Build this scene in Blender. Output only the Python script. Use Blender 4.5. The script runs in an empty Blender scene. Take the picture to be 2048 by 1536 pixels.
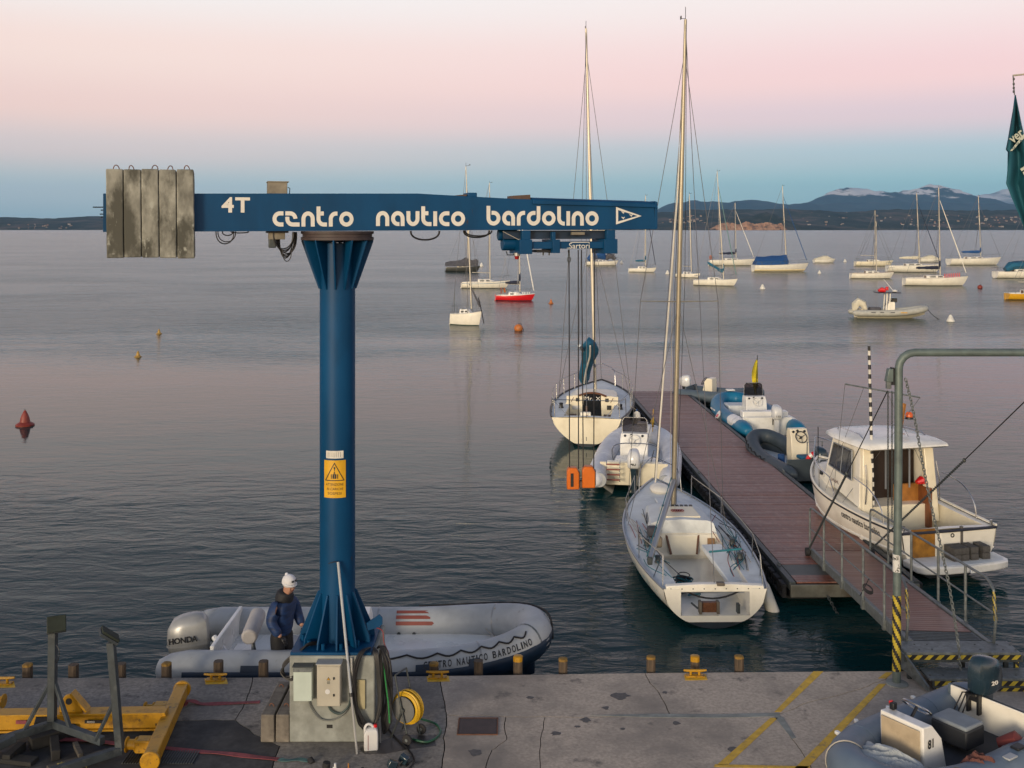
import bpy, bmesh, math, random
from mathutils import Vector, Matrix, noise
R = math.radians
random.seed(7)
scene = bpy.context.scene
COL = scene.collection
CAMZ, FPX, HORIZON = 7.2, 2100.0, 458.0

# ------------------------------------------------------------------ camera
cam_data = bpy.data.cameras.new('camera')
cam_data.sensor_width = 36.0
cam_data.lens = 36.0 * FPX / 2048.0
cam_data.shift_y = -(768.0 - HORIZON) / 2048.0
cam_data.clip_start = 0.1
cam_data.clip_end = 80000.0
cam = bpy.data.objects.new('camera', cam_data)
cam.location = (0, 0, CAMZ)
cam.rotation_euler = (R(90), 0, 0)
COL.objects.link(cam)
scene.camera = cam

# ------------------------------------------------------------------ world: dusk sky with the earth's shadow opposite the sun
SUN_AZ = R(207)          # behind the camera, a little to the left (clockwise from +Y)
SUN_EL = R(8)
world = bpy.data.worlds.new('World')
scene.world = world
world.use_nodes = True
wn, wl = world.node_tree.nodes, world.node_tree.links
wn.clear()
w_out = wn.new('ShaderNodeOutputWorld')
w_bg = wn.new('ShaderNodeBackground')
w_bg2 = wn.new('ShaderNodeBackground')
w_add = wn.new('ShaderNodeAddShader')
sky = wn.new('ShaderNodeTexSky')
sky.sky_type = 'NISHITA'; sky.sun_disc = False
sky.sun_elevation = SUN_EL; sky.sun_rotation = SUN_AZ
wl.new(sky.outputs[0], w_bg2.inputs[0]); w_bg2.inputs[1].default_value = 0.05

def srgb(r, g, b):
    def f(c):
        c /= 255.0
        return c / 12.92 if c <= 0.04045 else ((c + 0.055) / 1.055) ** 2.4
    return (f(r), f(g), f(b), 1.0)

def node(nt, typ, **kw):
    n = nt.nodes.new(typ)
    for k, v in kw.items():
        setattr(n, k, v)
    return n

def ramp(nt, stops, interp='EASE'):
    r = nt.nodes.new('ShaderNodeValToRGB')
    r.color_ramp.interpolation = interp
    el = r.color_ramp.elements
    while len(el) < len(stops):
        el.new(0.5)
    for e, (p, c) in zip(el, stops):
        e.position = p
        e.color = c if len(c) == 4 else (*c, 1)
    return r

def mathn(nt, op, a, b=None, clamp=False):
    n = nt.nodes.new('ShaderNodeMath'); n.operation = op; n.use_clamp = clamp
    for i, x in enumerate((a, b)):
        if x is None: continue
        if isinstance(x, (int, float)): n.inputs[i].default_value = x
        else: nt.links.new(x, n.inputs[i])
    return n.outputs[0]

WT = world.node_tree
w_tc = node(WT, 'ShaderNodeTexCoord')
w_sep = node(WT, 'ShaderNodeSeparateXYZ')
wl.new(w_tc.outputs['Generated'], w_sep.inputs[0])
elev = mathn(WT, 'SQRT', mathn(WT, 'MAXIMUM', w_sep.outputs['Z'], 0.0))
HIGH = [(0.54, srgb(208, 184, 186)), (0.63, srgb(136, 132, 146)), (1.0, srgb(66, 82, 112))]
r_left = ramp(WT, [(0.0, srgb(138, 164, 178)), (0.10, srgb(146, 174, 185)), (0.20, srgb(174, 186, 194)), (0.27, srgb(212, 188, 191)),
                   (0.33, srgb(238, 194, 186)), (0.40, srgb(243, 208, 196)), (0.47, srgb(238, 226, 220))] + HIGH)
r_right = ramp(WT, [(0.0, srgb(98, 160, 186)), (0.10, srgb(102, 170, 192)), (0.20, srgb(110, 176, 198)), (0.26, srgb(146, 172, 194)),
                    (0.32, srgb(212, 174, 188)), (0.37, srgb(238, 184, 184)), (0.47, srgb(238, 215, 207))] + HIGH)
r_back = ramp(WT, [(0.0, (0.85, 0.55, 0.33)), (0.16, (1.5, 0.98, 0.55)), (0.34, (1.45, 1.18, 0.86)), (0.56, (1.05, 0.96, 0.90)),
                   (0.70, srgb(160, 164, 176)), (1.0, srgb(66, 82, 112))])
for r_ in (r_left, r_right, r_back):
    wl.new(elev, r_.inputs[0])
w_az = mathn(WT, 'ARCTAN2', w_sep.outputs['X'], w_sep.outputs['Y'])
mr = node(WT, 'ShaderNodeMapRange'); mr.interpolation_type = 'SMOOTHSTEP'
mr.inputs[1].default_value = R(-26); mr.inputs[2].default_value = R(26)
wl.new(w_az, mr.inputs[0])
mr2 = node(WT, 'ShaderNodeMapRange'); mr2.interpolation_type = 'SMOOTHSTEP'
mr2.inputs[1].default_value = 0.2; mr2.inputs[2].default_value = -0.9
wl.new(w_sep.outputs['Y'], mr2.inputs[0])
mixa = node(WT, 'ShaderNodeMix', data_type='RGBA'); mixb = node(WT, 'ShaderNodeMix', data_type='RGBA')
wl.new(mr.outputs[0], mixa.inputs[0]); wl.new(r_left.outputs[0], mixa.inputs[6]); wl.new(r_right.outputs[0], mixa.inputs[7])
wl.new(mr2.outputs[0], mixb.inputs[0]); wl.new(mixa.outputs[2], mixb.inputs[6]); wl.new(r_back.outputs[0], mixb.inputs[7])
wl.new(mixb.outputs[2], w_bg.inputs[0]); w_bg.inputs[1].default_value = 1.0
wl.new(w_bg.outputs[0], w_add.inputs[0]); wl.new(w_bg2.outputs[0], w_add.inputs[1])
wl.new(w_add.outputs[0], w_out.inputs[0])

# ------------------------------------------------------------------ sun: a low, very soft afterglow from behind the camera
sun_data = bpy.data.lights.new('sun', 'SUN')
sun_data.energy = 2.1
sun_data.angle = R(14)
sun_data.color = (1.0, 0.84, 0.62)
sun = bpy.data.objects.new('sun', sun_data)
to_sun = Vector((math.sin(SUN_AZ) * math.cos(SUN_EL), math.cos(SUN_AZ) * math.cos(SUN_EL), math.sin(SUN_EL)))
sun.rotation_euler = to_sun.to_track_quat('Z', 'Y').to_euler()
sun.location = (0, -20, 30)
COL.objects.link(sun)

scene.view_settings.view_transform = 'Standard'
scene.view_settings.look = 'None'
scene.view_settings.gamma = 1.0
scene.view_settings.use_curve_mapping = False
scene.view_settings.exposure = 0.10
scene.render.engine = 'CYCLES'
scene.cycles.use_denoising = True
scene.cycles.max_bounces = 6
scene.cycles.diffuse_bounces = 2
scene.cycles.glossy_bounces = 3
scene.cycles.transmission_bounces = 4
scene.cycles.volume_bounces = 0
scene.cycles.caustics_reflective = False
scene.cycles.caustics_refractive = False

# ------------------------------------------------------------------ materials
MATS = {}
def M(name, col, rough=0.55, metal=0.0, var=0.10, vs=5.0, bump=0.0, bs=30.0, col2=None, ms=3.0, mix=(0.48, 0.66), coat=0.0, spec=0.5, stretch=(1, 1, 1), col3=None, ms3=40.0, mix3=(0.62, 0.70), rnd=False):
    """procedural paint / stone / wood: base colour, broken up by noise, with wear patches of a second colour and fine relief"""
    if name in MATS: return MATS[name]
    m = bpy.data.materials.new(name); m.use_nodes = True
    nt = m.node_tree; b = nt.nodes['Principled BSDF']
    b.inputs['Roughness'].default_value = rough
    b.inputs['Metallic'].default_value = metal
    b.inputs['Specular IOR Level'].default_value = spec
    if coat: b.inputs['Coat Weight'].default_value = coat; b.inputs['Coat Roughness'].default_value = 0.12
    tc = node(nt, 'ShaderNodeTexCoord'); mp = node(nt, 'ShaderNodeMapping')
    mp.inputs['Scale'].default_value = stretch
    nt.links.new(tc.outputs['Object'], mp.inputs[0])
    if rnd:                              # every piece its own grain
        oi = node(nt, 'ShaderNodeObjectInfo'); cx = node(nt, 'ShaderNodeCombineXYZ'); rv = mathn(nt, 'MULTIPLY', oi.outputs['Random'], 53.0)
        for k in range(3): nt.links.new(rv, cx.inputs[k])
        nt.links.new(cx.outputs[0], mp.inputs['Location'])
    c = (*col[:3], 1)
    n1 = node(nt, 'ShaderNodeTexNoise'); n1.inputs['Scale'].default_value = vs; n1.inputs['Detail'].default_value = 6.0
    nt.links.new(mp.outputs[0], n1.inputs[0])
    r1 = ramp(nt, [(0.3, tuple(max(0, x * (1 - var * 1.6)) for x in c[:3])), (0.7, tuple(min(1, x * (1 + var)) for x in c[:3]))], 'LINEAR')
    nt.links.new(n1.outputs[0], r1.inputs[0])
    outc = r1.outputs[0]
    for col2, ms, mix in ((col2, ms, mix), (col3, ms3, mix3)):
        if col2 is None: continue
        n2 = node(nt, 'ShaderNodeTexNoise'); n2.inputs['Scale'].default_value = ms; n2.inputs['Detail'].default_value = 8.0; n2.inputs['Roughness'].default_value = 0.65
        nt.links.new(mp.outputs[0], n2.inputs[0])
        r2 = ramp(nt, [(mix[0], (0, 0, 0)), (mix[1], (1, 1, 1))], 'LINEAR')
        nt.links.new(n2.outputs[0], r2.inputs[0])
        mx = node(nt, 'ShaderNodeMix', data_type='RGBA')
        nt.links.new(r2.outputs[0], mx.inputs[0]); nt.links.new(outc, mx.inputs[6]); mx.inputs[7].default_value = (*col2[:3], 1)
        outc = mx.outputs[2]
    nt.links.new(outc, b.inputs['Base Color'])
    rr = node(nt, 'ShaderNodeMapRange'); rr.inputs[3].default_value = max(0.02, rough - 0.08); rr.inputs[4].default_value = min(1, rough + 0.10)
    nt.links.new(n1.outputs[0], rr.inputs[0]); nt.links.new(rr.outputs[0], b.inputs['Roughness'])
    if bump:
        n3 = node(nt, 'ShaderNodeTexNoise'); n3.inputs['Scale'].default_value = bs; n3.inputs['Detail'].default_value = 6.0
        nt.links.new(mp.outputs[0], n3.inputs[0])
        bp = node(nt, 'ShaderNodeBump'); bp.inputs['Strength'].default_value = min(1.0, bump * 20); bp.inputs['Distance'].default_value = bump
        nt.links.new(n3.outputs[0], bp.inputs['Height']); nt.links.new(bp.outputs[0], b.inputs['Normal'])
    MATS[name] = m
    return m

def glass(name, col, rough=0.06):
    if name in MATS: return MATS[name]
    m = bpy.data.materials.new(name); m.use_nodes = True
    b = m.node_tree.nodes['Principled BSDF']
    b.inputs['Base Color'].default_value = (*col, 1); b.inputs['Roughness'].default_value = rough
    b.inputs['Transmission Weight'].default_value = 0.95; b.inputs['IOR'].default_value = 1.12
    MATS[name] = m
    return m

gel_white = M('gelcoat_white', (0.82, 0.81, 0.77), 0.28, var=0.05, vs=2, col2=(0.60, 0.58, 0.52), ms=1.6, mix=(0.5, 0.8), coat=0.2)
gel_cream = M('gelcoat_cream', (0.80, 0.73, 0.56), 0.32, var=0.05, vs=2, col2=(0.64, 0.56, 0.40), ms=1.5, mix=(0.5, 0.8), coat=0.2)
gel_ivory = M('gelcoat_ivory', (0.84, 0.80, 0.70), 0.32, var=0.05, vs=2, col2=(0.64, 0.60, 0.50), ms=1.5, mix=(0.5, 0.8), coat=0.2)
deck_white = M('deck_white', (0.72, 0.73, 0.72), 0.6, var=0.06, vs=3, col2=(0.50, 0.50, 0.48), ms=2.2, mix=(0.5, 0.75), bump=0.002, bs=60)
deck_cool = M('deck_cool', (0.70, 0.73, 0.735), 0.55, var=0.06, vs=3, col2=(0.50, 0.53, 0.53), ms=2.2, mix=(0.5, 0.75))
antifoul = M('antifouling_dark', (0.018, 0.028, 0.040), 0.6, var=0.2)
antifoul_green = M('antifouling_green', (0.03, 0.06, 0.045), 0.65, var=0.2)
black_plastic = M('black_plastic', (0.012, 0.013, 0.016), 0.45, var=0.2)
rubber = M('rubber_black', (0.02, 0.02, 0.022), 0.8, var=0.2, bump=0.003)
rope_dark = M('rope_dark', (0.02, 0.02, 0.024), 0.85, var=0.2)
rope_light = M('rope_light', (0.42, 0.39, 0.34), 0.85, var=0.15)
rope_teal = M('rope_teal', (0.02, 0.16, 0.20), 0.8, var=0.15)
rope_red = M('rope_red', (0.25, 0.04, 0.04), 0.8, var=0.15)
steel = M('stainless_steel', (0.55, 0.55, 0.55), 0.25, metal=1.0, var=0.08)
galv = M('galvanised_steel', (0.17, 0.19, 0.195), 0.5, metal=0.3, var=0.2, vs=9, col2=(0.11, 0.125, 0.13), ms=14, mix=(0.45, 0.6))
galv_dark = M('galvanised_dark', (0.075, 0.09, 0.095), 0.5, metal=0.35, var=0.2, vs=9, col2=(0.05, 0.055, 0.055), ms=9, mix=(0.45, 0.6))
alu = M('mast_alloy', (0.58, 0.53, 0.43), 0.38, metal=0.35, var=0.08, vs=2)
alu_grey = M('boom_alloy', (0.35, 0.38, 0.42), 0.35, metal=0.6, var=0.08, vs=2)
wire = M('rigging_wire', (0.16, 0.16, 0.17), 0.4, metal=0.6, var=0.05)
window_dark = M('window_dark', (0.010, 0.012, 0.016), 0.08, var=0.05, spec=0.8)
crane_blue = M('crane_blue', (0.001, 0.052, 0.142), 0.45, var=0.16, vs=1.6, col2=(0.001, 0.038, 0.102), ms=2.4, mix=(0.45, 0.75), spec=0.22, stretch=(1, 1, 0.35), col3=(0.045, 0.035, 0.030), ms3=7, mix3=(0.665, 0.72), bump=0.002, bs=9)
letter_white = M('letter_white', (0.66, 0.64, 0.59), 0.5, var=0.05, vs=8)
conc_slab = M('concrete_weathered', (0.27, 0.27, 0.235), 0.9, var=0.30, vs=9, bump=0.008, bs=45, col2=(0.075, 0.075, 0.062), ms=3.0, mix=(0.44, 0.58), stretch=(1, 1, 0.5), col3=(0.36, 0.37, 0.33), ms3=9, mix3=(0.60, 0.68))
conc_pale = M('concrete_pale', (0.27, 0.285, 0.265), 0.9, var=0.15, vs=6, bump=0.004, bs=50, col2=(0.15, 0.155, 0.14), ms=2.6, mix=(0.45, 0.72))
conc_quay = M('concrete_quay', (0.47, 0.395, 0.32), 0.88, var=0.15, vs=26, bump=0.003, bs=70, col2=(0.235, 0.205, 0.175), ms=0.8, mix=(0.44, 0.70), col3=(0.11, 0.10, 0.09), ms3=2.6, mix3=(0.60, 0.72))
conc_quay2 = M('concrete_quay_grey', (0.26, 0.235, 0.205), 0.88, var=0.24, vs=24, bump=0.003, bs=70, col2=(0.13, 0.12, 0.11), ms=1.1, mix=(0.44, 0.70), col3=(0.045, 0.044, 0.043), ms3=3.2, mix3=(0.58, 0.70))
asphalt = M('asphalt', (0.062, 0.060, 0.060), 0.9, var=0.25, vs=14, bump=0.004, bs=140, col2=(0.028, 0.028, 0.030), ms=1.6, mix=(0.45, 0.65))
crack_dark = M('joint_dark', (0.022, 0.021, 0.020), 0.95, var=0.2)
paint_yellow = M('paint_yellow', (0.66, 0.40, 0.03), 0.6, var=0.16, vs=9, col2=(0.20, 0.16, 0.10), ms=7, mix=(0.58, 0.72), col3=(0.13, 0.11, 0.09), ms3=22, mix3=(0.62, 0.70))
steel_yellow = M('steel_yellow', (0.46, 0.235, 0.006), 0.45, var=0.14, vs=5, col2=(0.17, 0.085, 0.012), ms=5, mix=(0.52, 0.70), col3=(0.05, 0.035, 0.02), ms3=13, mix3=(0.61, 0.68))
timber_pile_m = M('timber_wet', (0.085, 0.060, 0.040), 0.8, var=0.35, vs=9, bump=0.006, bs=25, stretch=(3, 3, 0.4))
timber_grey = M('timber_grey', (0.085, 0.075, 0.062), 0.85, var=0.3, vs=8, bump=0.005, bs=30, stretch=(0.5, 3, 3))
deck_board = M('deck_board', (0.215, 0.090, 0.068), 0.42, var=0.18, vs=3, col2=(0.31, 0.19, 0.16), ms=1.0, mix=(0.48, 0.78), stretch=(0.5, 5, 1), bump=0.002, bs=30, rnd=True)
deck_board2 = M('deck_board_dull', (0.180, 0.074, 0.056), 0.44, var=0.18, vs=3, col2=(0.28, 0.17, 0.145), ms=1.0, mix=(0.5, 0.80), stretch=(0.5, 5, 1), bump=0.002, bs=30, rnd=True)
hazard_y = M('hazard_yellow', (0.43, 0.33, 0.03), 0.5, var=0.15)
hazard_k = M('hazard_black', (0.012, 0.012, 0.014), 0.5, var=0.15)
orange_paint = M('orange_paint', (0.56, 0.125, 0.006), 0.4, var=0.12, vs=6, col2=(0.40, 0.09, 0.008), ms=6, mix=(0.55, 0.75))
buoy_red = M('buoy_red', (0.24, 0.035, 0.022), 0.5, var=0.2, col2=(0.20, 0.04, 0.03), ms=5)
buoy_orange = M('buoy_orange', (0.58, 0.17, 0.03), 0.5, var=0.2, col2=(0.25, 0.12, 0.05), ms=5)
buoy_yellow = M('buoy_yellow', (0.45, 0.27, 0.05), 0.5, var=0.2, col2=(0.22, 0.14, 0.05), ms=5)
buoy_white = M('buoy_white', (0.68, 0.66, 0.60), 0.5, var=0.1)
canvas_blue = M('canvas_blue', (0.012, 0.075, 0.24), 0.8, var=0.2, vs=4, bump=0.01, bs=8)
canvas_teal = M('canvas_teal', (0.010, 0.11, 0.20), 0.8, var=0.2, vs=4, bump=0.01, bs=8)
canvas_navy = M('canvas_navy', (0.012, 0.018, 0.045), 0.8, var=0.2, vs=4, bump=0.01, bs=8)
canvas_grey = M('canvas_grey', (0.085, 0.085, 0.10), 0.85, var=0.25, vs=4, bump=0.012, bs=6)
canvas_cream = M('canvas_cream', (0.62, 0.58, 0.46), 0.8, var=0.1, vs=4, bump=0.01, bs=6)
hull_red = M('hull_red', (0.62, 0.012, 0.018), 0.3, var=0.06, coat=0.3)
hull_dark = M('hull_dark', (0.055, 0.058, 0.055), 0.35, var=0.1)
hull_yellow = M('hull_yellow', (0.62, 0.33, 0.02), 0.35, var=0.08)
hull_sand = M('hull_sand', (0.72, 0.58, 0.30), 0.35, var=0.08)
stripe_blue = M('stripe_blue', (0.10, 0.22, 0.34), 0.4)
tube_white = M('hypalon_white', (0.70, 0.71, 0.74), 0.5, var=0.07, vs=3, col2=(0.45, 0.46, 0.48), ms=1.8, mix=(0.5, 0.78), bump=0.006, bs=6, col3=(0.22, 0.22, 0.21), ms3=5, mix3=(0.62, 0.76))
tube_pale = M('hypalon_pale', (0.40, 0.42, 0.435), 0.5, var=0.08, vs=3, col2=(0.30, 0.315, 0.325), ms=1.8, mix=(0.48, 0.78), bump=0.006, bs=6, col3=(0.22, 0.22, 0.21), ms3=5, mix3=(0.62, 0.76))
tube_grey = M('hypalon_grey', (0.10, 0.135, 0.165), 0.5, var=0.12, vs=3, col2=(0.14, 0.18, 0.21), ms=2.5, mix=(0.5, 0.75))
tube_dark = M('hypalon_dark', (0.045, 0.062, 0.078), 0.5, var=0.12, vs=3)
tube_blue = M('hypalon_blue', (0.008, 0.16, 0.30), 0.42, var=0.08, vs=3)
navy_rubber = M('navy_rubber', (0.008, 0.025, 0.055), 0.5, var=0.15)
red_band = M('red_band', (0.27, 0.07, 0.05), 0.6)
motor_dark = M('motor_blue_black', (0.016, 0.034, 0.050), 0.25, var=0.1, coat=0.4)
motor_white = M('motor_white', (0.66, 0.67, 0.68), 0.28, var=0.04, coat=0.3)
motor_silver = M('motor_silver', (0.33, 0.335, 0.335), 0.32, metal=0.3, var=0.08, vs=4)
cushion = M('cushion_grey', (0.42, 0.40, 0.39), 0.7, var=0.08)
wood_brown = M('wood_brown', (0.13, 0.05, 0.022), 0.45, var=0.25, stretch=(1, 6, 6))
wood_warm = M('wood_warm', (0.36, 0.15, 0.03), 0.5, var=0.2, stretch=(6, 1, 1))
ply_orange = M('plywood_orange', (0.33, 0.15, 0.015), 0.55, var=0.3, vs=5, col2=(0.12, 0.05, 0.01), ms=4, mix=(0.45, 0.7))
cabinet_beige = M('cabinet_beige', (0.40, 0.375, 0.31), 0.5, var=0.06)
cabinet_green = M('cabinet_pale_green', (0.45, 0.52, 0.47), 0.45, var=0.05)
hose_black = M('hose_black', (0.010, 0.010, 0.012), 0.55)
hose_yellow = M('hose_yellow', (0.60, 0.36, 0.015), 0.45, var=0.1)
hose_green = M('hose_green', (0.012, 0.085, 0.045), 0.45, var=0.1)
strap_red = M('strap_red', (0.23, 0.055, 0.065), 0.85, var=0.2, vs=12)
strap_green = M('strap_green', (0.07, 0.15, 0.15), 0.85, var=0.2, vs=12)
plastic_white = M('plastic_white', (0.60, 0.60, 0.60), 0.45, var=0.05)
sign_yellow = M('sign_yellow', (0.62, 0.34, 0.012), 0.45, var=0.1, col2=(0.35, 0.18, 0.01), ms=6, mix=(0.6, 0.75))
rust = M('rust', (0.14, 0.06, 0.035), 0.85, var=0.3)
flag_teal = M('flag_teal', (0.005, 0.085, 0.125), 0.75, var=0.08, vs=2)
skin = M('skin', (0.42, 0.22, 0.15), 0.55, var=0.08)

# ------------------------------------------------------------------ geometry helpers
def ground_at(px, py, z=0.0):
    """the point on the horizontal level z that the survey of the photograph gives"""
    y = FPX * (CAMZ - z) / (py - HORIZON)
    return Vector(((px - 1024.0) * y / FPX, y, z))

def at_depth(px, py, y):
    return Vector(((px - 1024.0) * y / FPX, y, CAMZ - (py - HORIZON) * y / FPX))

class MB:
    """collects shapes that become ONE mesh"""
    def __init__(s):
        s.v, s.f, s.mi, s.cur = [], [], [], 0
    def add(s, vs, fs):
        o = len(s.v)
        s.v += [Vector(p) for p in vs]
        s.f += [tuple(i + o for i in f) for f in fs]
        s.mi += [s.cur] * len(fs)
        return s
    def box(s, c, d, rot=None):
        x, y, z = d[0] / 2, d[1] / 2, d[2] / 2
        c = Vector(c)
        vs = [Vector((a * x, b * y, e * z)) for a in (-1, 1) for b in (-1, 1) for e in (-1, 1)]
        if rot is not None:
            m = rot if isinstance(rot, Matrix) else Matrix.Rotation(rot, 3, 'Z')
            vs = [m @ p for p in vs]
        return s.add([p + c for p in vs], [(0, 1, 3, 2), (4, 6, 7, 5), (0, 4, 5, 1), (2, 3, 7, 6), (0, 2, 6, 4), (1, 5, 7, 3)])
    def bar(s, p0, p1, w, h, up=(0, 0, 1)):
        p0, p1 = Vector(p0), Vector(p1); d = (p1 - p0).normalized(); u = Vector(up)
        sd = d.cross(u)
        if sd.length < 1e-4: sd = d.cross(Vector((0, 1, 0)))
        sd.normalize(); u = sd.cross(d).normalized()
        a, b = sd * w / 2, u * h / 2
        vs = [p + q for p in (p0, p1) for q in (-a - b, a - b, a + b, -a + b)]
        return s.add(vs, [(3, 2, 1, 0), (4, 5, 6, 7), (0, 1, 5, 4), (1, 2, 6, 5), (2, 3, 7, 6), (3, 0, 4, 7)])
    def tube(s, pts, r, n=8, closed=False, caps=True):
        pts = [Vector(p) for p in pts]; k = len(pts)
        rs = r if isinstance(r, (list, tuple)) else [r] * k
        rings = []; prev = None
        for i, p in enumerate(pts):
            a = pts[(i - 1) % k] if (closed or i) else p
            b = pts[(i + 1) % k] if (closed or i < k - 1) else p
            t = b - a
            t = t.normalized() if t.length > 1e-9 else Vector((0, 0, 1))
            if prev is None:
                prev = t.cross(Vector((0, 0, 1)) if abs(t.z) < 0.9 else Vector((1, 0, 0))).normalized()
            nn = prev - t * prev.dot(t)
            nn = nn.normalized() if nn.length > 1e-6 else t.orthogonal().normalized()
            prev = nn; bn = t.cross(nn)
            rings.append([p + (nn * math.cos(2 * math.pi * j / n) + bn * math.sin(2 * math.pi * j / n)) * rs[i] for j in range(n)])
        return s.loft(rings, caps and not closed, caps and not closed, wrap=closed)
    def cyl(s, p0, p1, r0, r1=None, n=12, caps=True):
        return s.tube([p0, p1], [r0, r0 if r1 is None else r1], n, caps=caps)
    def loft(s, rings, cap0=True, cap1=True, wrap=False, open_ring=False):
        n = len(rings[0]); vs = [p for r_ in rings for p in r_]; fs = []
        k = len(rings)
        for i in range(k if wrap else k - 1):
            a, b = i * n, ((i + 1) % k) * n
            for j in range(n - 1 if open_ring else n):
                j2 = (j + 1) % n
                fs.append((a + j, a + j2, b + j2, b + j))
        if cap0: fs.append(tuple(reversed(range(n))))
        if cap1: fs.append(tuple((k - 1) * n + j for j in range(n)))
        return s.add(vs, fs)
    def extrude(s, poly, vec):
        poly = [Vector(p) for p in poly]; vec = Vector(vec); n = len(poly)
        vs = poly + [p + vec for p in poly]
        return s.add(vs, [tuple(reversed(range(n))), tuple(range(n, 2 * n))] + [(i, (i + 1) % n, n + (i + 1) % n, n + i) for i in range(n)])
    def prism(s, poly2, z0, z1):
        return s.extrude([(p[0], p[1], z0) for p in poly2], (0, 0, z1 - z0))
    def lathe(s, prof, c=(0, 0, 0), n=16, axis=None):
        c = Vector(c); q = Vector(axis).to_track_quat('Z', 'Y').to_matrix() if axis else Matrix.Identity(3)
        rings = [[c + q @ Vector((r_ * math.cos(2 * math.pi * j / n), r_ * math.sin(2 * math.pi * j / n), z)) for j in range(n)] for r_, z in prof]
        return s.loft(rings)
    def ell(s, c, r, n=14, m=8, rot=None):
        c = Vector(c); rings = []
        for i in range(m + 1):
            t = math.pi * (i + (0.03 if i == 0 else (-0.03 if i == m else 0))) / m
            ring = [Vector((r[0] * math.sin(t) * math.cos(2 * math.pi * j / n), r[1] * math.sin(t) * math.sin(2 * math.pi * j / n), -r[2] * math.cos(t))) for j in range(n)]
            if rot is not None: ring = [rot @ p for p in ring]
            rings.append([p + c for p in ring])
        return s.loft(rings)
    def torus(s, c, rad, r, axis=(0, 0, 1), n=20, m=6, squash=1.0, a0=0.0, a1=2 * math.pi):
        q = Vector(axis).to_track_quat('Z', 'Y').to_matrix(); c = Vector(c)
        full = a1 - a0 > 6.28
        k = n if full else n + 1
        return s.tube([c + q @ Vector((rad * math.cos(a0 + (a1 - a0) * i / n), rad * squash * math.sin(a0 + (a1 - a0) * i / n), 0)) for i in range(k)], r, m, closed=full)
    def build(s, name, mat, parent=None, bevel=0.0, smooth=38, loc=None, seg=2):
        me = bpy.data.meshes.new(name)
        me.from_pydata([tuple(p) for p in s.v], [], s.f)
        mats = mat if isinstance(mat, (list, tuple)) else [mat]
        for m in mats: me.materials.append(m)
        if len(mats) > 1: me.polygons.foreach_set('material_index', s.mi)
        bm = bmesh.new(); bm.from_mesh(me)
        bmesh.ops.recalc_face_normals(bm, faces=bm.faces)
        bm.to_mesh(me); bm.free()
        if smooth:
            me.polygons.foreach_set('use_smooth', [True] * len(me.polygons))
            me.set_sharp_from_angle(angle=R(smooth))
        me.update()
        o = bpy.data.objects.new(name, me); COL.objects.link(o)
        if parent is not None: o.parent = parent
        if loc is not None: o.location = loc
        if bevel:
            b = o.modifiers.new('edge', 'BEVEL'); b.width = bevel; b.segments = seg; b.limit_method = 'ANGLE'; b.angle_limit = R(40)
        return o

def tag(o, label=None, cat=None, group=None, kind=None):
    if label: o['label'] = label
    if cat: o['category'] = cat
    if group: o['group'] = group
    if kind: o['kind'] = kind
    return o

def thing(name, label, cat, loc=(0, 0, 0), rz=0.0, group=None):
    o = bpy.data.objects.new(name, None); COL.objects.link(o)
    o.empty_display_size = 0.2
    o.location = loc; o.rotation_euler = (0, 0, rz)
    return tag(o, label, cat, group)

def copy_tree(o, parent=None):
    c = o.copy(); COL.objects.link(c); c.parent = parent
    for ch in list(o.children): copy_tree(ch, c)
    return c

def arc(c, r, a0, a1, n=8, ax=(1, 0, 0), ay=(0, 0, 1)):
    c, ax, ay = Vector(c), Vector(ax), Vector(ay)
    return [c + ax * (r * math.cos(a0 + (a1 - a0) * i / n)) + ay * (r * math.sin(a0 + (a1 - a0) * i / n)) for i in range(n + 1)]

def sag(p0, p1, drop, n=10):
    p0, p1 = Vector(p0), Vector(p1)
    return [p0.lerp(p1, i / n) - Vector((0, 0, drop * 4 * (i / n) * (1 - i / n))) for i in range(n + 1)]

def smooth_path(pts, per=6):
    """Catmull-Rom through the points"""
    pts = [Vector(p) for p in pts]; out = []
    for i in range(len(pts) - 1):
        p0, p1, p2, p3 = pts[max(i - 1, 0)], pts[i], pts[i + 1], pts[min(i + 2, len(pts) - 1)]
        for k in range(per):
            t = k / per
            out.append(0.5 * ((2 * p1) + (p2 - p0) * t + (2 * p0 - 5 * p1 + 4 * p2 - p3) * t * t + (3 * p1 - p0 - 3 * p2 + p3) * t ** 3))
    out.append(pts[-1])
    return out

# lettering: outlines of the built-in face, flat with a hair of thickness
def text_mesh(body, size, extrude=0.0015, bold=0.0, shear=0.0, align='LEFT', space=1.0):
    cu = bpy.data.curves.new('lettering', 'FONT')
    cu.body = body; cu.size = size; cu.extrude = extrude; cu.offset = bold; cu.shear = shear
    cu.align_x = align; cu.space_character = space; cu.resolution_u = 4
    ob = bpy.data.objects.new('lettering', cu); COL.objects.link(ob)
    dg = bpy.context.evaluated_depsgraph_get()
    me = bpy.data.meshes.new_from_object(ob.evaluated_get(dg))
    bpy.data.objects.remove(ob); bpy.data.curves.remove(cu)
    return me

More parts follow.
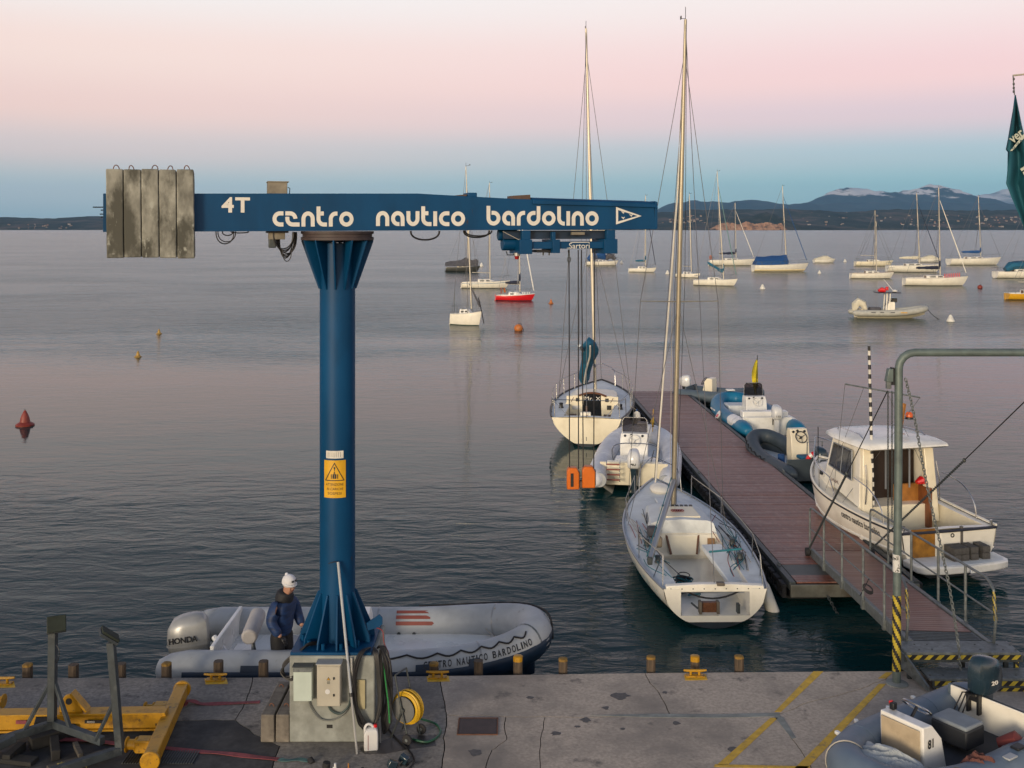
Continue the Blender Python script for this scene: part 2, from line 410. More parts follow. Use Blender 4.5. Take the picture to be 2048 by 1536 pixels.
def text(body, mat, parent, mw, size, name='lettering', fit=None, **kw):
    """mw: 4x4 placing matrix in the parent's space (letters in local XY); fit=(width,height) stretches to that size"""
    me = text_mesh(body, size, **kw)
    if fit:
        xs = [v.co.x for v in me.vertices]; ys = [v.co.y for v in me.vertices]
        sx = fit[0] / max(1e-6, max(xs) - min(xs)); sy = fit[1] / max(1e-6, max(ys) - min(ys))
        x0, y0 = min(xs), min(ys)
        for v in me.vertices: v.co.x = (v.co.x - x0) * sx; v.co.y = (v.co.y - y0) * sy
    me.transform(mw); me.materials.clear(); me.materials.append(mat)
    if len(body) <= 7:                   # short words: every letter a part of its own
        bm = bmesh.new(); bm.from_mesh(me); left = set(bm.faces); isl = []
        while left:
            st = [left.pop()]; grp = list(st)
            while st:
                f = st.pop()
                for v in f.verts:
                    for g in v.link_faces:
                        if g in left: left.remove(g); st.append(g); grp.append(g)
            isl.append(grp)
        for grp in isl:
            vs = list({v for f in grp for v in f.verts}); ix = {v: i for i, v in enumerate(vs)}
            m2 = bpy.data.meshes.new('letter'); m2.from_pydata([tuple(v.co) for v in vs], [], [[ix[v] for v in f.verts] for f in grp]); m2.materials.append(mat)
            o = bpy.data.objects.new('letter', m2); COL.objects.link(o); o.parent = parent
            if name == 'slewed': o.rotation_euler = (0, 0, SLEW)
        bm.free(); return o
    o = bpy.data.objects.new(name, me); COL.objects.link(o); o.parent = parent
    o['kind'] = 'stuff'
    return o

def frame(o, x, y):
    """placing matrix: origin, direction of reading, direction of up"""
    x, y = Vector(x).normalized(), Vector(y).normalized(); z = x.cross(y).normalized(); y = z.cross(x)
    m = Matrix((x, y, z)).transposed().to_4x4(); m.translation = Vector(o)
    return m

# =================================================================== THE SETTING
# ------------------------------------------------------------------ lake
def water_material():
    m = bpy.data.materials.new('lake_water'); m.use_nodes = True
    nt = m.node_tree; b = nt.nodes['Principled BSDF']
    b.inputs['Base Color'].default_value = (0.006, 0.040, 0.042, 1)
    b.inputs['Roughness'].default_value = 0.05
    b.inputs['IOR'].default_value = 1.15
    tc = node(nt, 'ShaderNodeTexCoord')
    def layer(sx, sy, rot, scale, detail):
        mp = node(nt, 'ShaderNodeMapping'); mp.inputs['Scale'].default_value = (sx, sy, 1); mp.inputs['Rotation'].default_value = (0, 0, rot)
        nt.links.new(tc.outputs['Object'], mp.inputs[0])
        n = node(nt, 'ShaderNodeTexNoise'); n.inputs['Scale'].default_value = scale; n.inputs['Detail'].default_value = detail; n.inputs['Roughness'].default_value = 0.55; n.inputs['Distortion'].default_value = 0.7
        nt.links.new(mp.outputs[0], n.inputs[0])
        return n.outputs[0]
    ripple = layer(0.55, 1.25, R(14), 2.1, 4.0)
    chop = layer(0.38, 0.95, R(-11), 0.8, 3.0)
    swell = layer(0.5, 1.0, R(31), 0.28, 2.0)
    patch = layer(0.5, 1.0, R(20), 0.05, 3.0)
    pr = node(nt, 'ShaderNodeMapRange'); pr.inputs[1].default_value = 0.35; pr.inputs[2].default_value = 0.65; pr.inputs[3].default_value = 0.35; pr.inputs[4].default_value = 1.25
    nt.links.new(patch, pr.inputs[0])
    h = mathn(nt, 'ADD', mathn(nt, 'ADD', mathn(nt, 'MULTIPLY', ripple, 0.5), mathn(nt, 'MULTIPLY', chop, 0.75)), mathn(nt, 'MULTIPLY', swell, 0.8))
    h = mathn(nt, 'MULTIPLY', h, pr.outputs[0])
    # the open lake beyond the sheltered bay is ruffled by the breeze
    spx = node(nt, 'ShaderNodeSeparateXYZ'); nt.links.new(tc.outputs['Object'], spx.inputs[0])
    lane = layer(0.3, 1.0, R(4), 0.035, 3.0)
    yy = mathn(nt, 'ADD', spx.outputs['Y'], mathn(nt, 'MULTIPLY', lane, 60.0))
    wr_ = node(nt, 'ShaderNodeMapRange'); wr_.interpolation_type = 'SMOOTHSTEP'
    wr_.inputs[1].default_value = 84.0; wr_.inputs[2].default_value = 112.0
    nt.links.new(yy, wr_.inputs[0])
    calm = node(nt, 'ShaderNodeMapRange'); calm.interpolation_type = 'SMOOTHSTEP'
    calm.inputs[1].default_value = 44.0; calm.inputs[2].default_value = 66.0; calm.inputs[3].default_value = 1.0; calm.inputs[4].default_value = 0.27
    nt.links.new(yy, calm.inputs[0])
    h = mathn(nt, 'MULTIPLY', h, mathn(nt, 'ADD', mathn(nt, 'MULTIPLY', wr_.outputs[0], 1.3), calm.outputs[0]))
    nt.links.new(mathn(nt, 'ADD', mathn(nt, 'MULTIPLY', wr_.outputs[0], 0.13), 0.05), b.inputs['Roughness'])
    bp = node(nt, 'ShaderNodeBump'); bp.inputs['Strength'].default_value = 1.0; bp.inputs['Distance'].default_value = 0.10
    nt.links.new(h, bp.inputs['Height']); nt.links.new(bp.outputs[0], b.inputs['Normal'])
    return m

water = MB()
ys = [8, 40, 120, 400, 1200, 4000, 9600]
xs = [-9000, -2000, -300, 0, 300, 2000, 9000]
water.add([(x, y, 0) for y in ys for x in xs], [(j * 7 + i, j * 7 + i + 1, j * 7 + i + 8, j * 7 + i + 7) for j in range(6) for i in range(6)])
tag(water.build('water', water_material(), smooth=0), kind='structure')

# ------------------------------------------------------------------ far shore, hills and mountains
def hill_material(name, stops, scale, snow=None, snow_z=(0, 1)):
    m = bpy.data.materials.new(name); m.use_nodes = True
    nt = m.node_tree; b = nt.nodes['Principled BSDF']; b.inputs['Roughness'].default_value = 0.95; b.inputs['Specular IOR Level'].default_value = 0.1
    tc = node(nt, 'ShaderNodeTexCoord'); mp = node(nt, 'ShaderNodeMapping'); mp.inputs['Scale'].default_value = (1, 0.35, 2.5)
    nt.links.new(tc.outputs['Object'], mp.inputs[0])
    n = node(nt, 'ShaderNodeTexNoise'); n.inputs['Scale'].default_value = scale; n.inputs['Detail'].default_value = 9; n.inputs['Roughness'].default_value = 0.62
    nt.links.new(mp.outputs[0], n.inputs[0])
    r_ = ramp(nt, stops, 'LINEAR'); nt.links.new(n.outputs[0], r_.inputs[0])
    out = r_.outputs[0]
    if snow:
        n2 = node(nt, 'ShaderNodeTexNoise'); n2.inputs['Scale'].default_value = snow[0]; n2.inputs['Detail'].default_value = 7; n2.inputs['Roughness'].default_value = 0.6
        nt.links.new(mp.outputs[0], n2.inputs[0])
        sp = node(nt, 'ShaderNodeSeparateXYZ'); nt.links.new(tc.outputs['Object'], sp.inputs[0])
        mrz = node(nt, 'ShaderNodeMapRange'); mrz.inputs[1].default_value = snow_z[0]; mrz.inputs[2].default_value = snow_z[1]
        nt.links.new(sp.outputs['Z'], mrz.inputs[0])
        f = mathn(nt, 'MULTIPLY', mrz.outputs[0], n2.outputs[0])
        r2 = ramp(nt, [(snow[1], (0, 0, 0)), (snow[2], (1, 1, 1))], 'LINEAR'); nt.links.new(f, r2.inputs[0])
        mx = node(nt, 'ShaderNodeMix', data_type='RGBA')
        nt.links.new(r2.outputs[0], mx.inputs[0]); nt.links.new(out, mx.inputs[6]); mx.inputs[7].default_value = (0.75, 0.72, 0.72, 1)
        out = mx.outputs[2]
    nt.links.new(out, b.inputs['Base Color'])
    return m

def profile(pts, px):
    for (x0, y0), (x1, y1) in zip(pts, pts[1:]):
        if x0 <= px <= x1:
            t = (px - x0) / (x1 - x0); t = t * t * (3 - 2 * t) * 0.5 + t * 0.5
            return y0 + (y1 - y0) * t
    return pts[0][1] if px < pts[0][0] else pts[-1][1]

class Ridge:
    def __init__(s, pts, yf, yc, yb, rough, seed, ns, power=0.8):
        s.pts, s.yf, s.yc, s.yb, s.rough, s.seed, s.ns, s.power = pts, yf, yc, yb, rough, seed, ns, power
    def z(s, x, y):
        px = 1024 + x * FPX / s.yc
        crest = 7.2 + (HORIZON - profile(s.pts, px)) * s.yc / FPX
        t = (y - s.yf) / (s.yc - s.yf)
        if t > 1: t = max(0.0, 1 - (y - s.yc) / (s.yb - s.yc))
        base = max(0, t) ** s.power
        nz = noise.fractal(Vector((x / s.ns, y / s.ns * 0.8, s.seed)), 0.9, 2.1, 6)
        nz = nz * 0.6 - 0.9 * abs(noise.fractal(Vector((x / s.ns * 2.2, y / s.ns * 0.5, s.seed + 9)), 0.8, 2.2, 4)) + 0.25
        nf = noise.fractal(Vector((x / s.ns * 9, y / s.ns * 9, s.seed)), 0.9, 2.1, 3)
        damp = 0.25 + 0.75 * (1 - abs(2 * min(t, 1) - 1))
        return max(-2.0 if t <= 0 else 0.5, crest * base * (1 + s.rough * nz * damp) + crest * 0.06 * nf * min(1, t * 6))
    def build(s, name, mat, x0, x1, nx, ny):
        mb = MB(); vs = []
        for j in range(ny + 1):
            t = j / ny
            y = s.yf + (s.yb - s.yf) * t
            for i in range(nx + 1):
                x = (x0 + (x1 - x0) * i / nx - 1024) * s.yc / FPX
                yy = y + (120 * noise.noise(Vector((x / 900, j * 0.3, s.seed))) if j else 180 * noise.noise(Vector((x / 1400, 3, s.seed))))
                vs.append((x, yy, s.z(x, yy) if j else -2.0))
        mb.add(vs, [(j * (nx + 1) + i, j * (nx + 1) + i + 1, (j + 1) * (nx + 1) + i + 1, (j + 1) * (nx + 1) + i) for j in range(ny) for i in range(nx)])
        return tag(mb.build(name, mat, smooth=60), kind='structure')

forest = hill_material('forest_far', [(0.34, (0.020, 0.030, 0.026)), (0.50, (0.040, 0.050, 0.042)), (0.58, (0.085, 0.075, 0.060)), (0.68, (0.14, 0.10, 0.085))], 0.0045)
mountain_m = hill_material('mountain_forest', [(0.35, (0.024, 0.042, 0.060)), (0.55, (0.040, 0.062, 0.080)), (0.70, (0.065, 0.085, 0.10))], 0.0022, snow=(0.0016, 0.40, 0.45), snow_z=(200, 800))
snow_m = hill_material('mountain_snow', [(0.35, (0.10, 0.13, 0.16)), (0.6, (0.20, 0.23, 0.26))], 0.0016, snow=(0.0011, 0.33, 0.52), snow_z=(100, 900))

shore = Ridge([(-900, 441), (-300, 438), (0, 434), (90, 437), (200, 433), (400, 439), (800, 440), (1150, 436), (1320, 424), (1400, 418), (1480, 421), (1560, 419), (1680, 424), (1800, 419), (1900, 421), (2048, 418), (2300, 422), (2900, 432)],
              7400, 9800, 11500, 0.35, 3.1, 900)
shore.build('shore_hills', forest, -900, 2900, 420, 34)
mid = Ridge([(-900, 452), (900, 452), (1180, 440), (1300, 421), (1345, 406), (1400, 400), (1450, 402), (1500, 400), (1560, 408), (1620, 405), (1700, 404), (1900, 406), (2200, 412), (2900, 440)], 15000, 18500, 21000, 0.3, 8.4, 1800)
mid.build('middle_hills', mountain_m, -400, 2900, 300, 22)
peaks = Ridge([(1200, 452), (1500, 440), (1600, 410), (1645, 391), (1690, 377), (1725, 375), (1790, 384), (1830, 377), (1868, 366), (1892, 370), (1935, 390), (1990, 404), (2060, 414), (2300, 425), (2900, 445)], 17500, 21500, 25000, 0.28, 5.7, 2600)
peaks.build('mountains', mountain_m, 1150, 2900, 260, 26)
snowy = Ridge([(1300, 455), (1700, 430), (1900, 404), (1960, 390), (1990, 386), (2012, 378), (2045, 386), (2090, 372), (2150, 382), (2300, 400), (2900, 430)], 26000, 31000, 36000, 0.3, 1.9, 3200)
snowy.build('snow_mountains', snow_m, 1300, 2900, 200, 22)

# the knoll with its bare sandy cliff
knoll = Ridge([(1250, 456), (1395, 452), (1430, 444), (1475, 437), (1510, 430), (1535, 424), (1552, 430), (1568, 441), (1600, 450), (1720, 456)], 6550, 7000, 7500, 0.2, 2.2, 300, 0.7)
knoll.build('knoll', forest, 1250, 1720, 140, 14)
cl = MB(); vs = []; NX, NZ = 150, 8
for j in range(NZ + 1):
    for i in range(NX + 1):
        px = 1416 + 154 * i / NX; x = (px - 1024) * 6600 / FPX
        env = min(1, i / 26, (NX - i) / 10)
        env = env * (0.72 + 0.28 * noise.noise(Vector((x / 60, 7, 0))) + 0.12 * noise.noise(Vector((x / 14, 9, 0))))
        top = 7 + 52 * max(0.05, env)
        t = j / NZ
        y = 6500 + 70 * t + 38 * noise.fractal(Vector((x / 30, t * 0.6, 4.0)), 0.9, 2.0, 4) * (0.3 + 0.7 * (1 - t))
        vs.append((x, y, -1 + (top + 1) * t))
cl.add(vs, [(j * (NX + 1) + i, j * (NX + 1) + i + 1, (j + 1) * (NX + 1) + i + 1, (j + 1) * (NX + 1) + i) for j in range(NZ) for i in range(NX)])
cliff_m = hill_material('cliff_sandstone', [(0.36, (0.06, 0.055, 0.045)), (0.45, (0.36, 0.20, 0.12)), (0.70, (0.55, 0.34, 0.22))], 0.02)
tag(cl.build('cliff', cliff_m, smooth=30), kind='structure')

# villages: each house a thing of its own
def house_mesh(w, d, h, wall, roof, name):
    mb = MB()
    mb.box((0, 0, h / 2 - 2), (w, d, h + 4))
    o1 = mb.build('wall', wall, smooth=0)
    rf = MB(); e = 0.8
    rf.extrude([(-w / 2 - e, -d / 2 - e, h), (-w / 2 - e, d / 2 + e, h), (-w / 2 - e, 0, h + d * 0.28)], (w + 2 * e, 0, 0))
    o2 = rf.build('roof', roof, smooth=0)
    return o1, o2
wall_cream = M('house_cream', (0.27, 0.22, 0.17), 0.9); wall_salmon = M('house_salmon', (0.24, 0.15, 0.11), 0.9); wall_white = M('house_white', (0.38, 0.35, 0.32), 0.9)
roof_tile = M('house_roof', (0.22, 0.11, 0.08), 0.9)
HOUSES = []
for wdt, dpt, hgt, wm in ((20, 13, 8, wall_cream), (13, 11, 9, wall_salmon), (28, 13, 8, wall_white)):
    t = thing('far_house', None, None)
    for o in house_mesh(wdt, dpt, hgt, wm, roof_tile, 'house'): o.parent = t
    HOUSES.append(t)
hused = [False] * 3
def place_house(x, y, label, group, rs):
    k = rs.choice((0, 0, 1, 2)); src = HOUSES[k]
    h = src if not hused[k] else copy_tree(src)
    hused[k] = True
    h.location = (x, y, shore.z(x, y) - 0.5); h.rotation_euler = (0, 0, rs.uniform(-0.8, 0.8)); k2 = rs.uniform(0.45, 0.95); h.scale = (k2 * rs.uniform(0.7, 1.1), k2, k2 * rs.uniform(0.8, 1.3))
    tag(h, label, 'house', group)
rs = random.Random(11)
for n, (pa, pb, ya, yb), label, group in (
        (46, (1318, 1412, 7950, 8900), 'tiny pale house in the hillside village above the water left of the sandy cliff', 'houses of the village left of the cliff'),
        (64, (1800, 2046, 7560, 8700), 'tiny pale house on the far right shore behind the moored sailing boats', 'houses on the far right shore'),
        (22, (1590, 1790, 7700, 9300), 'tiny pale house on the far slope between the cliff and the tall masts', 'houses on the far middle slope'),
        (18, (14, 150, 7520, 8200), 'tiny pale house on the far left shore', 'houses on the far left shore')):
    for _ in range(n):
        y = ya + (yb - ya) * rs.random() ** 1.6
        px = pa + (pb - pa) * (rs.random() + rs.random()) / 2 if n == 46 else rs.uniform(pa, pb)
        place_house((px - 1024) * y / FPX, y, label, group, rs)

# ------------------------------------------------------------------ quay: cracked slabs on a solid base
QZ = 0.9
def q(px, py, z=QZ): return ground_at(px, py, z)
NODES = {'E0': (-260, 1357), 'E1': (505, 1355), 'E2': (880, 1352), 'E3': (1290, 1346), 'E5': (1785, 1342), 'E6': (2330, 1338),
         'L0': (-280, 1440), 'L1': (470, 1440), 'L2': (560, 1492), 'L3': (520, 1640), 'B0': (-300, 1640),
         'M0': (893, 1430), 'M1': (1012, 1434), 'M2': (1090, 1433), 'M3': (1340, 1431), 'M4': (1552, 1430), 'M5': (1772, 1358),
         'C1': (1014, 1478), 'C2': (984, 1500), 'B2': (893, 1640), 'B3': (962, 1640), 'B4': (1083, 1640), 'B5': (1690, 1640), 'B6': (2380, 1640)}
NODES = {k: q(*v) for k, v in NODES.items()}
EDGES = {}
def edge_pts(a, b):
    key = tuple(sorted((a, b)))
    if key not in EDGES:
        p0, p1 = NODES[key[0]], NODES[key[1]]
        straight = key[0][0] == 'E' and key[1][0] == 'E' or (key[0][0] == 'B' and key[1][0] == 'B')
        pts = [p0, p1]
        if not straight:
            r_ = random.Random(hash(key[0]) % 7 + len(key[1]) + sum(map(ord, key[0] + key[1])))
            amp = 0.055
            for lv in range(5):
                new = []
                for u, w in zip(pts, pts[1:]):
                    d = w - u; nrm = Vector((-d.y, d.x, 0)).normalized()
                    new += [u, u.lerp(w, 0.5) + nrm * r_.uniform(-1, 1) * amp * min(1.0, d.length)]
                pts = new + [pts[-1]]; amp *= 0.85
        EDGES[key] = pts
    pts = EDGES[key]
    return pts if key[0] == a else pts[::-1]

quay_base = MB()
ea, eb = NODES['E0'], NODES['E6']
quay_base.prism([(ea.x - 40, ea.y - 0.7), (eb.x + 40, eb.y + 0.7), (60, -40), (-60, -40)], -2.0, QZ - 0.045)
quay = tag(quay_base.build('quay', crack_dark, smooth=0), kind='structure')
def slab(nodes, mat, gap=0.007):
    pts = []
    for a, b in zip(nodes, nodes[1:] + nodes[:1]): pts += edge_pts(a, b)[:-1]
    n = len(pts)
    area = sum(pts[i].x * pts[(i + 1) % n].y - pts[(i + 1) % n].x * pts[i].y for i in range(n))
    sg = 1 if area > 0 else -1
    ins = []
    for i in range(n):
        d1 = (pts[i] - pts[i - 1]).normalized(); d2 = (pts[(i + 1) % n] - pts[i]).normalized()
        nn = Vector((-(d1 + d2).y, (d1 + d2).x, 0))
        nn = nn.normalized() if nn.length > 0.2 else Vector((-d1.y, d1.x, 0))
        ins.append(pts[i] + nn * gap * sg)
    MB_ = MB(); MB_.prism(ins, QZ - 0.045, QZ)
    o = MB_.build('slab', mat, quay, smooth=0)
    return o
slab(['E0', 'E1', 'L1', 'L0'], conc_quay2)
slab(['L0', 'L1', 'L2', 'L3', 'B0'], asphalt)
slab(['E1', 'E2', 'M0', 'B2', 'L3', 'L2', 'L1'], conc_quay2)
slab(['E2', 'E3', 'M3', 'M2', 'M1', 'M0'], conc_quay)
slab(['E3', 'E5', 'M5', 'M4', 'M3'], conc_quay)
slab(['M0', 'M1', 'C1', 'C2', 'B3', 'B2'], conc_quay)
slab(['M1', 'M2', 'B4', 'B3', 'C2', 'C1'], conc_quay, 0.005)
slab(['M2', 'M3', 'M4', 'B5', 'B4'], conc_quay, 0.005)
slab(['M4', 'M5', 'E5', 'E6', 'B6', 'B5'], conc_quay)
apron = MB(); b0, b6 = NODES['B0'], NODES['B6']
apron.prism([(-60, b0.y - 0.02), (60, b6.y - 0.02), (60, -39), (-60, -39)], QZ - 0.045, QZ)
apron.build('apron', asphalt, quay, smooth=0)

# pale repair mortar along the joint, a thin skim
for pts in ([(1180, 1431), (1300, 1428), (1430, 1429), (1556, 1426), (1562, 1433), (1440, 1436), (1300, 1435)], [(1548, 1433), (1566, 1434), (1592, 1476), (1584, 1478)]):
    mo = MB(); mo.prism([q(*p)[:2] for p in pts], QZ + 0.0005, QZ + 0.004); mo.build('mortar', conc_pale, quay, smooth=0)

# painted lines and the yellow patches under the cleats
def paint(name, pts, z=QZ + 0.004):
    mb = MB(); mb.prism([q(*p)[:2] for p in pts], QZ + 0.0012, z)
    return mb.build(name, paint_yellow, quay, smooth=0)
for pts in ([(1627, 1343), (1647, 1343), (1562, 1424), (1549, 1424)], [(1541, 1436), (1556, 1436), (1456, 1530), (1434, 1530)],
            [(1758, 1368), (1772, 1368), (1612, 1540), (1586, 1540)], [(1772, 1345), (1786, 1345), (1772, 1357), (1756, 1357)],
            [(1430, 1529), (1620, 1533), (1620, 1538), (1428, 1534)]):
    paint('painted_line', pts)
cleat_spots = [(875, 1352, 'yellow mooring cleat on a painted patch right of the hose reel'), (1390, 1349, 'yellow mooring cleat on a painted patch near the right quay piles'),
               (431, 1357, 'yellow mooring cleat on the quay edge beside the yellow spreader beam'), (6, 1364, 'rusty yellow mooring cleat at the far left quay edge')]
for cx, cy, label in cleat_spots:
    paint('painted_patch', [(cx - 22, cy + 1), (cx + 22, cy), (cx + 25, cy + 11), (cx - 20, cy + 12)])
    p = q(cx, cy + 4)
    t = thing('mooring_cleat', label, 'cleat', (p.x, p.y, QZ + 0.004), group='yellow mooring cleats on the quay edge')
    mb = MB(); mb.box((0, 0, 0.01), (0.26, 0.10, 0.02)); mb.build('base_plate', steel_yellow, t, bevel=0.004)
    for s in (-1, 1):
        mb = MB(); mb.cyl((s * 0.06, 0, 0.02), (s * 0.06, 0, 0.075), 0.018); mb.build('stem', steel_yellow, t)
    mb = MB(); mb.tube([(-0.16, 0, 0.085), (-0.08, 0, 0.078), (0.08, 0, 0.078), (0.16, 0, 0.085)], [0.014, 0.02, 0.02, 0.014], 8); mb.build('horn', steel_yellow, t)

# oil and water spots
rs = random.Random(14)
for px, py, w in ((1172, 1440, 12), (1154, 1453, 6), (1112, 1467, 11), (1211, 1416, 8), (1352, 1446, 9), (1245, 1458, 5), (1470, 1500, 14), (1060, 1395, 7), (1330, 1385, 6), (950, 1505, 16), (1240, 1392, 18), (700, 1385, 16)):
    mb = MB(); mb.prism([q(px + w * math.cos(a) * rs.uniform(0.6, 1.25), py + w * 0.42 * math.sin(a) * rs.uniform(0.6, 1.25))[:2] for a in [2 * math.pi * k / 14 for k in range(14)]], QZ + 0.0006, QZ + 0.0022)
    mb.build('oil_stain', M('oil_dark', (0.075, 0.068, 0.062), 0.5, var=0.3, vs=20), quay, smooth=0)

# brown hatch cover
p = [q(917, 1438), (q(990, 1438)), q(996, 1469), q(916, 1469)]
c = (p[0] + p[2]) / 2
t = thing('hatch_cover', 'brown steel hatch cover let into the concrete quay', 'hatch cover', (c.x, c.y, QZ + 0.002))
hx, hy = 0.235, 0.205
mb = MB(); mb.box((0, 0, 0.004), (2 * hx, 2 * hy, 0.008)); mb.build('plate', M('hatch_brown', (0.060, 0.042, 0.040), 0.7, var=0.2, vs=8), t, bevel=0.003)
mb = MB()
for s in (-1, 1):
    mb.box((s * (hx + 0.012), 0, 0.005), (0.016, 2 * hy + 0.04, 0.012)); mb.box((0, s * (hy + 0.012), 0.0045), (2 * hx + 0.008, 0.016, 0.011))
mb.build('frame', rust, t)

# drain grating in the asphalt, lower left
a, b_ = q(255, 1497), q(392, 1536)
t = thing('drain_grating', 'dark drain grating in the asphalt below the spreader beam', 'grating', ((a.x + b_.x) / 2, (a.y + b_.y) / 2, QZ + 0.002))
gw, gd = 0.86, 0.30
mb = MB(); mb.box((0, 0, 0.001), (gw, gd, 0.003)); mb.build('pit', black_plastic, t)
for i in range(27):
    mb = MB() if i == 0 else None
    if i == 0:
        mb.box((0, 0, 0), (0.012, gd, 0.012)); bar0 = mb.build('bar', galv_dark, t, loc=(-gw / 2 + 0.02, 0, 0.010))
    else:
        o = bar0.copy(); COL.objects.link(o); o.parent = t; o.location = (-gw / 2 + 0.02 + i * 0.0315, 0, 0.010)

# ------------------------------------------------------------------ timber piles at the quay edge
edge_y = lambda x: ea.y + (eb.y - ea.y) * (x - ea.x) / (eb.x - ea.x)
piles = [(55, 1327, 1, 'leftmost'), (147, 1329, 0, ''), (242, 1327, 0, ''), (333, 1325, 1, ''), (437, 1322, 0, ''), (527, 1322, 0, ''), (868, 1325, 1, ''),
         (957, 1321, 0, ''), (1036, 1311, 2, ''), (1126, 1316, 1, ''), (1302, 1312, 1, ''), (1390, 1311, 2, ''), (1478, 1311, 1, '')]
pile_labels = ['leftmost timber pile at the quay edge, worn yellow top', 'second timber pile from the left, dark bare wood', 'timber pile just behind the right-hand grey cradle post',
               'timber pile in front of the grey outboard of the moored dinghy', 'timber pile behind the left yellow cleat by the spreader beam', 'timber pile left of the crane pedestal in front of the white tube',
               'timber pile behind the yellow cleat right of the hose reel', 'bare timber pile under the black lettering of the big inflatable', 'bright yellow-topped timber pile below the bow of the big inflatable',
               'lone timber pile right of the bow of the big inflatable', 'first of three timber piles right of the quay middle', 'yellow-topped timber pile behind the right yellow cleat', 'rightmost timber pile before the yellow floor lines']
for i, (px, py, yel, _) in enumerate(piles):
    y = edge_y((px - 1024) / FPX * 15) + 0.12
    top = at_depth(px, py, y)
    t = thing('timber_pile', pile_labels[i], 'pile', (top.x, y, -1.2), rz=random.uniform(-0.2, 0.2), group='timber piles along the quay edge')
    h = top.z + 1.2; w = 0.062
    mb = MB()
    oc = [(w, -w * .55), (w, w * .55), (w * .55, w), (-w * .55, w), (-w, w * .55), (-w, -w * .55), (-w * .55, -w), (w * .55, -w)]
    cap_h = 0.0 if not yel else (0.035 if yel == 1 else 0.075)
    mb.prism(oc, 0, h - cap_h); mb.build('post', timber_pile_m, t)
    if yel:
        mb = MB()
        mb.loft([[Vector((x, y_, h - cap_h)) for x, y_ in oc], [Vector((x, y_, h - 0.01)) for x, y_ in oc], [Vector((x * .8, y_ * .8, h)) for x, y_ in oc]])
        mb.build('painted_top', steel_yellow if yel == 2 else M('worn_yellow', (0.26, 0.15, 0.03), 0.8, var=0.3, vs=15), t)

# ------------------------------------------------------------------ floating pontoon
P0 = Vector((5.31, 20.05, 0)); P1 = Vector((4.77, 43.75, 0))
PL = (P1 - P0).length; PW = 2.48
pont = thing('pontoon', 'long floating pontoon with worn red-brown deck boards between the moored boats', 'pontoon', P0, math.atan2(P1.y - P0.y, P1.x - P0.x))
mb = MB(); mb.box((PL / 2, -PW / 2, 0.30), (PL, PW - 0.14, 0.18)); mb.build('frame_beam', galv_dark, pont)
for yy in (-0.05, -PW + 0.05):
    mb = MB(); mb.box((PL / 2, yy, 0.385), (PL + 0.02, 0.12, 0.16)); mb.build('edge_profile', galv_dark, pont, bevel=0.01)
rs = random.Random(5)
n = int((PL - 1.12) / 0.142); pl_me = {}
for i in range(n):
    x = 1.10 + i * 0.142 + 0.071
    k = (rs.random() < 0.4, ((i + 3) % 41) == 0)
    if k not in pl_me:
        mb = MB(); mb.box((0, 0, 0), (0.134 if not k[1] else 0.07, PW - 0.27, 0.028))
        o = mb.build('plank', deck_board2 if k[0] else deck_board, pont, bevel=0.004, seg=1); pl_me[k] = o
    else:
        o = pl_me[k].copy(); COL.objects.link(o)
    o.parent = pont; o.location = (x, -PW / 2, 0.436 + rs.uniform(-0.003, 0.003)); o.rotation_euler = (0, 0, rs.uniform(-0.002, 0.002))
mb = MB(); mb.box((0.74, -PW / 2, 0.437), (0.68, PW - 0.27, 0.022)); mb.build('metal_plate', M('plate_grey', (0.13, 0.135, 0.13), 0.6, metal=0.2, var=0.15, vs=4), pont, bevel=0.004)
for i in range(3):
    mb = MB(); mb.box((0.06 + i * 0.135 + 0.03, -PW / 2, 0.436), (0.128, PW - 0.27, 0.028)); mb.build('plank', deck_board, pont, bevel=0.004)
mb = MB(); mb.box((-0.03, -PW / 2, 0.30), (0.06, PW, 0.24)); mb.build('end_beam', M('end_beam_grey', (0.15, 0.15, 0.13), 0.6, metal=0.2, var=0.25, vs=4, col2=(0.09, 0.07, 0.05), ms=3), pont, bevel=0.01)
for i in range(8):
    for yy in (-0.45, -PW + 0.45):
        mb = MB(); mb.box((1.5 + i * 2.95, yy, 0.0), (2.2, 0.8, 0.42)); mb.build('float', rubber, pont, bevel=0.06)
# rubber fender blocks along both flanks
fb = None
for sgn, yy in ((1, 0.075), (-1, -PW - 0.075)):
    for i in range(62):
        if fb is None:
            mb = MB(); mb.box((0, 0, 0.08), (0.30, 0.10, 0.07)); mb.box((0, 0, -0.12), (0.30, 0.10, 0.07))
            mb.box((-0.11, 0.0, -0.02), (0.08, 0.08, 0.14)); mb.box((0.11, 0, -0.02), (0.08, 0.08, 0.14))
            o = fb = mb.build('fender_block', rubber, pont, bevel=0.012, seg=1)
        else:
            o = fb.copy(); COL.objects.link(o); o.parent = pont
        o.location = (0.25 + i * 0.378, yy, 0.27)
for i in (1, 9, 17, 23):
    for yy in (-0.06, -PW + 0.06):
        mb = MB(); mb.box((0, 0, 0.008), (0.16, 0.05, 0.014)); mb.cyl((-0.04, 0, 0.01), (-0.04, 0, 0.05), 0.012, n=8); mb.cyl((0.04, 0, 0.01), (0.04, 0, 0.05), 0.012, n=8)
        mb.cyl((-0.10, 0, 0.055), (0.10, 0, 0.055), 0.012, n=8); mb.build('deck_cleat', galv, pont, loc=(i, yy, 0.465))

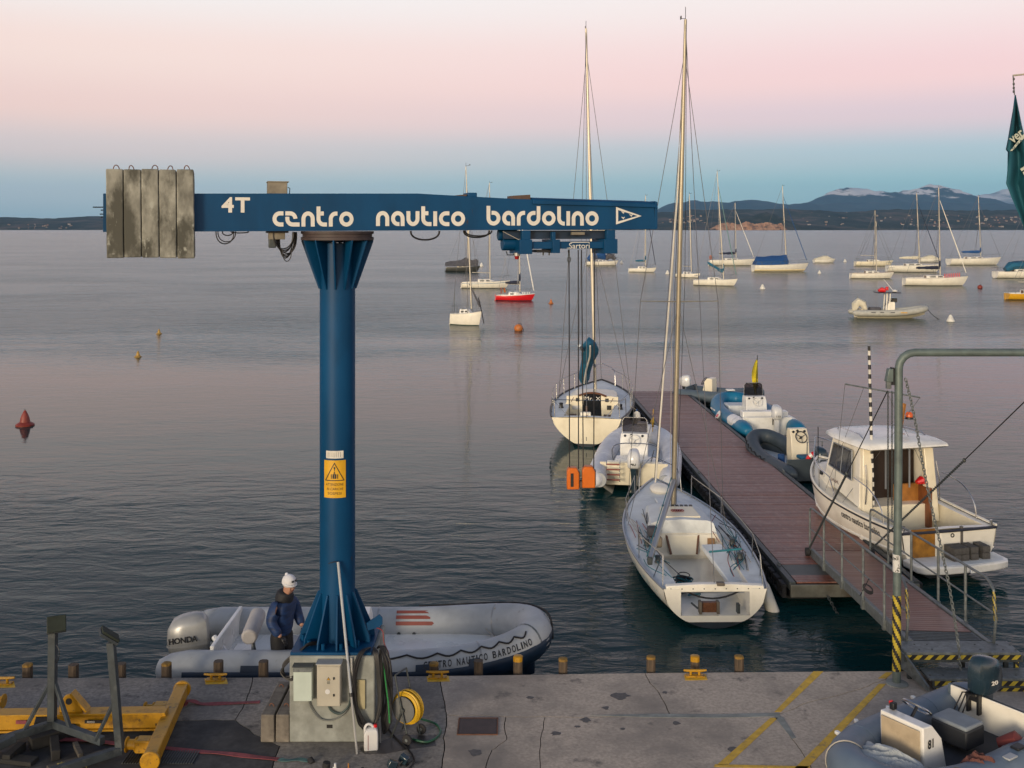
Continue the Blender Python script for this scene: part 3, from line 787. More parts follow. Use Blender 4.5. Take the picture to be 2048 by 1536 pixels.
# ------------------------------------------------------------------ gangway, steps and gantry
def hazard(parent, p0, p1, h, up, name='hazard_tape', pitch=0.16, loc=None, off=0.004):
    """striped warning tape: skewed black and yellow fields on a flat strip"""
    p0, p1, up = Vector(p0), Vector(p1), Vector(up).normalized()
    d = p1 - p0; L = d.length; d.normalize(); nrm = d.cross(up).normalized()
    n = max(2, round(L / (pitch / 2))); st = L / n; sk = min(h, st * 0.9)
    mb = MB()
    for i in range(n + 1):
        a0, a1 = i * st - sk, (i + 1) * st - sk
        b0, b1 = i * st, (i + 1) * st
        quad = [(min(max(a0, 0), L), 0), (min(max(a1, 0), L), 0), (min(max(b1, 0), L), h), (min(max(b0, 0), L), h)]
        if quad[0] == quad[1] and quad[2][0] == quad[3][0]: continue
        pts = [p0 + d * u + up * v + nrm * off for u, v in quad]
        mb.cur = i % 2
        mb.extrude(pts, -nrm * 0.003)
    return mb.build(name, [hazard_y, hazard_k], parent, smooth=0, loc=loc)

def hazard_post(parent, p0, p1, r, name='hazard_tape', pitch=0.13, loc=None, n=12):
    """the same tape wound round a post"""
    p0, p1 = Vector(p0), Vector(p1); d = p1 - p0; L = d.length; dn = d.normalized()
    ax = dn.orthogonal().normalized(); ay = dn.cross(ax)
    ax, ay = Vector((1, 0, 0)), dn.cross(Vector((1, 0, 0))).normalized()
    mb = MB(); m = max(4, int(L / 0.016))
    vs = []; fs = []
    for i in range(m + 1):
        for j in range(n):
            a = 2 * math.pi * j / n
            vs.append(p0 + d * (i / m) + (ax * math.cos(a) + ay * math.sin(a)) * r)
    for i in range(m):
        for j in range(n):
            ph = (i / m * L) / pitch + math.sin(2 * math.pi * (j + 0.5) / n + 0.0) * 0.0 + abs(((j + 0.5) / n) * 2 - 1) * 1.6
            mb.cur = int(math.floor(ph * 2)) % 2
            mb.add([vs[i * n + j], vs[i * n + (j + 1) % n], vs[(i + 1) * n + (j + 1) % n], vs[(i + 1) * n + j]], [(0, 1, 2, 3)])
    return mb.build(name, [hazard_y, hazard_k], parent, smooth=60, loc=loc)

GA, GB, GW = Vector((5.73, 15.12, 1.25)), Vector((6.20, 21.7, 0.56)), 1.12
gang = thing('gangway', 'sloping grey steel gangway with red-brown boards and tube railings down to the pontoon', 'gangway', GA)
off = -GA
gd = (GB - GA).normalized(); GL = (GB - GA).length
gr = Vector((1, -(GB.x - GA.x) / (GB.y - GA.y), 0)).normalized()
for s in (0, 1):
    mb = MB(); mb.bar(GA + gr * GW * s - Vector((0, 0, 0.05)), GB + gr * GW * s - Vector((0, 0, 0.05)), 0.07, 0.17); mb.build('side_beam', galv, gang, bevel=0.008, loc=off)
n = int((GL - 0.62) / 0.118); g0 = None
for i in range(n):
    p = GA + gd * (0.60 + (i + 0.5) * 0.118) + gr * GW / 2
    if g0 is None:
        mb = MB(); mb.box((0, 0, 0), (GW - 0.09, 0.108, 0.025)); o = g0 = mb.build('plank', deck_board, gang, bevel=0.003, seg=1)
    else:
        o = g0.copy(); COL.objects.link(o); o.parent = gang
    o.location = p - GA; o.rotation_euler = (math.atan2(gd.z, math.hypot(gd.x, gd.y)), 0, math.atan2(gr.y, gr.x))
mb = MB(); a_ = GA + gr * GW / 2; mb.bar(a_ + gd * 0.02, a_ + gd * 0.58, GW - 0.08, 0.022); mb.build('ribbed_plate', galv, gang, loc=off)
for i in range(7):
    mb = MB(); q0 = a_ + gd * (0.06 + i * 0.08) + Vector((0, 0, 0.015)); mb.bar(q0 - gr * (GW / 2 - 0.07), q0 + gr * (GW / 2 - 0.07), 0.012, 0.008); mb.build('plate_rib', galv_dark, gang, loc=off)
UPV = Vector((0, 0, 1))
for s in (0, 1):
    base = lambda t: GA + gd * (GL * t) + gr * (GW * s + (0.05 if s else -0.05))
    rail = []
    rail += [base(0.0) + UPV * 0.02, base(-0.012) + UPV * 0.35, base(0.0) + UPV * 0.78] + [base(0.02) + UPV * 0.86, base(0.045) + UPV * 0.90]
    rail += [base(t) + UPV * 0.90 for t in (0.3, 0.6, 0.96)] + [base(0.985) + UPV * 0.88, base(0.995) + UPV * 0.82, base(0.995) + UPV * 0.0]
    mb = MB(); mb.tube(rail, 0.021, 8); mb.build('handrail', galv, gang, loc=off)
    mb = MB(); mb.tube([base(0.0) + UPV * 0.45, base(0.99) + UPV * 0.46], 0.014, 8); mb.build('mid_rail', galv, gang, loc=off)
    for t in (0.17, 0.36, 0.58, 0.80):
        mb = MB(); mb.cyl(base(t) - UPV * 0.12, base(t) + UPV * 0.89, 0.022, n=10); mb.build('railing_post', galv, gang, loc=off)
        mb = MB(); mb.box(base(t) - UPV * 0.05, (0.06, 0.07, 0.16)); mb.build('post_foot', galv, gang, loc=off)
    hazard_post(gang, base(-0.011) + UPV * 0.36, base(0.0) + UPV * 0.76, 0.024, pitch=0.14, loc=off)
for s in (-0.09, GW + 0.09):
    c = GB + gr * s + Vector((0, 0, -0.03)); mb = MB(); mb.cyl(c - gr * 0.045, c + gr * 0.045, 0.085, n=18); mb.build('wheel', rubber, gang, loc=off, bevel=0.012)
mb = MB(); mb.tube([GA + gd * 2.55 - gr * 0.06 + UPV * 0.05, GA + gd * 2.2 - gr * 0.06 + UPV * 0.30, GA + gd * 1.95 - gr * 0.07 + UPV * 0.47], 0.008, 6)
for k in range(4):
    mb.torus(GA + gd * 1.93 - gr * 0.09 + UPV * (0.33 - k * 0.01), 0.13, 0.008, axis=(1, 0.3, 0), squash=0.35 + 0.05 * k, n=16, m=5)
mb.build('tied_rope', rope_dark, gang, loc=off)

SX0, SX1 = 5.52, 7.12
st = thing('metal_steps', 'grey metal steps with black and yellow tape at the end of the gangway', 'steps', (SX0, 14.3, QZ))
off = -Vector((SX0, 14.3, QZ))
mb = MB(); mb.box(((SX0 + SX1) / 2, 14.90, 1.255), (SX1 - SX0, 0.42, 0.035)); mb.build('tread', galv, st, bevel=0.005, loc=off)
mb = MB(); mb.box(((SX0 + SX1) / 2 + 0.22, 14.49, 1.055), (SX1 - SX0 + 0.1, 0.36, 0.035)); mb.build('tread', galv, st, bevel=0.005, loc=off)
for (yy, zz, dx) in ((14.685, 1.237, 0.0), (14.305, 1.037, 0.24)):
    mb = MB(); mb.box(((SX0 + SX1) / 2 + dx, yy + 0.012, zz - 0.045), (SX1 - SX0 + 0.06, 0.02, 0.10)); mb.build('front_lip', galv_dark, st, loc=off)
    hazard(st, (SX0 + dx, yy, zz - 0.06), (SX1 + dx, yy, zz - 0.06), 0.062, (0, 0, 1), loc=off, pitch=0.15)
hazard(st, (SX0 + 0.26, 14.298, QZ + 0.005), (SX1 + 0.26, 14.298, QZ + 0.005), 0.045, (0, 0, 1), loc=off, pitch=0.15)
mb = MB(); mb.box(((SX0 + SX1) / 2 + 0.26, 14.315, QZ + 0.03), (SX1 - SX0 + 0.02, 0.02, 0.06)); mb.build('kick_board', galv_dark, st, loc=off)
for x in (SX0 + 0.05, 6.45, SX1 - 0.05):
    mb = MB(); mb.box((x, 14.72, (QZ + 1.235) / 2), (0.06, 0.05, 1.235 - QZ)); mb.build('leg', galv_dark, st, loc=off)
    mb = MB(); mb.box((x, 15.04, (QZ + 1.235) / 2 - 0.1), (0.06, 0.05, 1.235 - QZ + 0.2)); mb.build('leg', galv_dark, st, loc=off)
    hazard(st, (x + 0.02, 14.692, QZ + 0.16), (x + 0.02, 14.692, 1.17), 0.045, (-1, 0, 0), loc=off, pitch=0.15)
mb = MB(); mb.extrude([(SX0 - 0.03, 15.1, 1.24), (SX0 - 0.03, 14.66, 1.24), (SX0 + 0.13, 14.28, 0.98), (SX0 + 0.13, 14.28, 0.91), (SX0 - 0.03, 14.80, 1.0), (SX0 - 0.03, 15.1, 1.0)], (0.03, 0, 0)); mb.build('stringer', galv, st, loc=off)
mb = MB()
for x in (SX0 + 0.12, SX0 + 0.3, 6.5, SX1 - 0.3, SX1 - 0.12):
    for yy, zz in ((14.8, 1.2725), (14.98, 1.2725), (14.42, 1.0725)):
        mb.cyl((x + 0.1, yy, zz), (x + 0.1, yy, zz + 0.006), 0.014, n=8)
mb.build('bolt_heads', galv_dark, st, loc=off)

gx, gy = 5.33, 14.54
gan = thing('pipe_gantry', 'grey galvanised pipe portal with striped foot that holds up the gangway', 'gantry', (gx, gy, QZ))
off = -Vector((gx, gy, QZ)); rr = 0.055; zt = 5.49
path = [(gx - 0.005, gy, QZ), (gx, gy, 2.0), (gx + 0.02, gy, 4.0), (gx + 0.025, gy, zt - 0.22)]
path += [(gx + 0.025 + 0.22 - 0.22 * math.cos(a), gy, zt - 0.22 + 0.22 * math.sin(a)) for a in (R(22), R(45), R(67), R(90))]
path += [(6.4, gy, zt), (7.9, gy, zt)] + [(7.9 + 0.22 * math.sin(a), gy, zt - 0.22 + 0.22 * math.cos(a)) for a in (R(30), R(60), R(90))] + [(8.12, gy, QZ)]
gpaint = M('gantry_grey_green', (0.125, 0.165, 0.16), 0.5, metal=0.2, var=0.16, vs=6, col2=(0.085, 0.11, 0.11), ms=5, mix=(0.45, 0.7))
mb = MB(); mb.tube(path, rr, 16); mb.build('pipe_frame', gpaint, gan, loc=off)
mb = MB(); mb.lathe([(0.15, 0), (0.15, 0.015), (0.062, 0.03)], (gx, gy, QZ), 18); mb.build('foot_flange', conc_pale, gan, loc=off)
zz = lambda py: CAMZ - (py - HORIZON) * gy / FPX
hazard_post(gan, (gx - 0.004, gy, zz(1341)), (gx - 0.001, gy, zz(1190)), rr + 0.003, pitch=0.20, loc=off, n=20)
mb = MB(); mb.cyl((gx, gy, zz(1143)), (gx, gy, zz(1108)), rr + 0.002, n=18); mb.build('sticker_remains', M('torn_sticker', (0.6, 0.6, 0.58), 0.6, var=0.1, col2=(0.05, 0.05, 0.05), ms=16, mix=(0.56, 0.60)), gan, loc=off)
hx_ = (1777 - 1024) * gy / FPX
mb = MB(); mb.extrude([(hx_ + 0.05, gy - 0.05, zz(737)), (hx_ - 0.01, gy - 0.05, zz(737)), (hx_ - 0.045, gy - 0.05, zz(763)), (hx_ + 0.05, gy - 0.05, zz(763))], (0, 0.10, 0)); mb.build('hoist_housing', gpaint, gan, bevel=0.006, loc=off)
mb = MB(); mb.box((hx_ + 0.0, gy, zz(770)), (0.065, 0.06, 0.10)); mb.build('hoist_body', galv, gan, bevel=0.006, loc=off)
mb = MB(); mb.box((hx_ + 0.052, gy, zz(752)), (0.03, 0.09, 0.24)); mb.build('hoist_bracket', black_plastic, gan, loc=off)

def chain_mesh(pts, link=0.05, wire_r=0.006, mb=None):
    mb = mb or MB()
    pts = [Vector(p) for p in pts]
    seg = [(b - a).length for a, b in zip(pts, pts[1:])]; L = sum(seg)
    n = max(2, int(L / (link * 0.72)))
    def at(s):
        for (a, b), l in zip(zip(pts, pts[1:]), seg):
            if s <= l: return a.lerp(b, s / l), (b - a).normalized()
            s -= l
        return pts[-1], (pts[-1] - pts[-2]).normalized()
    for i in range(n):
        c, d = at((i + 0.5) / n * L)
        sd = d.orthogonal().normalized(); s2 = d.cross(sd)
        w = (sd if i % 2 else s2)
        ring = [c + d * (link / 2 * math.cos(2 * math.pi * k / 8)) + w * (link * 0.30 * math.sin(2 * math.pi * k / 8)) for k in range(8)]
        mb.tube(ring, wire_r, 4, closed=True)
    return mb
def chain(name, pts, label, link=0.05, wire_r=0.006, mat=None, group='chains on the pipe gantry'):
    o = chain_mesh(pts, link, wire_r).build(name, mat or galv, smooth=60)
    return tag(o, label, 'chain', group, kind=None)
ga = lambda px, py, y=gy: at_depth(px, py, y)
chain('slack_chain', [ga(1811, 757, 14.5), ga(1822, 800, 14.5), ga(1832, 850, 14.5), ga(1846, 930, 14.5), ga(1862, 1010, 14.5), ga(1880, 1085, 14.5), ga(1896, 1160, 14.5), ga(1908, 1230, 14.5), ga(1918, 1300, 14.55), ga(1921, 1345, 14.6)],
      'long slack galvanised chain hanging down in front of the white cabin boat', 0.062, 0.0075)
chain('hoist_chain', [ga(1776, 783), ga(1776, 960), ga(1776, 1010), ga(1777, 1112)], 'thin dark hoist chain hanging left of the gantry post', 0.034, 0.0045, galv_dark)
chain('hand_chain', [ga(1784, 783), ga(1784, 965), ga(1784, 1040)], 'second thin hoist chain hugging the gantry post', 0.034, 0.0045, galv_dark)
wl_ = GB - gr * 0.06 + UPV * 0.0; wr_ = GB + gr * (GW + 0.06)
hl = ga(1775, 782)
m1 = hl.lerp(wl_, 0.42)
t = thing('suspension_chain', 'dark rope and chain from the gantry hoist to the left gangway wheel', 'chain', wl_, group='gangway suspension lines')
mb = MB(); mb.tube([hl, m1], 0.009, 6); mb.build('rope', rope_dark, t, loc=-wl_)
chain_mesh([m1, wl_ + UPV * 0.03], 0.055, 0.008).build('links', galv_dark, t, loc=-wl_, smooth=60)
mb = MB(); mb.ell(m1, (0.03, 0.03, 0.04), 8, 6); mb.build('shackle', galv_dark, t, loc=-wl_)
hr = Vector((7.35, gy, zz(768))); m1 = hr.lerp(wr_, 0.36)
t = thing('suspension_chain', 'dark rope and chain running from the upper right to the right gangway end', 'chain', wr_, group='gangway suspension lines')
mb = MB(); mb.tube([hr, m1], 0.009, 6); mb.build('rope', rope_dark, t, loc=-wr_)
chain_mesh([m1, wr_ + UPV * 0.03], 0.055, 0.008).build('links', galv_dark, t, loc=-wr_, smooth=60)
mb = MB(); mb.ell(m1, (0.03, 0.03, 0.04), 8, 6); mb.build('shackle', galv_dark, t, loc=-wr_)
pe = P0 + Vector((0.7, -0.02, 0.22))
chain('mooring_chain', [pe, pe + Vector((0.12, -0.6, -0.35)), pe + Vector((0.3, -1.2, -0.9))], 'short rusty chain slanting into the water under the pontoon end', 0.08, 0.011, galv_dark, 'mooring chains of the pontoon')

# =================================================================== THE CRANE
CX, CY = -2.227, 13.40
PTOP = 1.96
ped = thing('concrete_pedestal', 'pale concrete block pedestal that carries the blue crane', 'pedestal', (CX + 0.02, CY, QZ))
mb = MB(); mb.box((0, 0, (PTOP - QZ) / 2), (1.05, 1.04, PTOP - QZ)); mb.build('block', conc_pale, ped, bevel=0.02)
mb = MB(); mb.box((-0.03, -0.523, 0.20), (0.07, 0.006, 0.04)); mb.build('stain_plate', crack_dark, ped)
mb = MB(); mb.box((0.36, -0.535, 0.60), (0.10, 0.03, 0.36)); mb.build('cable_duct', M('duct_yellowed', (0.33, 0.29, 0.17), 0.6, var=0.15), ped, bevel=0.006)

crane = thing('jib_crane', 'blue column jib crane with white lettering and concrete counterweights', 'crane', (CX, CY, PTOP))
CO = Vector((CX, CY, PTOP)); off = -CO
def cb(mb, name, mat=crane_blue, **kw): return mb.build(name, mat, crane, loc=off, **kw)
mb = MB(); mb.box((CX, CY, PTOP + 0.018), (1.0, 1.0, 0.035)); cb(mb, 'base_plate', bevel=0.006)
for i in range(12):
    a = R(15 + i * 30); c_ = (CX + 0.43 * math.cos(a), CY + 0.43 * math.sin(a))
    mb = MB(); mb.cyl((*c_, PTOP + 0.035), (*c_, PTOP + 0.11), 0.022, n=6); cb(mb, 'anchor_bolt')
mb = MB(); mb.tube([(CX, CY, PTOP + 0.036), (CX, CY, 4.5), (CX, CY, 7.02)], 0.224, 40); cb(mb, 'column')
def fin(a, prof, th):
    d = Vector((math.cos(a), math.sin(a), 0)); s = Vector((-math.sin(a), math.cos(a), 0))
    mb = MB(); mb.extrude([Vector((CX, CY, 0)) + d * r_ + Vector((0, 0, z)) - s * th / 2 for r_, z in prof], s * th)
    return mb
for i in range(12):
    a = R(i * 30 + 8)
    cb(fin(a, [(0.20, PTOP + 0.036), (0.475, PTOP + 0.036), (0.465, PTOP + 0.12), (0.245, 2.60), (0.20, 2.60)], 0.022), 'base_gusset', bevel=0.003)
for i in range(12):
    a = R(i * 30 + 3)
    cb(fin(a, [(0.20, 6.44), (0.240, 6.44), (0.455, 7.04), (0.455, 7.09), (0.20, 7.09)], 0.02), 'head_gusset', bevel=0.003)
mb = MB(); mb.lathe([(0.20, 7.03), (0.46, 7.06), (0.46, 7.095), (0.44, 7.10), (0.44, 7.135), (0.46, 7.14), (0.46, 7.172), (0.2, 7.172)], (CX, CY, 0), 40); cb(mb, 'slewing_ring', M('ring_rusty', (0.05, 0.035, 0.035), 0.6, var=0.3))
mb = MB(); mb.extrude([(CX + 0.40, CY - 0.22, 2.25), (CX + 0.56, CY - 0.22, 2.36), (CX + 0.60, CY - 0.22, 2.32), (CX + 0.60, CY - 0.22, 2.24), (CX + 0.55, CY - 0.22, 2.20), (CX + 0.42, CY - 0.22, 2.16)], (0, 0.025, 0)); cb(mb, 'lifting_lug')
# beam: welded box girder, tapering towards the tip
BF, BD = 13.19, 0.42           # front plane and depth, before slewing
SLEW = R(16)                   # the jib is slewed: its counterweight end comes nearer
_dep = [13.2]
def slewed(px, plane):
    k = (px - 1024) / FPX; d = plane - CY; c_, s_ = math.cos(SLEW), math.sin(SLEW)
    u = (k * (CY + d * c_) - CX + d * s_) / (c_ - k * s_)
    _dep[0] = CY + u * s_ + d * c_
    return CX + u
bx = lambda px: slewed(px, BF)
bz = lambda py: CAMZ - (py - HORIZON) * _dep[0] / FPX
ROTZ = Matrix.Rotation(SLEW, 3, 'Z')
def spin(o, moved=True):
    o.rotation_euler = (0, 0, SLEW)
    if moved: o.location = ROTZ @ Vector(o.location)
    return o
def cb(mb, name, mat=crane_blue, **kw): return spin(mb.build(name, mat, crane, loc=off, **kw))
mb = MB(); mb.extrude([(bx(206), BF, bz(387)), (bx(835), BF, bz(387)), (bx(1035), BF, bz(398)), (bx(1308), BF, bz(405)), (bx(1311), BF, bz(457)), (bx(700), BF, bz(460.5)), (bx(206), BF, bz(462))], (0, BD, 0)); cb(mb, 'beam', bevel=0.006)
mb = MB(); mb.extrude([(bx(206), BF - 0.012, bz(460.5)), (bx(1311), BF - 0.012, bz(455.5)), (bx(1311), BF - 0.012, bz(458.5)), (bx(206), BF - 0.012, bz(464))], (0, BD + 0.024, 0)); cb(mb, 'bottom_flange', bevel=0.002)
ring = [(BF - 0.03, bz(402)), (BF - 0.02, bz(393)), (BF + 0.03, bz(388)), (BF + 0.18, bz(386.5)), (BF + BD - 0.03, bz(388)), (BF + BD + 0.02, bz(393)), (BF + BD + 0.03, bz(402))]
mb = MB()
rows = []
for px, dz, sq in ((1065, 0.0, 1), (1180, -0.018, 1), (1296, -0.036, 1), (1309, -0.040, 0.97), (1314.5, -0.055, 0.9)):
    rows.append([Vector((bx(px), BF + BD / 2 + (y - BF - BD / 2) * (1 if sq == 1 else 0.97), bz(402) - 0.03 + (z - bz(402) + 0.03) * sq + dz)) for y, z in ring])
mb.loft(rows, True, True); cb(mb, 'tip_cover', bevel=0.004)
mb = MB(); mb.extrude([(bx(1309.5), BF - 0.004, bz(402)), (bx(1315), BF - 0.004, bz(404)), (bx(1315), BF - 0.004, bz(457)), (bx(1309.5), BF - 0.004, bz(459))], (0, BD + 0.008, 0)); cb(mb, 'end_plate', bevel=0.004)
mb = MB(); mb.extrude([(bx(1028), BF + 0.05, bz(400)), (bx(1063), BF + 0.05, bz(402)), (bx(1063), BF + 0.05, bz(389)), (bx(1029), BF + 0.05, bz(391))], (0, 0.3, 0)); cb(mb, 'cover_back', M('cover_rust', (0.10, 0.065, 0.05), 0.8, var=0.2))
mb = MB(); mb.box(((bx(948)), BF + 0.22, bz(389.5)), (0.12, 0.3, 0.06)); cb(mb, 'top_box', bevel=0.01)
mb = MB(); mb.extrude([(bx(905), BF + 0.1, bz(391)), (bx(937), BF + 0.1, bz(388)), (bx(937), BF + 0.1, bz(394)), (bx(905), BF + 0.1, bz(394))], (0, 0.2, 0)); cb(mb, 'top_wedge', MATS['cover_rust'])
mb = MB(); mb.box(((bx(556)), BF + 0.2, bz(375)), (0.235, 0.3, 0.155)); cb(mb, 'junction_box', M('box_weathered', (0.21, 0.19, 0.15), 0.8, var=0.25, vs=7), bevel=0.008)
mb = MB(); mb.box((bx(557), BF + 0.2, bz(363.0)), (0.26, 0.33, 0.012)); cb(mb, 'junction_lid', MATS['box_weathered'])
mb = MB(); mb.tube([(bx(580), BF + 0.1, bz(387)), (bx(581), BF + 0.1, bz(376)), (bx(577), BF + 0.1, bz(374))], 0.006, 6); cb(mb, 'conduit', black_plastic)
for py, l in ((414, 22), (420, 6), (428, 8), (434, 6)):
    mb = MB(); mb.cyl((bx(206), BF + 0.1, bz(py)), (bx(206 - l), BF + 0.1, bz(py)), 0.008, n=6); cb(mb, 'end_stud', black_plastic)
# counterweights: five cast slabs with lifting loops
SF = 13.05
sx = lambda px: slewed(px, SF)
sz = lambda py: CAMZ - (py - HORIZON) * _dep[0] / FPX
rs = random.Random(3)
for i in range(5):
    x0, x1 = sx(211 + i * 35.4 + 0.6), sx(211 + (i + 1) * 35.4 - 0.8)
    zt_, zb_ = sz(338 + rs.uniform(-0.5, 1.5)), sz(516.5 + rs.uniform(-2, 0.6))
    sh = 0.011 * (0.8 + 0.05 * i)
    mb = MB(); nz = 14; rings = []
    for k in range(nz + 1):
        t = k / nz; z = zb_ + (zt_ - zb_) * t
        j = lambda s: 0.004 * noise.noise(Vector((i * 3.1 + s, t * 9, s * 2.0)))
        dx = (1 - t) * sh
        rings.append([Vector((x0 + dx + j(1), SF + j(2), z)), Vector((x1 + dx + j(3), SF + j(4), z)), Vector((x1 + dx + j(3), SF + 0.62, z)), Vector((x0 + dx + j(1), SF + 0.62, z))])
    mb.loft(rings)
    s_ = cb(mb, 'counterweight_slab', conc_slab, bevel=0.012)
    mb = MB(); cxm = (x0 + x1) / 2 + rs.uniform(-0.02, 0.05)
    mb.torus((cxm, SF + 0.2, zt_ + 0.0), 0.035, 0.006, axis=(rs.uniform(-0.9, 0.9), 1, 0.2), n=12, m=5, squash=1.6, a0=0, a1=math.pi)
    o = mb.build('lifting_loop', rust, s_)
# hoist trolley under the tip
tz = lambda py: CAMZ - (py - HORIZON) * _dep[0] / FPX
tx = lambda px: slewed(px, 13.22)
def tbox(x0, x1, y0, y1, d0, d1, name, mat=crane_blue, bev=0.005):
    mb = MB(); mb.box(((tx(x0) + tx(x1)) / 2, (d0 + d1) / 2, (tz(y0) + tz(y1)) / 2), (tx(x1) - tx(x0), d1 - d0, tz(y0) - tz(y1)))
    return mb.build(name, mat, trolley_root, loc=off, bevel=bev)
trolley_root = MB().box(((tx(1040) + tx(1230)) / 2, 13.42, tz(490)), (tx(1230) - tx(1040), 0.44, tz(483) - tz(497))).build('trolley', crane_blue, crane, loc=off, bevel=0.006)
spin(trolley_root)
off_t = off; off = Vector((0, 0, 0))
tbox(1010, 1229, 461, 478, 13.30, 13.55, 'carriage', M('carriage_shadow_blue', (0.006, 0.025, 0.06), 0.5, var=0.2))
tbox(1037, 1062, 479, 508, 13.16, 13.66, 'bracket'); tbox(1103.5, 1118, 479, 506, 13.17, 13.66, 'bracket'); tbox(1206, 1232, 478, 507, 13.16, 13.66, 'bracket')
tbox(1043, 1060, 461, 480, 13.19, 13.27, 'post'); tbox(1103, 1110, 464, 480, 13.19, 13.27, 'post'); tbox(1212, 1229, 460, 479, 13.19, 13.27, 'post')
tbox(1075, 1103, 500, 505, 13.25, 13.5, 'underplate', black_plastic); tbox(1142, 1168, 464, 470, 13.18, 13.24, 'label_plate', MATS['box_weathered'])
mb = MB(); mb.cyl((tx(1004), 13.42, tz(470)), (tx(1042), 13.42, tz(470)), 0.075, n=16); mb.build('motor', crane_blue, trolley_root, bevel=0.01)
mb = MB(); mb.cyl((tx(1012), 13.42, tz(488)), (tx(1040), 13.42, tz(488)), 0.09, n=16); mb.build('gearbox', crane_blue, trolley_root, bevel=0.01)
mb = MB(); mb.cyl((tx(1037), 13.3, tz(506)), (tx(1037), 13.3, tz(512)), 0.042, n=14); mb.build('lamp_base', motor_silver, trolley_root)
mb = MB(); mb.cyl((tx(1037), 13.3, tz(512)), (tx(1037), 13.3, tz(519)), 0.034, 0.024, n=14); mb.build('red_lamp', M('lamp_red', (0.25, 0.01, 0.012), 0.3), trolley_root)
mb = MB(); mb.tube([(tx(1016), 13.3, tz(503)), (tx(1018), 13.3, tz(510)), (tx(1030), 13.3, tz(510)), (tx(1034), 13.3, tz(505))], 0.008, 6); mb.build('guard_rod', black_plastic, trolley_root)
mb = MB(); mb.tube([(tx(1005), 13.2, tz(463)), (tx(1038), 13.2, tz(480))], 0.004, 5); mb.build('cable', rope_light, trolley_root)
for px in (1090, 1102):
    mb = MB(); mb.cyl((tx(px), 13.3, tz(505)), (tx(px), 13.3, tz(511)), 0.01, n=6); mb.build('peg', black_plastic, trolley_root)
text('Sartori', letter_white, trolley_root, frame((tx(1137), 13.197, tz(497)), (1, 0, 0), (0, 0, 1)), 0.1, fit=(tx(1178) - tx(1137), tz(486) - tz(497)), bold=0.0)
mb = MB(); mb.box(((tx(1140) + tx(1178)) / 2, 13.197, tz(484.7)), (tx(1178) - tx(1140), 0.003, 0.008)); mb.build('lettering_bar', letter_white, trolley_root)
text('DITTA', letter_white, trolley_root, frame((tx(1133), 13.197, tz(497)), (1, 0, 0), (0, 0, 1)), 0.02, fit=(0.026, 0.012))
off = off_t
# festoon cables
def loop(x0, x1, y0, drop, r_, mat=hose_black, d=13.35, skew=0.0):
    mb = MB(); pts = []
    for i in range(15):
        u = i / 14; ph = math.pi * u
        pts.append((bx(x0 + (x1 - x0) * (0.5 - 0.5 * math.cos(ph)) + skew * math.sin(ph)), d, bz(y0 + drop * math.sin(ph) ** 0.8)))
    mb.tube(pts, r_, 6); cb(mb, 'festoon_cable', mat)
for a in ((826, 884, 462, 18, 0.013), (933, 985, 461, 14, 0.012), (936, 990, 461, 11, 0.010)): loop(*a)
for a in ((432, 468, 463, 25, 0.008, hose_black, 13.3), (436, 472, 463, 21, 0.007, hose_black, 13.36), (445, 466, 463, 8, 0.008, hose_black, 13.3), (462, 498, 463, 3, 0.008, hose_black, 13.3)): loop(*a)
rs = random.Random(4)
for k in range(7): loop(548 + k * 2.2, 590 + rs.uniform(-3, 6), 464, 34 + k * 3.2, 0.009, hose_black, 13.3 + 0.02 * k, skew=rs.uniform(-2, 3))
loop(566, 584, 500, 23, 0.006, hose_black, 13.28)
mb = MB(); mb.box((bx(555), 13.38, bz(471)), (0.20, 0.16, 0.10)); cb(mb, 'slip_box', MATS['box_weathered'], bevel=0.006)
mb = MB(); mb.box((bx(546), 13.36, bz(484)), (0.09, 0.1, 0.15)); cb(mb, 'slip_motor', galv_dark, bevel=0.01)
mb = MB(); mb.box((bx(556), 13.38, bz(463.5)), (0.27, 0.2, 0.03)); cb(mb, 'slip_plate', black_plastic)

# painted lettering: rounded strokes, built as flat ribbons
def stroke(mb, pts, t, z, closed=False):
    pts = [Vector((p[0], p[1])) for p in pts]; n = len(pts); L_, R_ = [], []
    for i, p in enumerate(pts):
        a = pts[i - 1] if (i or closed) else None
        b = pts[(i + 1) % n] if (i < n - 1 or closed) else None
        d1 = (p - a).normalized() if a is not None else (b - p).normalized()
        d2 = (b - p).normalized() if b is not None else d1
        d = (d1 + d2).normalized(); nn = Vector((-d.y, d.x)); w = t / 2 / max(0.5, math.cos(d1.angle(d2) / 2) if d1.length and d2.length else 1)
        L_.append(p + nn * w); R_.append(p - nn * w)
    m = n if closed else n - 1
    vs = [(*p, z) for p in L_] + [(*p, z) for p in R_]
    mb.add(vs, [(i, (i + 1) % n, n + (i + 1) % n, n + i) for i in range(m)])
T = 0.27
def A2(cx, cy, rx, ry, a0, a1, n=10): return [(cx + rx * math.cos(R(a0 + (a1 - a0) * i / n)), cy + ry * math.sin(R(a0 + (a1 - a0) * i / n))) for i in range(n + 1)]
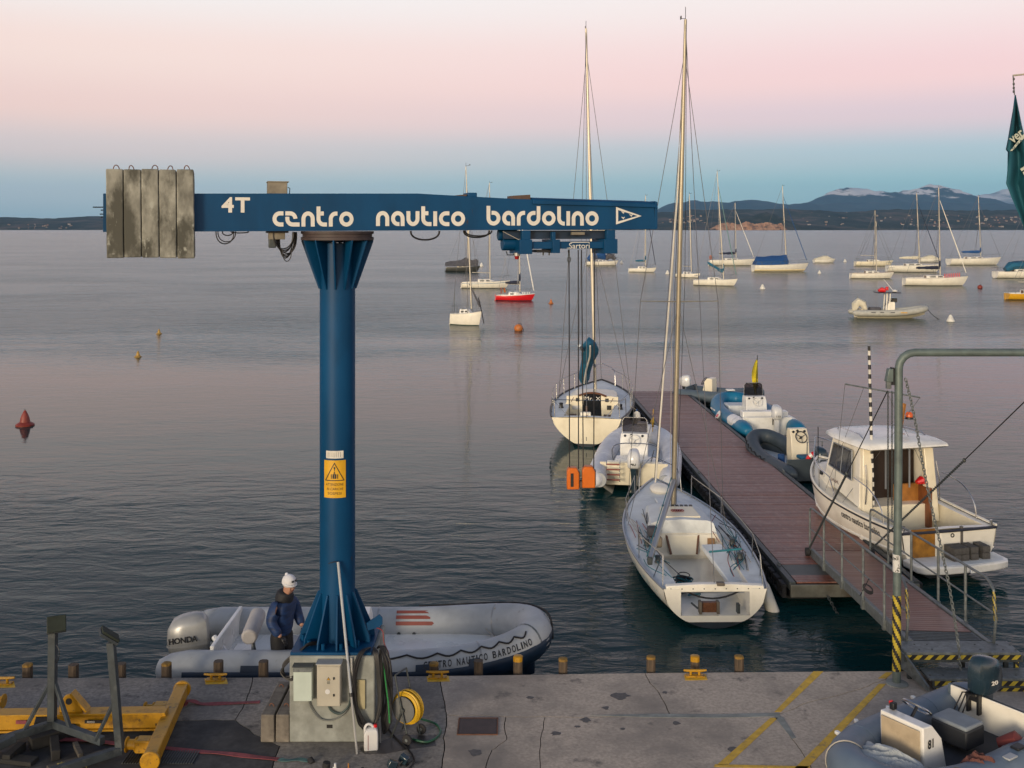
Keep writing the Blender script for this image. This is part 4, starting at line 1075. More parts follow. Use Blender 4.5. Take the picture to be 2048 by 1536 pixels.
GLY = {
    'c': (0.74, [[(0.74, 0.865)] + A2(0.5, 0.5, 0.365, 0.365, 90, 270, 14) + [(0.74, 0.135)]]),
    'e': (0.97, [[(0.0, 0.865)] + A2(0.32, 0.5, 0.365, 0.365, 90, 2, 8), [(0.135, 0.64)] + A2(0.5, 0.5, 0.365, 0.365, 180, 270, 8) + [(0.97, 0.135)]]),
    'n': (0.91, [[(0.135, 0)] + A2(0.455, 0.5, 0.32, 0.365, 180, 0, 14) + [(0.775, 0)]]),
    'u': (0.91, [[(0.135, 1)] + A2(0.455, 0.5, 0.32, 0.365, 180, 360, 14) + [(0.775, 1)]]),
    't': (0.72, [[(0.135, 1.33)] + A2(0.5, 0.5, 0.365, 0.365, 180, 270, 8) + [(0.72, 0.135)], [(0.26, 0.865), (0.5, 0.865)]]),
    'r': (0.60, [[(0.135, 0)] + A2(0.5, 0.5, 0.365, 0.365, 180, 90, 8) + [(0.60, 0.865)]]),
    'o': (1.0, ['ring']),
    'a': (0.94, [[(0.80, 0)] + A2(0.4675, 0.5, 0.3325, 0.365, 0, 270, 18) + [(0.58, 0.135)]]),
    'i': (0.27, [[(0.135, 0), (0.135, 1.0)]]),
    'b': (1.0, [[(0.135, 1.33)] + A2(0.5, 0.5, 0.365, 0.365, 180, 450, 18) + [(0.36, 0.865)]]),
    'd': (1.0, [[(0.865, 1.33)] + A2(0.5, 0.5, 0.365, 0.365, 0, -270, 18) + [(0.64, 0.865)]]),
    'l': (0.56, [[(0.135, 1.33)] + A2(0.5, 0.5, 0.365, 0.365, 180, 270, 8) + [(0.56, 0.135)]]),
}
def word(w, px0, px1, py_base, py_x, name):
    gap = 0.13; tot = sum(GLY[c][0] for c in w) + gap * (len(w) - 1)
    S = (bx(px1) - bx(px0)) / tot; H = bz(py_x) - bz(py_base); x = 0
    for c in w:
        mb = MB()
        for st_ in GLY[c][1]:
            if st_ == 'ring': stroke(mb, A2(0.5, 0.5, 0.365, 0.365, 0, 360, 28)[:-1], T, 0, True)
            else: stroke(mb, st_, T, 0)
        mb.v = [Vector((bx(px0) + (x + v.x) * S, BF - 0.003, bz(py_base) + v.y * H)) for v in mb.v]
        o = spin(mb.build('letter', letter_white, crane, loc=off, smooth=0))
        so = o.modifiers.new('thick', 'SOLIDIFY'); so.thickness = 0.002; so.offset = 0
        x += GLY[c][0] + gap
word('centro', 545, 707, 453, 422.5, 'centro'); word('nautico', 752, 930, 452, 422, 'nautico'); word('bardolino', 973, 1197, 451, 421.5, 'bardolino')
spin(text('4T', letter_white, crane, frame(Vector((bx(443), BF - 0.003, bz(425))) - CO, (1, 0, 0), (0, 0, 1)), 0.2, fit=(bx(500) - bx(443), bz(394) - bz(425)), bold=0.006, space=1.15, name='slewed'), False)
mb = MB(); stroke(mb, [(bx(1234), bz(417)), (bx(1279), bz(432)), (bx(1234), bz(446))], 0.03, 0, True)
mb.v = [Vector((v.x, BF - 0.003, v.y)) for v in mb.v]; o = cb(mb, 'pennant_emblem', letter_white, smooth=0); so = o.modifiers.new('thick', 'SOLIDIFY'); so.thickness = 0.002; so.offset = 0
for (ex, ey) in ((1246, 425), (1246, 436), (1262, 431)):
    mb = MB()
    for pp in ([(0, 0.015), (0.02, -0.002), (0.045, 0.012)], [(0.02, -0.002), (0.03, -0.014)]):
        stroke(mb, [(bx(ex - 3) + u, bz(ey) + w) for u, w in pp], 0.011, 0)
    mb.v = [Vector((v.x, BF - 0.003, v.y)) for v in mb.v]; o = cb(mb, 'seagull_emblem', letter_white, smooth=0); so = o.modifiers.new('thick', 'SOLIDIFY'); so.thickness = 0.002; so.offset = 0

# warning sign, bent round the column
SR = 0.2275
def wrap(mb_or_me, px_c=674.5, z0=0.0):
    """flat (x, y, thickness) -> round the front of the column"""
    vs = mb_or_me.v if isinstance(mb_or_me, MB) else [v.co for v in mb_or_me.vertices]
    out = []
    for v in vs:
        a = v.x / SR; r_ = SR + v.z
        out.append(Vector((CX + r_ * math.sin(a), CY - r_ * math.cos(a), v.y)))
    if isinstance(mb_or_me, MB): mb_or_me.v = out
    else:
        for v, p in zip(mb_or_me.vertices, out): v.co = p - CO
cz = lambda py: CAMZ - (py - HORIZON) * (CY - SR) / FPX
def plate(x0, x1, y0, y1, name, mat, th0, th1, parent=crane, n=10):
    mb = MB(); rings = []
    for i in range(n + 1):
        x = x0 + (x1 - x0) * i / n
        rings.append([Vector((x, cz(y0), th0)), Vector((x, cz(y0), th1)), Vector((x, cz(y1), th1)), Vector((x, cz(y1), th0))])
    mb.loft(rings); wrap(mb)
    return mb.build(name, mat, parent, loc=off if parent is crane else None, smooth=30)
sign = plate(-0.142, 0.142, 921, 996, 'warning_sign', sign_yellow, -0.002, 0.004)
sbk = black_plastic
def on_sign(mb, name='sign_mark'):
    wrap(mb); return mb.build(name, sbk, sign, smooth=30)
mb = MB()
tri = [(0, cz(926.5)), (0.118, cz(961)), (-0.118, cz(961))]
def dens(p): return [(p[i][0] + (p[(i + 1) % len(p)][0] - p[i][0]) * k / 8, p[i][1] + (p[(i + 1) % len(p)][1] - p[i][1]) * k / 8) for i in range(len(p)) for k in range(8)]
stroke(mb, dens(tri), 0.011, 0.0052, True); on_sign(mb, 'sign_triangle')
mb = MB(); zc = cz(952)
for (x0, x1, h0, h1) in ((-0.024, 0.024, cz(957.5), cz(948.5)), (-0.045, -0.034, cz(957.5), cz(948.5)), (0.034, 0.045, cz(957.5), cz(948.5)), (-0.010, 0.010, cz(938.5), cz(934)), (-0.004, 0.004, cz(943), cz(938)), (-0.012, 0.012, cz(948.5), cz(947)), (-0.008, 0.008, cz(946.6), cz(944))):
    mb.add([(x0, h0, 0.0052), (x1, h0, 0.0052), (x1, h1, 0.0052), (x0, h1, 0.0052)], [(0, 1, 2, 3)])
on_sign(mb, 'sign_load_symbol')
for body, y0, y1, w in (('ATTENZIONE', 966.5, 971.5, 0.225), ('AI CARICHI', 975.5, 980.5, 0.205), ('SOSPESI', 984.5, 989.5, 0.17)):
    me = text_mesh(body, 0.05, extrude=0.0)
    xs_ = [v.co.x for v in me.vertices]; ys_ = [v.co.y for v in me.vertices]
    for v in me.vertices:
        v.co.x = -w / 2 + (v.co.x - min(xs_)) * w / (max(xs_) - min(xs_)); v.co.y = cz(y1) + (v.co.y - min(ys_)) * (cz(y0) - cz(y1)) / (max(ys_) - min(ys_)); v.co.z = 0.0055
    xs_ = ys_ = None
    wrap(me); me.materials.clear(); me.materials.append(sbk)
    o = bpy.data.objects.new('sign_text', me); COL.objects.link(o); o.parent = sign
    for v in me.vertices: v.co += CO
    o.location = (0, 0, 0)
plate(-0.112, 0.112, 902, 917, 'paper_notice', M('paper', (0.62, 0.60, 0.54), 0.8, var=0.12, vs=12), 0.0, 0.003)
mb = MB()
for k in range(7): 
    x = -0.085 + k * 0.026; mb.add([(x, cz(904.5), 0.0042), (x + 0.004, cz(904.5), 0.0042), (x + 0.004, cz(914.5), 0.0042), (x, cz(914.5), 0.0042)], [(0, 1, 2, 3)])
wrap(mb); mb.build('notice_lines', galv_dark, crane, loc=off)

# hook block on four falls of rope
hk = thing('hook_block', 'orange crane hook block hanging on four black ropes', 'hook block', at_depth(1162, 960, 14.31))
HB = Vector(hk.location); off_h = -HB
hy = 14.31
for px0, px1 in ((1138, 1139), (1156.5, 1157), (1163, 1166.5), (1189, 1187.5)):
    mb = MB(); mb.tube([at_depth(px0, 500, hy), at_depth((px0 + px1) / 2, 700, hy), at_depth(px1, 938, hy)], 0.0085, 6); mb.build('rope', rope_dark, hk, loc=off_h)
for (x0, x1, y0, y1, slot) in ((1133.5, 1158, 934, 977, True), (1164, 1190, 931.5, 974, False)):
    w, h = (x1 - x0) * hy / FPX, (y1 - y0) * hy / FPX
    c_ = at_depth((x0 + x1) / 2, (y0 + y1) / 2, hy)
    mb = MB()
    pr = [(-w / 2, -h / 2), (w / 2, -h / 2), (w / 2, h * 0.25), (w * 0.30, h / 2), (-w * 0.34, h / 2), (-w / 2, h * 0.34)]
    mb.extrude([(c_.x + a, hy - 0.07, c_.z + b) for a, b in pr], (0, 0.14, 0)); o = mb.build('sheave_guard', orange_paint, hk, loc=off_h, bevel=0.014)
    if slot:
        mb = MB(); mb.box((c_.x - 0.015, hy - 0.072, c_.z - 0.015), (0.04, 0.008, h * 0.62)); mb.build('rope_slot', black_plastic, o)
    mb = MB(); mb.box((c_.x + w / 2 + 0.002, hy, c_.z - 0.01), (0.012, 0.10, h * 0.7)); mb.build('sheave', black_plastic, o)
mb = MB(); mb.box(at_depth(1161, 968, hy), (0.09, 0.08, 0.09)); mb.build('crosshead', MATS['cover_rust'], hk, loc=off_h, bevel=0.01)
c_ = at_depth(1162, 990, hy)
mb = MB(); mb.tube([c_ + Vector((0, 0, 0.10)), c_ + Vector((0, 0, 0.035))] + [c_ + Vector((0.036 * math.sin(a), 0, 0.0 + 0.036 * math.cos(a) - 0.03)) for a in (R(20), R(60), R(100), R(140), R(180), R(220), R(250))], [0.012, 0.012, 0.013, 0.014, 0.015, 0.015, 0.014, 0.011, 0.006], 8); mb.build('hook', galv_dark, hk, loc=off_h)
cs = thing('chain_sling', 'short dark chain and hook hanging under the crane trolley', 'chain', at_depth(1138, 525, 14.2))
mb = chain_mesh([at_depth(1137.5, 500, 14.2), at_depth(1138, 513, 14.2)], 0.045, 0.007); mb.torus(at_depth(1138, 519, 14.2), 0.022, 0.007, axis=(0, 1, 0), n=14, squash=1.6); mb.build('links', galv_dark, cs, loc=-Vector(cs.location))

# =================================================================== THINGS ROUND THE PEDESTAL
FY = CY - 0.52                      # pedestal front
fx = lambda px: (px - 1024) * FY / FPX
fz = lambda py: CAMZ - (py - HORIZON) * FY / FPX
def cabinet(x0, x1, y0, y1, d, mat, label, hood):
    w, h = fx(x1) - fx(x0), fz(y0) - fz(y1)
    t = thing('electrical_cabinet', label, 'cabinet', ((fx(x0) + fx(x1)) / 2, FY - d / 2 - 0.004, fz(y1)), group='electrical cabinets on the crane pedestal')
    mb = MB(); mb.box((0, 0, h / 2), (w, d, h)); mb.build('housing', mat, t, bevel=0.008)
    mb = MB(); mb.box((0, -d / 2 - 0.006, h / 2 - 0.01), (w - 0.012, 0.012, h - 0.03)); mb.build('door', mat, t, bevel=0.006)
    mb = MB(); mb.box((0, -0.008, h + 0.006), (w + 0.02, d + 0.03, 0.012)); mb.build('rain_hood', hood, t)
    return t, w, h, d
t, w, h, d = cabinet(638, 685, 1319, 1402, 0.14, cabinet_beige, 'beige electrical cabinet with a warning triangle on the crane pedestal', M('hood_grey', (0.30, 0.31, 0.31), 0.5))
F = -d / 2 - 0.0135
mb = MB(); stroke(mb, [(0, h * 0.70), (0.021, h * 0.635), (-0.021, h * 0.635)], 0.005, 0, True); mb.v = [Vector((v.x, F, v.y)) for v in mb.v]; mb.build('triangle_rim', black_plastic, t)
mb = MB(); mb.add([(0, F + 0.001, h * 0.70), (0.021, F + 0.001, h * 0.635), (-0.021, F + 0.001, h * 0.635)], [(0, 1, 2)]); mb.build('warning_triangle', sign_yellow, t)
mb = MB(); mb.add([(0.002, F - 0.001, h * 0.682), (-0.006, F - 0.001, h * 0.66), (0.002, F - 0.001, h * 0.662), (-0.003, F - 0.001, h * 0.642), (0.007, F - 0.001, h * 0.668), (0.0, F - 0.001, h * 0.666)], [(0, 1, 2, 3, 4, 5)]); mb.build('lightning_bolt', black_plastic, t)
for k in range(3):
    mb = MB(); mb.box((0, F, h * 0.60 - k * 0.012), (0.036, 0.001, 0.006)); mb.build('printed_line', galv_dark, t)
mb = MB(); mb.cyl((-0.012, F + 0.002, h * 0.36), (-0.012, F - 0.002, h * 0.36), 0.030, n=20); mb.build('round_sticker', plastic_white, t)
for zz_ in (0.68, 0.28):
    mb = MB(); mb.box((0.065, F - 0.006, h * zz_), (0.018, 0.014, 0.03)); mb.build('latch', black_plastic, t, bevel=0.003)
t, w, h, d = cabinet(590, 628, 1327, 1395, 0.10, cabinet_green, 'pale green electrical cabinet on the left of the crane pedestal', galv_dark)
mb = MB(); mb.box((0, -d / 2 - 0.016, h - 0.03), (w, 0.01, 0.05)); mb.build('top_panel', galv, t, bevel=0.003)

# pole leaning on the column
p0, p1 = q(714, 1508), at_depth(676, 1124, CY - 0.27)
t = thing('boat_pole', 'long grey metal pole leaning against the blue crane column', 'pole', p0)
mb = MB(); mb.tube([p0, p0.lerp(p1, 0.33)], 0.014, 8); mb.build('lower_tube', motor_silver, t, loc=-p0)
mb = MB(); mb.tube([p0.lerp(p1, 0.30), p1], 0.018, 8); mb.build('upper_tube', alu_grey, t, loc=-p0)
mb = MB(); mb.cyl(p0.lerp(p1, 0.29), p0.lerp(p1, 0.31), 0.023, n=10); mb.build('clamp', black_plastic, t, loc=-p0)
mb = MB(); mb.tube([p1, p1 + Vector((-0.05, -0.01, 0.005)), p1 + Vector((-0.12, -0.0, -0.02))], 0.005, 5); mb.build('cord', rope_dark, t, loc=-p0)

def hang_coil(label, base, coils, mat, r_, name='hose_coil', cat='hose', group=None):
    mb = MB()
    for pts in coils: mb.tube(smooth_path(pts, 7), r_, 6)
    o = mb.build(name, mat, loc=base)
    return tag(o, label, cat, group)
b0 = Vector((fx(612), CY - 0.30, PTOP + 0.02)); coils = []; rs = random.Random(9)
for k in range(7):
    e = rs.uniform(-0.02, 0.02)
    coils.append([(0.10, 0.06, 0.03 + e), (0.0, -0.05 - e, 0.06 + e), (-0.13 + e, -0.08 - k * 0.012, -0.02), (-0.27 + e, -0.10 - k * 0.012, -0.14), (-0.30 - e, -0.12 - k * 0.01, -0.26 + e), (-0.20 + e, -0.16 - k * 0.01, -0.30 - e), (-0.04, -0.18 - k * 0.01, -0.20 + e), (0.08, -0.10, -0.05), (0.12, 0.04, 0.04)])
hang_coil('bundle of black cable looped over the left of the pedestal', b0, coils, hose_black, 0.011, 'cable_bundle', 'cable')
b1 = Vector((fx(728), FY - 0.02, PTOP + 0.03)); coils = []
for k in range(10):
    e = rs.uniform(-0.025, 0.025); e2 = rs.uniform(-0.03, 0.03)
    coils.append([(0.06, 0.16, 0.02), (-0.02 + e, -0.01, 0.035), (-0.09 + e, -0.035 - k * 0.004, -0.15), (-0.10 + e2, -0.04 - k * 0.004, -0.50), (-0.03 + e, -0.045 - k * 0.004, -0.78 + 2 * e), (0.09 + e2, -0.04 - k * 0.004, -0.87 + 2 * e2), (0.19 + e, -0.035 - k * 0.003, -0.70 + e), (0.20 + e2, -0.03, -0.35), (0.15 + e, 0.0, 0.0), (0.10, 0.14, 0.03)])
hang_coil('big coil of black hose hung on the right front of the pedestal', b1, coils, hose_black, 0.012)
b2 = Vector((fx(757), FY + 0.05, PTOP + 0.02)); coils = []
for k in range(14):
    e = rs.uniform(-0.03, 0.03); e2 = rs.uniform(-0.04, 0.04)
    coils.append([(-0.04, 0.15, 0.0), (0.04 + e, 0.05, 0.05), (0.11 + e2, 0.0 - k * 0.004, -0.12), (0.14 + e, -0.02, -0.45), (0.12 + e2, -0.03, -0.80 + 3 * e), (0.08 + e, -0.02, -0.86 + 3 * e), (0.05 + e2, 0.0, -0.5), (0.0, 0.10, 0.0)])
hang_coil('dense black hose bundle hanging beside the right edge of the pedestal', b2, coils, hose_black, 0.012)
mb = MB(); mb.tube(smooth_path([at_depth(767, 1325, 12.95), at_depth(772, 1370, 12.85), at_depth(777, 1410, 12.83), at_depth(779, 1446, 12.80)], 6), 0.009, 6)
tag(mb.build('green_line', M('line_green', (0.02, 0.20, 0.05), 0.6), None), 'bright green line hanging in the black hoses at the pedestal', 'line')
mb = MB(); mb.tube(smooth_path([at_depth(752, 1255, 13.2), at_depth(765, 1262, 13.1), at_depth(768, 1285, 13.05), at_depth(778, 1310, 13.0), at_depth(776, 1340, 12.95)], 6), 0.006, 6)
tag(mb.build('red_line', rope_red, None), 'thin red line hanging from the right of the crane foot', 'line')
p0, p1 = q(761, 1486), at_depth(756, 1345, 12.86)
mb = MB(); mb.tube([p0, p1], 0.008, 6); tag(mb.build('thin_rod', motor_silver), 'thin metal rod standing against the hoses beside the jerrycan', 'rod')
mb = MB(); mb.tube([at_depth(703, 1315, FY - 0.03), at_depth(705, 1395, FY - 0.03)], 0.014, 8); mb.build('conduit_pipe', M('pipe_pale', (0.35, 0.35, 0.34), 0.5), ped, loc=-Vector(ped.location))
mb = MB(); mb.tube(smooth_path([at_depth(617, 1396, FY - 0.02), at_depth(622, 1415, FY - 0.03), at_depth(640, 1437, FY - 0.03), at_depth(665, 1440, FY - 0.03), at_depth(690, 1425, FY - 0.03), at_depth(702, 1402, FY - 0.02)], 6), 0.009, 6)
mb.build('pedestal_cable', M('cable_grey', (0.14, 0.15, 0.145), 0.6), ped, loc=-Vector(ped.location))
mb = MB(); mb.tube(smooth_path([at_depth(655, 1403, FY - 0.02), at_depth(662, 1420, FY - 0.03), at_depth(680, 1427, FY - 0.03), at_depth(697, 1412, FY - 0.03), at_depth(702, 1390, FY - 0.02)], 6), 0.014, 6)
mb.build('pedestal_hose', M('hose_grey_green', (0.05, 0.075, 0.075), 0.5), ped, loc=-Vector(ped.location))

# jerrycan
p = q(742, 1497)
jc = thing('jerrycan', 'white plastic jerrycan with red cap standing by the pedestal', 'jerrycan', p, rz=0.15)
mb = MB(); W, Dp = 0.085, 0.06
prof = [(0, 0.97), (0.015, 1.0), (0.185, 1.0), (0.22, 0.93), (0.245, 0.7), (0.26, 0.45)]
sec = [(-1, -.8), (-.85, -1), (.85, -1), (1, -.8), (1, .8), (.85, 1), (-.85, 1), (-1, .8)]
mb.loft([[Vector((a * W * s + (1 - s) * 0.03, b * Dp * min(1, s + 0.1), z)) for a, b in sec] for z, s in prof]); mb.build('body', plastic_white, jc, bevel=0.006)
mb = MB(); mb.tube(smooth_path([(-0.07, 0, 0.19), (-0.072, 0, 0.255), (-0.045, 0, 0.295), (0.0, 0, 0.29), (0.03, 0, 0.255)], 5), 0.016, 8); mb.build('handle', plastic_white, jc)
mb = MB(); mb.cyl((0.052, 0, 0.255), (0.052, 0, 0.29), 0.022, n=14); mb.build('cap', hull_red, jc, bevel=0.003)
mb = MB(); mb.box((-0.035, -Dp - 0.001, 0.10), (0.007, 0.003, 0.18)); mb.build('level_strip', strap_red, jc)

# two concrete blocks left of the pedestal
for px0, px1, label in ((521, 549, 'left of the two small concrete blocks beside the crane pedestal'), (551, 579, 'small concrete block touching the left side of the crane pedestal')):
    x0, x1 = fx(px0), fx(px1)
    t = thing('concrete_block', label, 'concrete block', ((x0 + x1) / 2, FY + 0.48, QZ), group='small concrete blocks beside the pedestal')
    w = (x1 - x0) / 2; rings = []
    for k in range(9):
        u = -0.48 + 0.96 * k / 8; e = lambda s: 0.006 * noise.noise(Vector((px0, u * 6, s)))
        rings.append([Vector((-w + e(1), u, 0)), Vector((w + e(2), u, 0)), Vector((w - 0.006 + e(3), u, 0.34 + e(5))), Vector((-w + 0.006 + e(4), u, 0.34 + e(6)))])
    mb = MB(); mb.loft(rings); mb.build('block', M('concrete_brown', (0.175, 0.155, 0.13), 0.9, var=0.25, vs=8, bump=0.006, bs=40, col2=(0.08, 0.07, 0.06), ms=3), t, bevel=0.012)
    for u in (-0.25, 0.3):
        mb = MB(); mb.torus((0, u, 0.345), 0.03, 0.006, axis=(0.3, 1, 0), a0=0, a1=math.pi, n=8, m=5); mb.build('lifting_loop', rust, t)

# hose reel with yellow hose
c_ = at_depth(815, 1414, 13.0)
hr_ = thing('hose_reel', 'wheeled reel wound with yellow hose on the quay', 'hose reel', (c_.x, c_.y, QZ), rz=R(-28))
hc = Vector((0, 0, c_.z - QZ)); ax = Vector((0, 1, 0))
for s in (-0.09, 0.09):
    mb = MB(); pr = [(0.02, s - 0.008), (0.155, s - 0.008), (0.16, s), (0.155, s + 0.008), (0.02, s + 0.008)]
    rings = [[hc + Vector((r_ * math.cos(2 * math.pi * j / 28), y, r_ * math.sin(2 * math.pi * j / 28))) for j in range(28)] for r_, y in pr]
    mb.loft(rings); mb.build('flange', M('reel_grey', (0.13, 0.135, 0.135), 0.6, var=0.15), hr_)
rs = random.Random(2)
for k in range(9):
    rad = 0.165 + 0.010 * (k % 4); y = -0.07 + 0.14 * (k / 8)
    mb = MB(); mb.torus(hc + Vector((rs.uniform(-0.006, 0.006), y, rs.uniform(-0.008, 0.006))), rad, 0.0125, axis=(rs.uniform(-.05, .05), 1, rs.uniform(-.05, .05)), n=32, m=6); mb.build('hose_turn', hose_yellow, hr_)
mb = MB(); mb.cyl(hc + ax * -0.13, hc + ax * 0.13, 0.03, n=12); mb.build('hub', galv_dark, hr_)
for s in (-0.125, 0.125):
    mb = MB(); mb.tube([(0.10, s, 0.02), (0.0, s, hc.z), (-0.05, s, hc.z + 0.2), (-0.10, s, hc.z + 0.42)], 0.011, 6); mb.build('frame_tube', galv_dark, hr_)
    mb = MB(); mb.tube([(0.0, s, hc.z), (-0.16, s, 0.02)], 0.011, 6); mb.build('frame_leg', galv_dark, hr_)
mb = MB(); mb.tube([(-0.10, -0.125, hc.z + 0.42), (-0.10, 0.125, hc.z + 0.42)], 0.011, 6); mb.build('handle_bar', galv_dark, hr_)
for s in (-0.16, 0.16):
    mb = MB(); mb.cyl((0.10, s - 0.018, 0.065), (0.10, s + 0.018, 0.065), 0.065, n=18); o = mb.build('wheel', rubber, hr_, bevel=0.008)
    mb = MB(); mb.cyl((0.10, s - 0.022, 0.065), (0.10, s + 0.022, 0.065), 0.02, n=10); mb.build('wheel_hub', galv, o)
pts = [q(818, 1476, QZ + 0.02), q(850, 1484, QZ + 0.016), q(872, 1476, QZ + 0.016), q(881, 1462, QZ + 0.016), q(872, 1448, QZ + 0.02), q(850, 1440, QZ + 0.06), q(833, 1436, QZ + 0.12)]
mb = MB(); mb.tube(smooth_path(pts, 7), 0.014, 8); tag(mb.build('green_hose', hose_green), 'green hose curling on the quay to the right of the hose reel', 'hose')
pts = [q(772, 1448, QZ + 0.02), q(785, 1468, QZ + 0.014), q(808, 1490, QZ + 0.014), q(825, 1510, QZ + 0.014), q(828, 1525, QZ + 0.014), q(815, 1540, QZ + 0.014)]
mb = MB(); mb.tube(smooth_path(pts, 7), 0.011, 6); tag(mb.build('black_cable', hose_black), 'black cable snaking from the hoses to the lower edge of the quay', 'cable')
st_ = MB(); st_.prism([q(*p)[:2] for p in ((718, 1498), (735, 1491), (770, 1480), (800, 1470), (868, 1472), (872, 1492), (820, 1498), (770, 1508), (730, 1508))], QZ + 0.0008, QZ + 0.003)
st_.build('wet_stain', M('wet_concrete', (0.05, 0.045, 0.042), 0.45, var=0.2), quay, smooth=0)

# =================================================================== LEFT FOREGROUND: spreader beam, cradle, straps
yb = thing('spreader_beam', 'yellow steel lifting spreader beam lying on the quay', 'lifting beam', q(330, 1440))
YO = -Vector(yb.location)
A_, B_ = Vector((-4.42, 14.05, 1.03)), Vector((-4.20, 12.20, 1.03))
mb = MB(); mb.bar(A_, B_, 0.16, 0.17); mb.build('cross_beam', steel_yellow, yb, bevel=0.012, loc=YO)
for p_, d_ in ((A_, 1), (B_, -1)):
    dd = (A_ - B_).normalized() * d_
    mb = MB(); mb.cyl(p_ + dd * 0.001, p_ + dd * 0.05, 0.115, n=22); mb.build('end_disc', steel_yellow, yb, bevel=0.01, loc=YO)
for tt in (0.30, 0.80):
    p_ = A_.lerp(B_, tt)
    mb = MB(); mb.box(p_ + Vector((-0.16, 0, 0.0)), (0.18, 0.16, 0.15)); mb.build('lug_box', steel_yellow, yb, bevel=0.015, loc=YO)
    mb = MB(); mb.lathe([(0.09, 0), (0.09, 0.012), (0.06, 0.02), (0.06, 0.10), (0.085, 0.11), (0.085, 0.125)], p_ + Vector((-0.37, 0, 0.0)), 18, axis=(1, 0, 0)); mb.build('spool', steel_yellow, yb, loc=YO)
A2_, B2_ = Vector((-4.33, 13.18, 1.06)), Vector((-8.2, 13.05, 1.06))
mb = MB(); mb.bar(A2_, B2_, 0.20, 0.022); mb.v = [v + Vector((0, 0, 0.10)) for v in mb.v]; mb.build('top_flange', steel_yellow, yb, loc=YO, bevel=0.003)
mb = MB(); mb.bar(A2_, B2_, 0.14, 0.17); mb.build('web_box', steel_yellow, yb, loc=YO, bevel=0.004)
mb = MB(); mb.bar(A2_, B2_, 0.20, 0.022); mb.v = [v - Vector((0, 0, 0.10)) for v in mb.v]; mb.build('bottom_flange', steel_yellow, yb, loc=YO, bevel=0.003)
lx = (140 - 1024) * 13.1 / FPX
mb = MB(); mb.extrude([(lx - 0.13, 13.09, 1.17), (lx + 0.16, 13.09, 1.17), (lx + 0.10, 13.09, 1.33), (lx + 0.02, 13.09, 1.40), (lx - 0.06, 13.09, 1.38), (lx - 0.13, 13.09, 1.28)], (0, 0.05, 0)); mb.build('lifting_eye', steel_yellow, yb, loc=YO, bevel=0.008)
mb = MB(); mb.bar((lx + 0.02, 13.12, 1.42), (lx + 0.22, 13.12, 1.19), 0.14, 0.03, up=(1, 0, 1)); mb.build('eye_cheek', steel_yellow, yb, loc=YO, bevel=0.006)
mb = MB(); mb.cyl((lx - 0.01, 13.085, 1.31), (lx - 0.01, 13.15, 1.31), 0.04, n=16); mb.build('eye_bore', black_plastic, yb, loc=YO)
lx2 = (186 - 1024) * 13.0 / FPX
mb = MB(); mb.box((lx2, 13.03, 1.085), (0.23, 0.004, 0.04)); o = mb.build('load_plate', black_plastic, yb, loc=YO)
text('4000', letter_white, yb, frame(Vector((lx2 - 0.09, 13.026, 1.072)) + YO, (1, 0, 0), (0, 0, 1)), 0.03, fit=(0.10, 0.024), extrude=0.0008)
lx3 = (40 - 1024) * 13.0 / FPX
mb = MB(); mb.box((lx3, 13.03, 1.08), (0.13, 0.004, 0.045)); mb.build('red_label', strap_red, yb, loc=YO)
mb = MB(); mb.lathe([(0.09, 0), (0.09, 0.012), (0.06, 0.02), (0.06, 0.08)], q(8, 1402, 1.03), 18, axis=(-1, 0, 0)); mb.build('spool', steel_yellow, yb, loc=YO)

crd = thing('boat_cradle', 'dark grey steel boat cradle with two padded posts', 'boat cradle', q(150, 1470))
KO = -Vector(crd.location)
crm = M('cradle_steel', (0.040, 0.052, 0.062), 0.6, metal=0.2, var=0.3, vs=5, col2=(0.075, 0.085, 0.09), ms=6, mix=(0.52, 0.68))
def kb(p0, p1, w=0.075, h=0.075, name='strut', mat=crm): MB().bar(p0, p1, w, h).build(name, mat, crd, bevel=0.006, loc=KO)
kd = lambda px, py, y: at_depth(px, py, y)
kb(kd(104, 1448, 12.75), kd(106, 1262, 12.75), 0.09, 0.09, 'post')
kb(kd(103, 1360, 12.75), kd(48, 1462, 12.6), 0.045, 0.045); kb(kd(108, 1360, 12.75), kd(140, 1456, 12.6), 0.045, 0.045)
kb(kd(108, 1447, 12.75), kd(-30, 1490, 12.4), 0.08, 0.09, 'base_arm'); kb(kd(108, 1447, 12.75), kd(205, 1482, 12.35), 0.08, 0.09, 'base_arm')
kb(kd(240, 1500, 12.2), kd(222, 1284, 12.2), 0.085, 0.085, 'post'); kb(kd(229, 1402, 12.2), kd(190, 1482, 12.1), 0.04, 0.04)
kb(kd(242, 1500, 12.2), kd(100, 1545, 11.7), 0.08, 0.09, 'base_arm'); kb(kd(30, 1475, 12.3), kd(-40, 1510, 12.0), 0.08, 0.09, 'base_arm')
def pad(px, py, y, w, h, tilt, yaw):
    c_ = kd(px, py, y); rot = Matrix.Rotation(yaw, 3, 'Z') @ Matrix.Rotation(tilt, 3, 'X')
    MB().box(c_, (w, h, 0.035), rot).build('pad_plate', crm, crd, loc=KO, bevel=0.005)
    MB().box(c_ + rot @ Vector((0, 0, 0.035)), (w * 0.96, h * 0.96, 0.03), rot).build('pad_rubber', M('pad_moss', (0.022, 0.030, 0.022), 0.9, var=0.3), crd, loc=KO, bevel=0.008)
pad(113, 1249, 12.75, 0.22, 0.20, R(58), R(24)); pad(217, 1273, 12.2, 0.22, 0.24, R(-38), R(-65))
mb = MB(); mb.tube(smooth_path([kd(112, 1290, 12.68), kd(118, 1300, 12.66), kd(117, 1318, 12.66), kd(113, 1325, 12.68)], 5), 0.005, 5); mb.build('wire', black_plastic, crd, loc=KO)
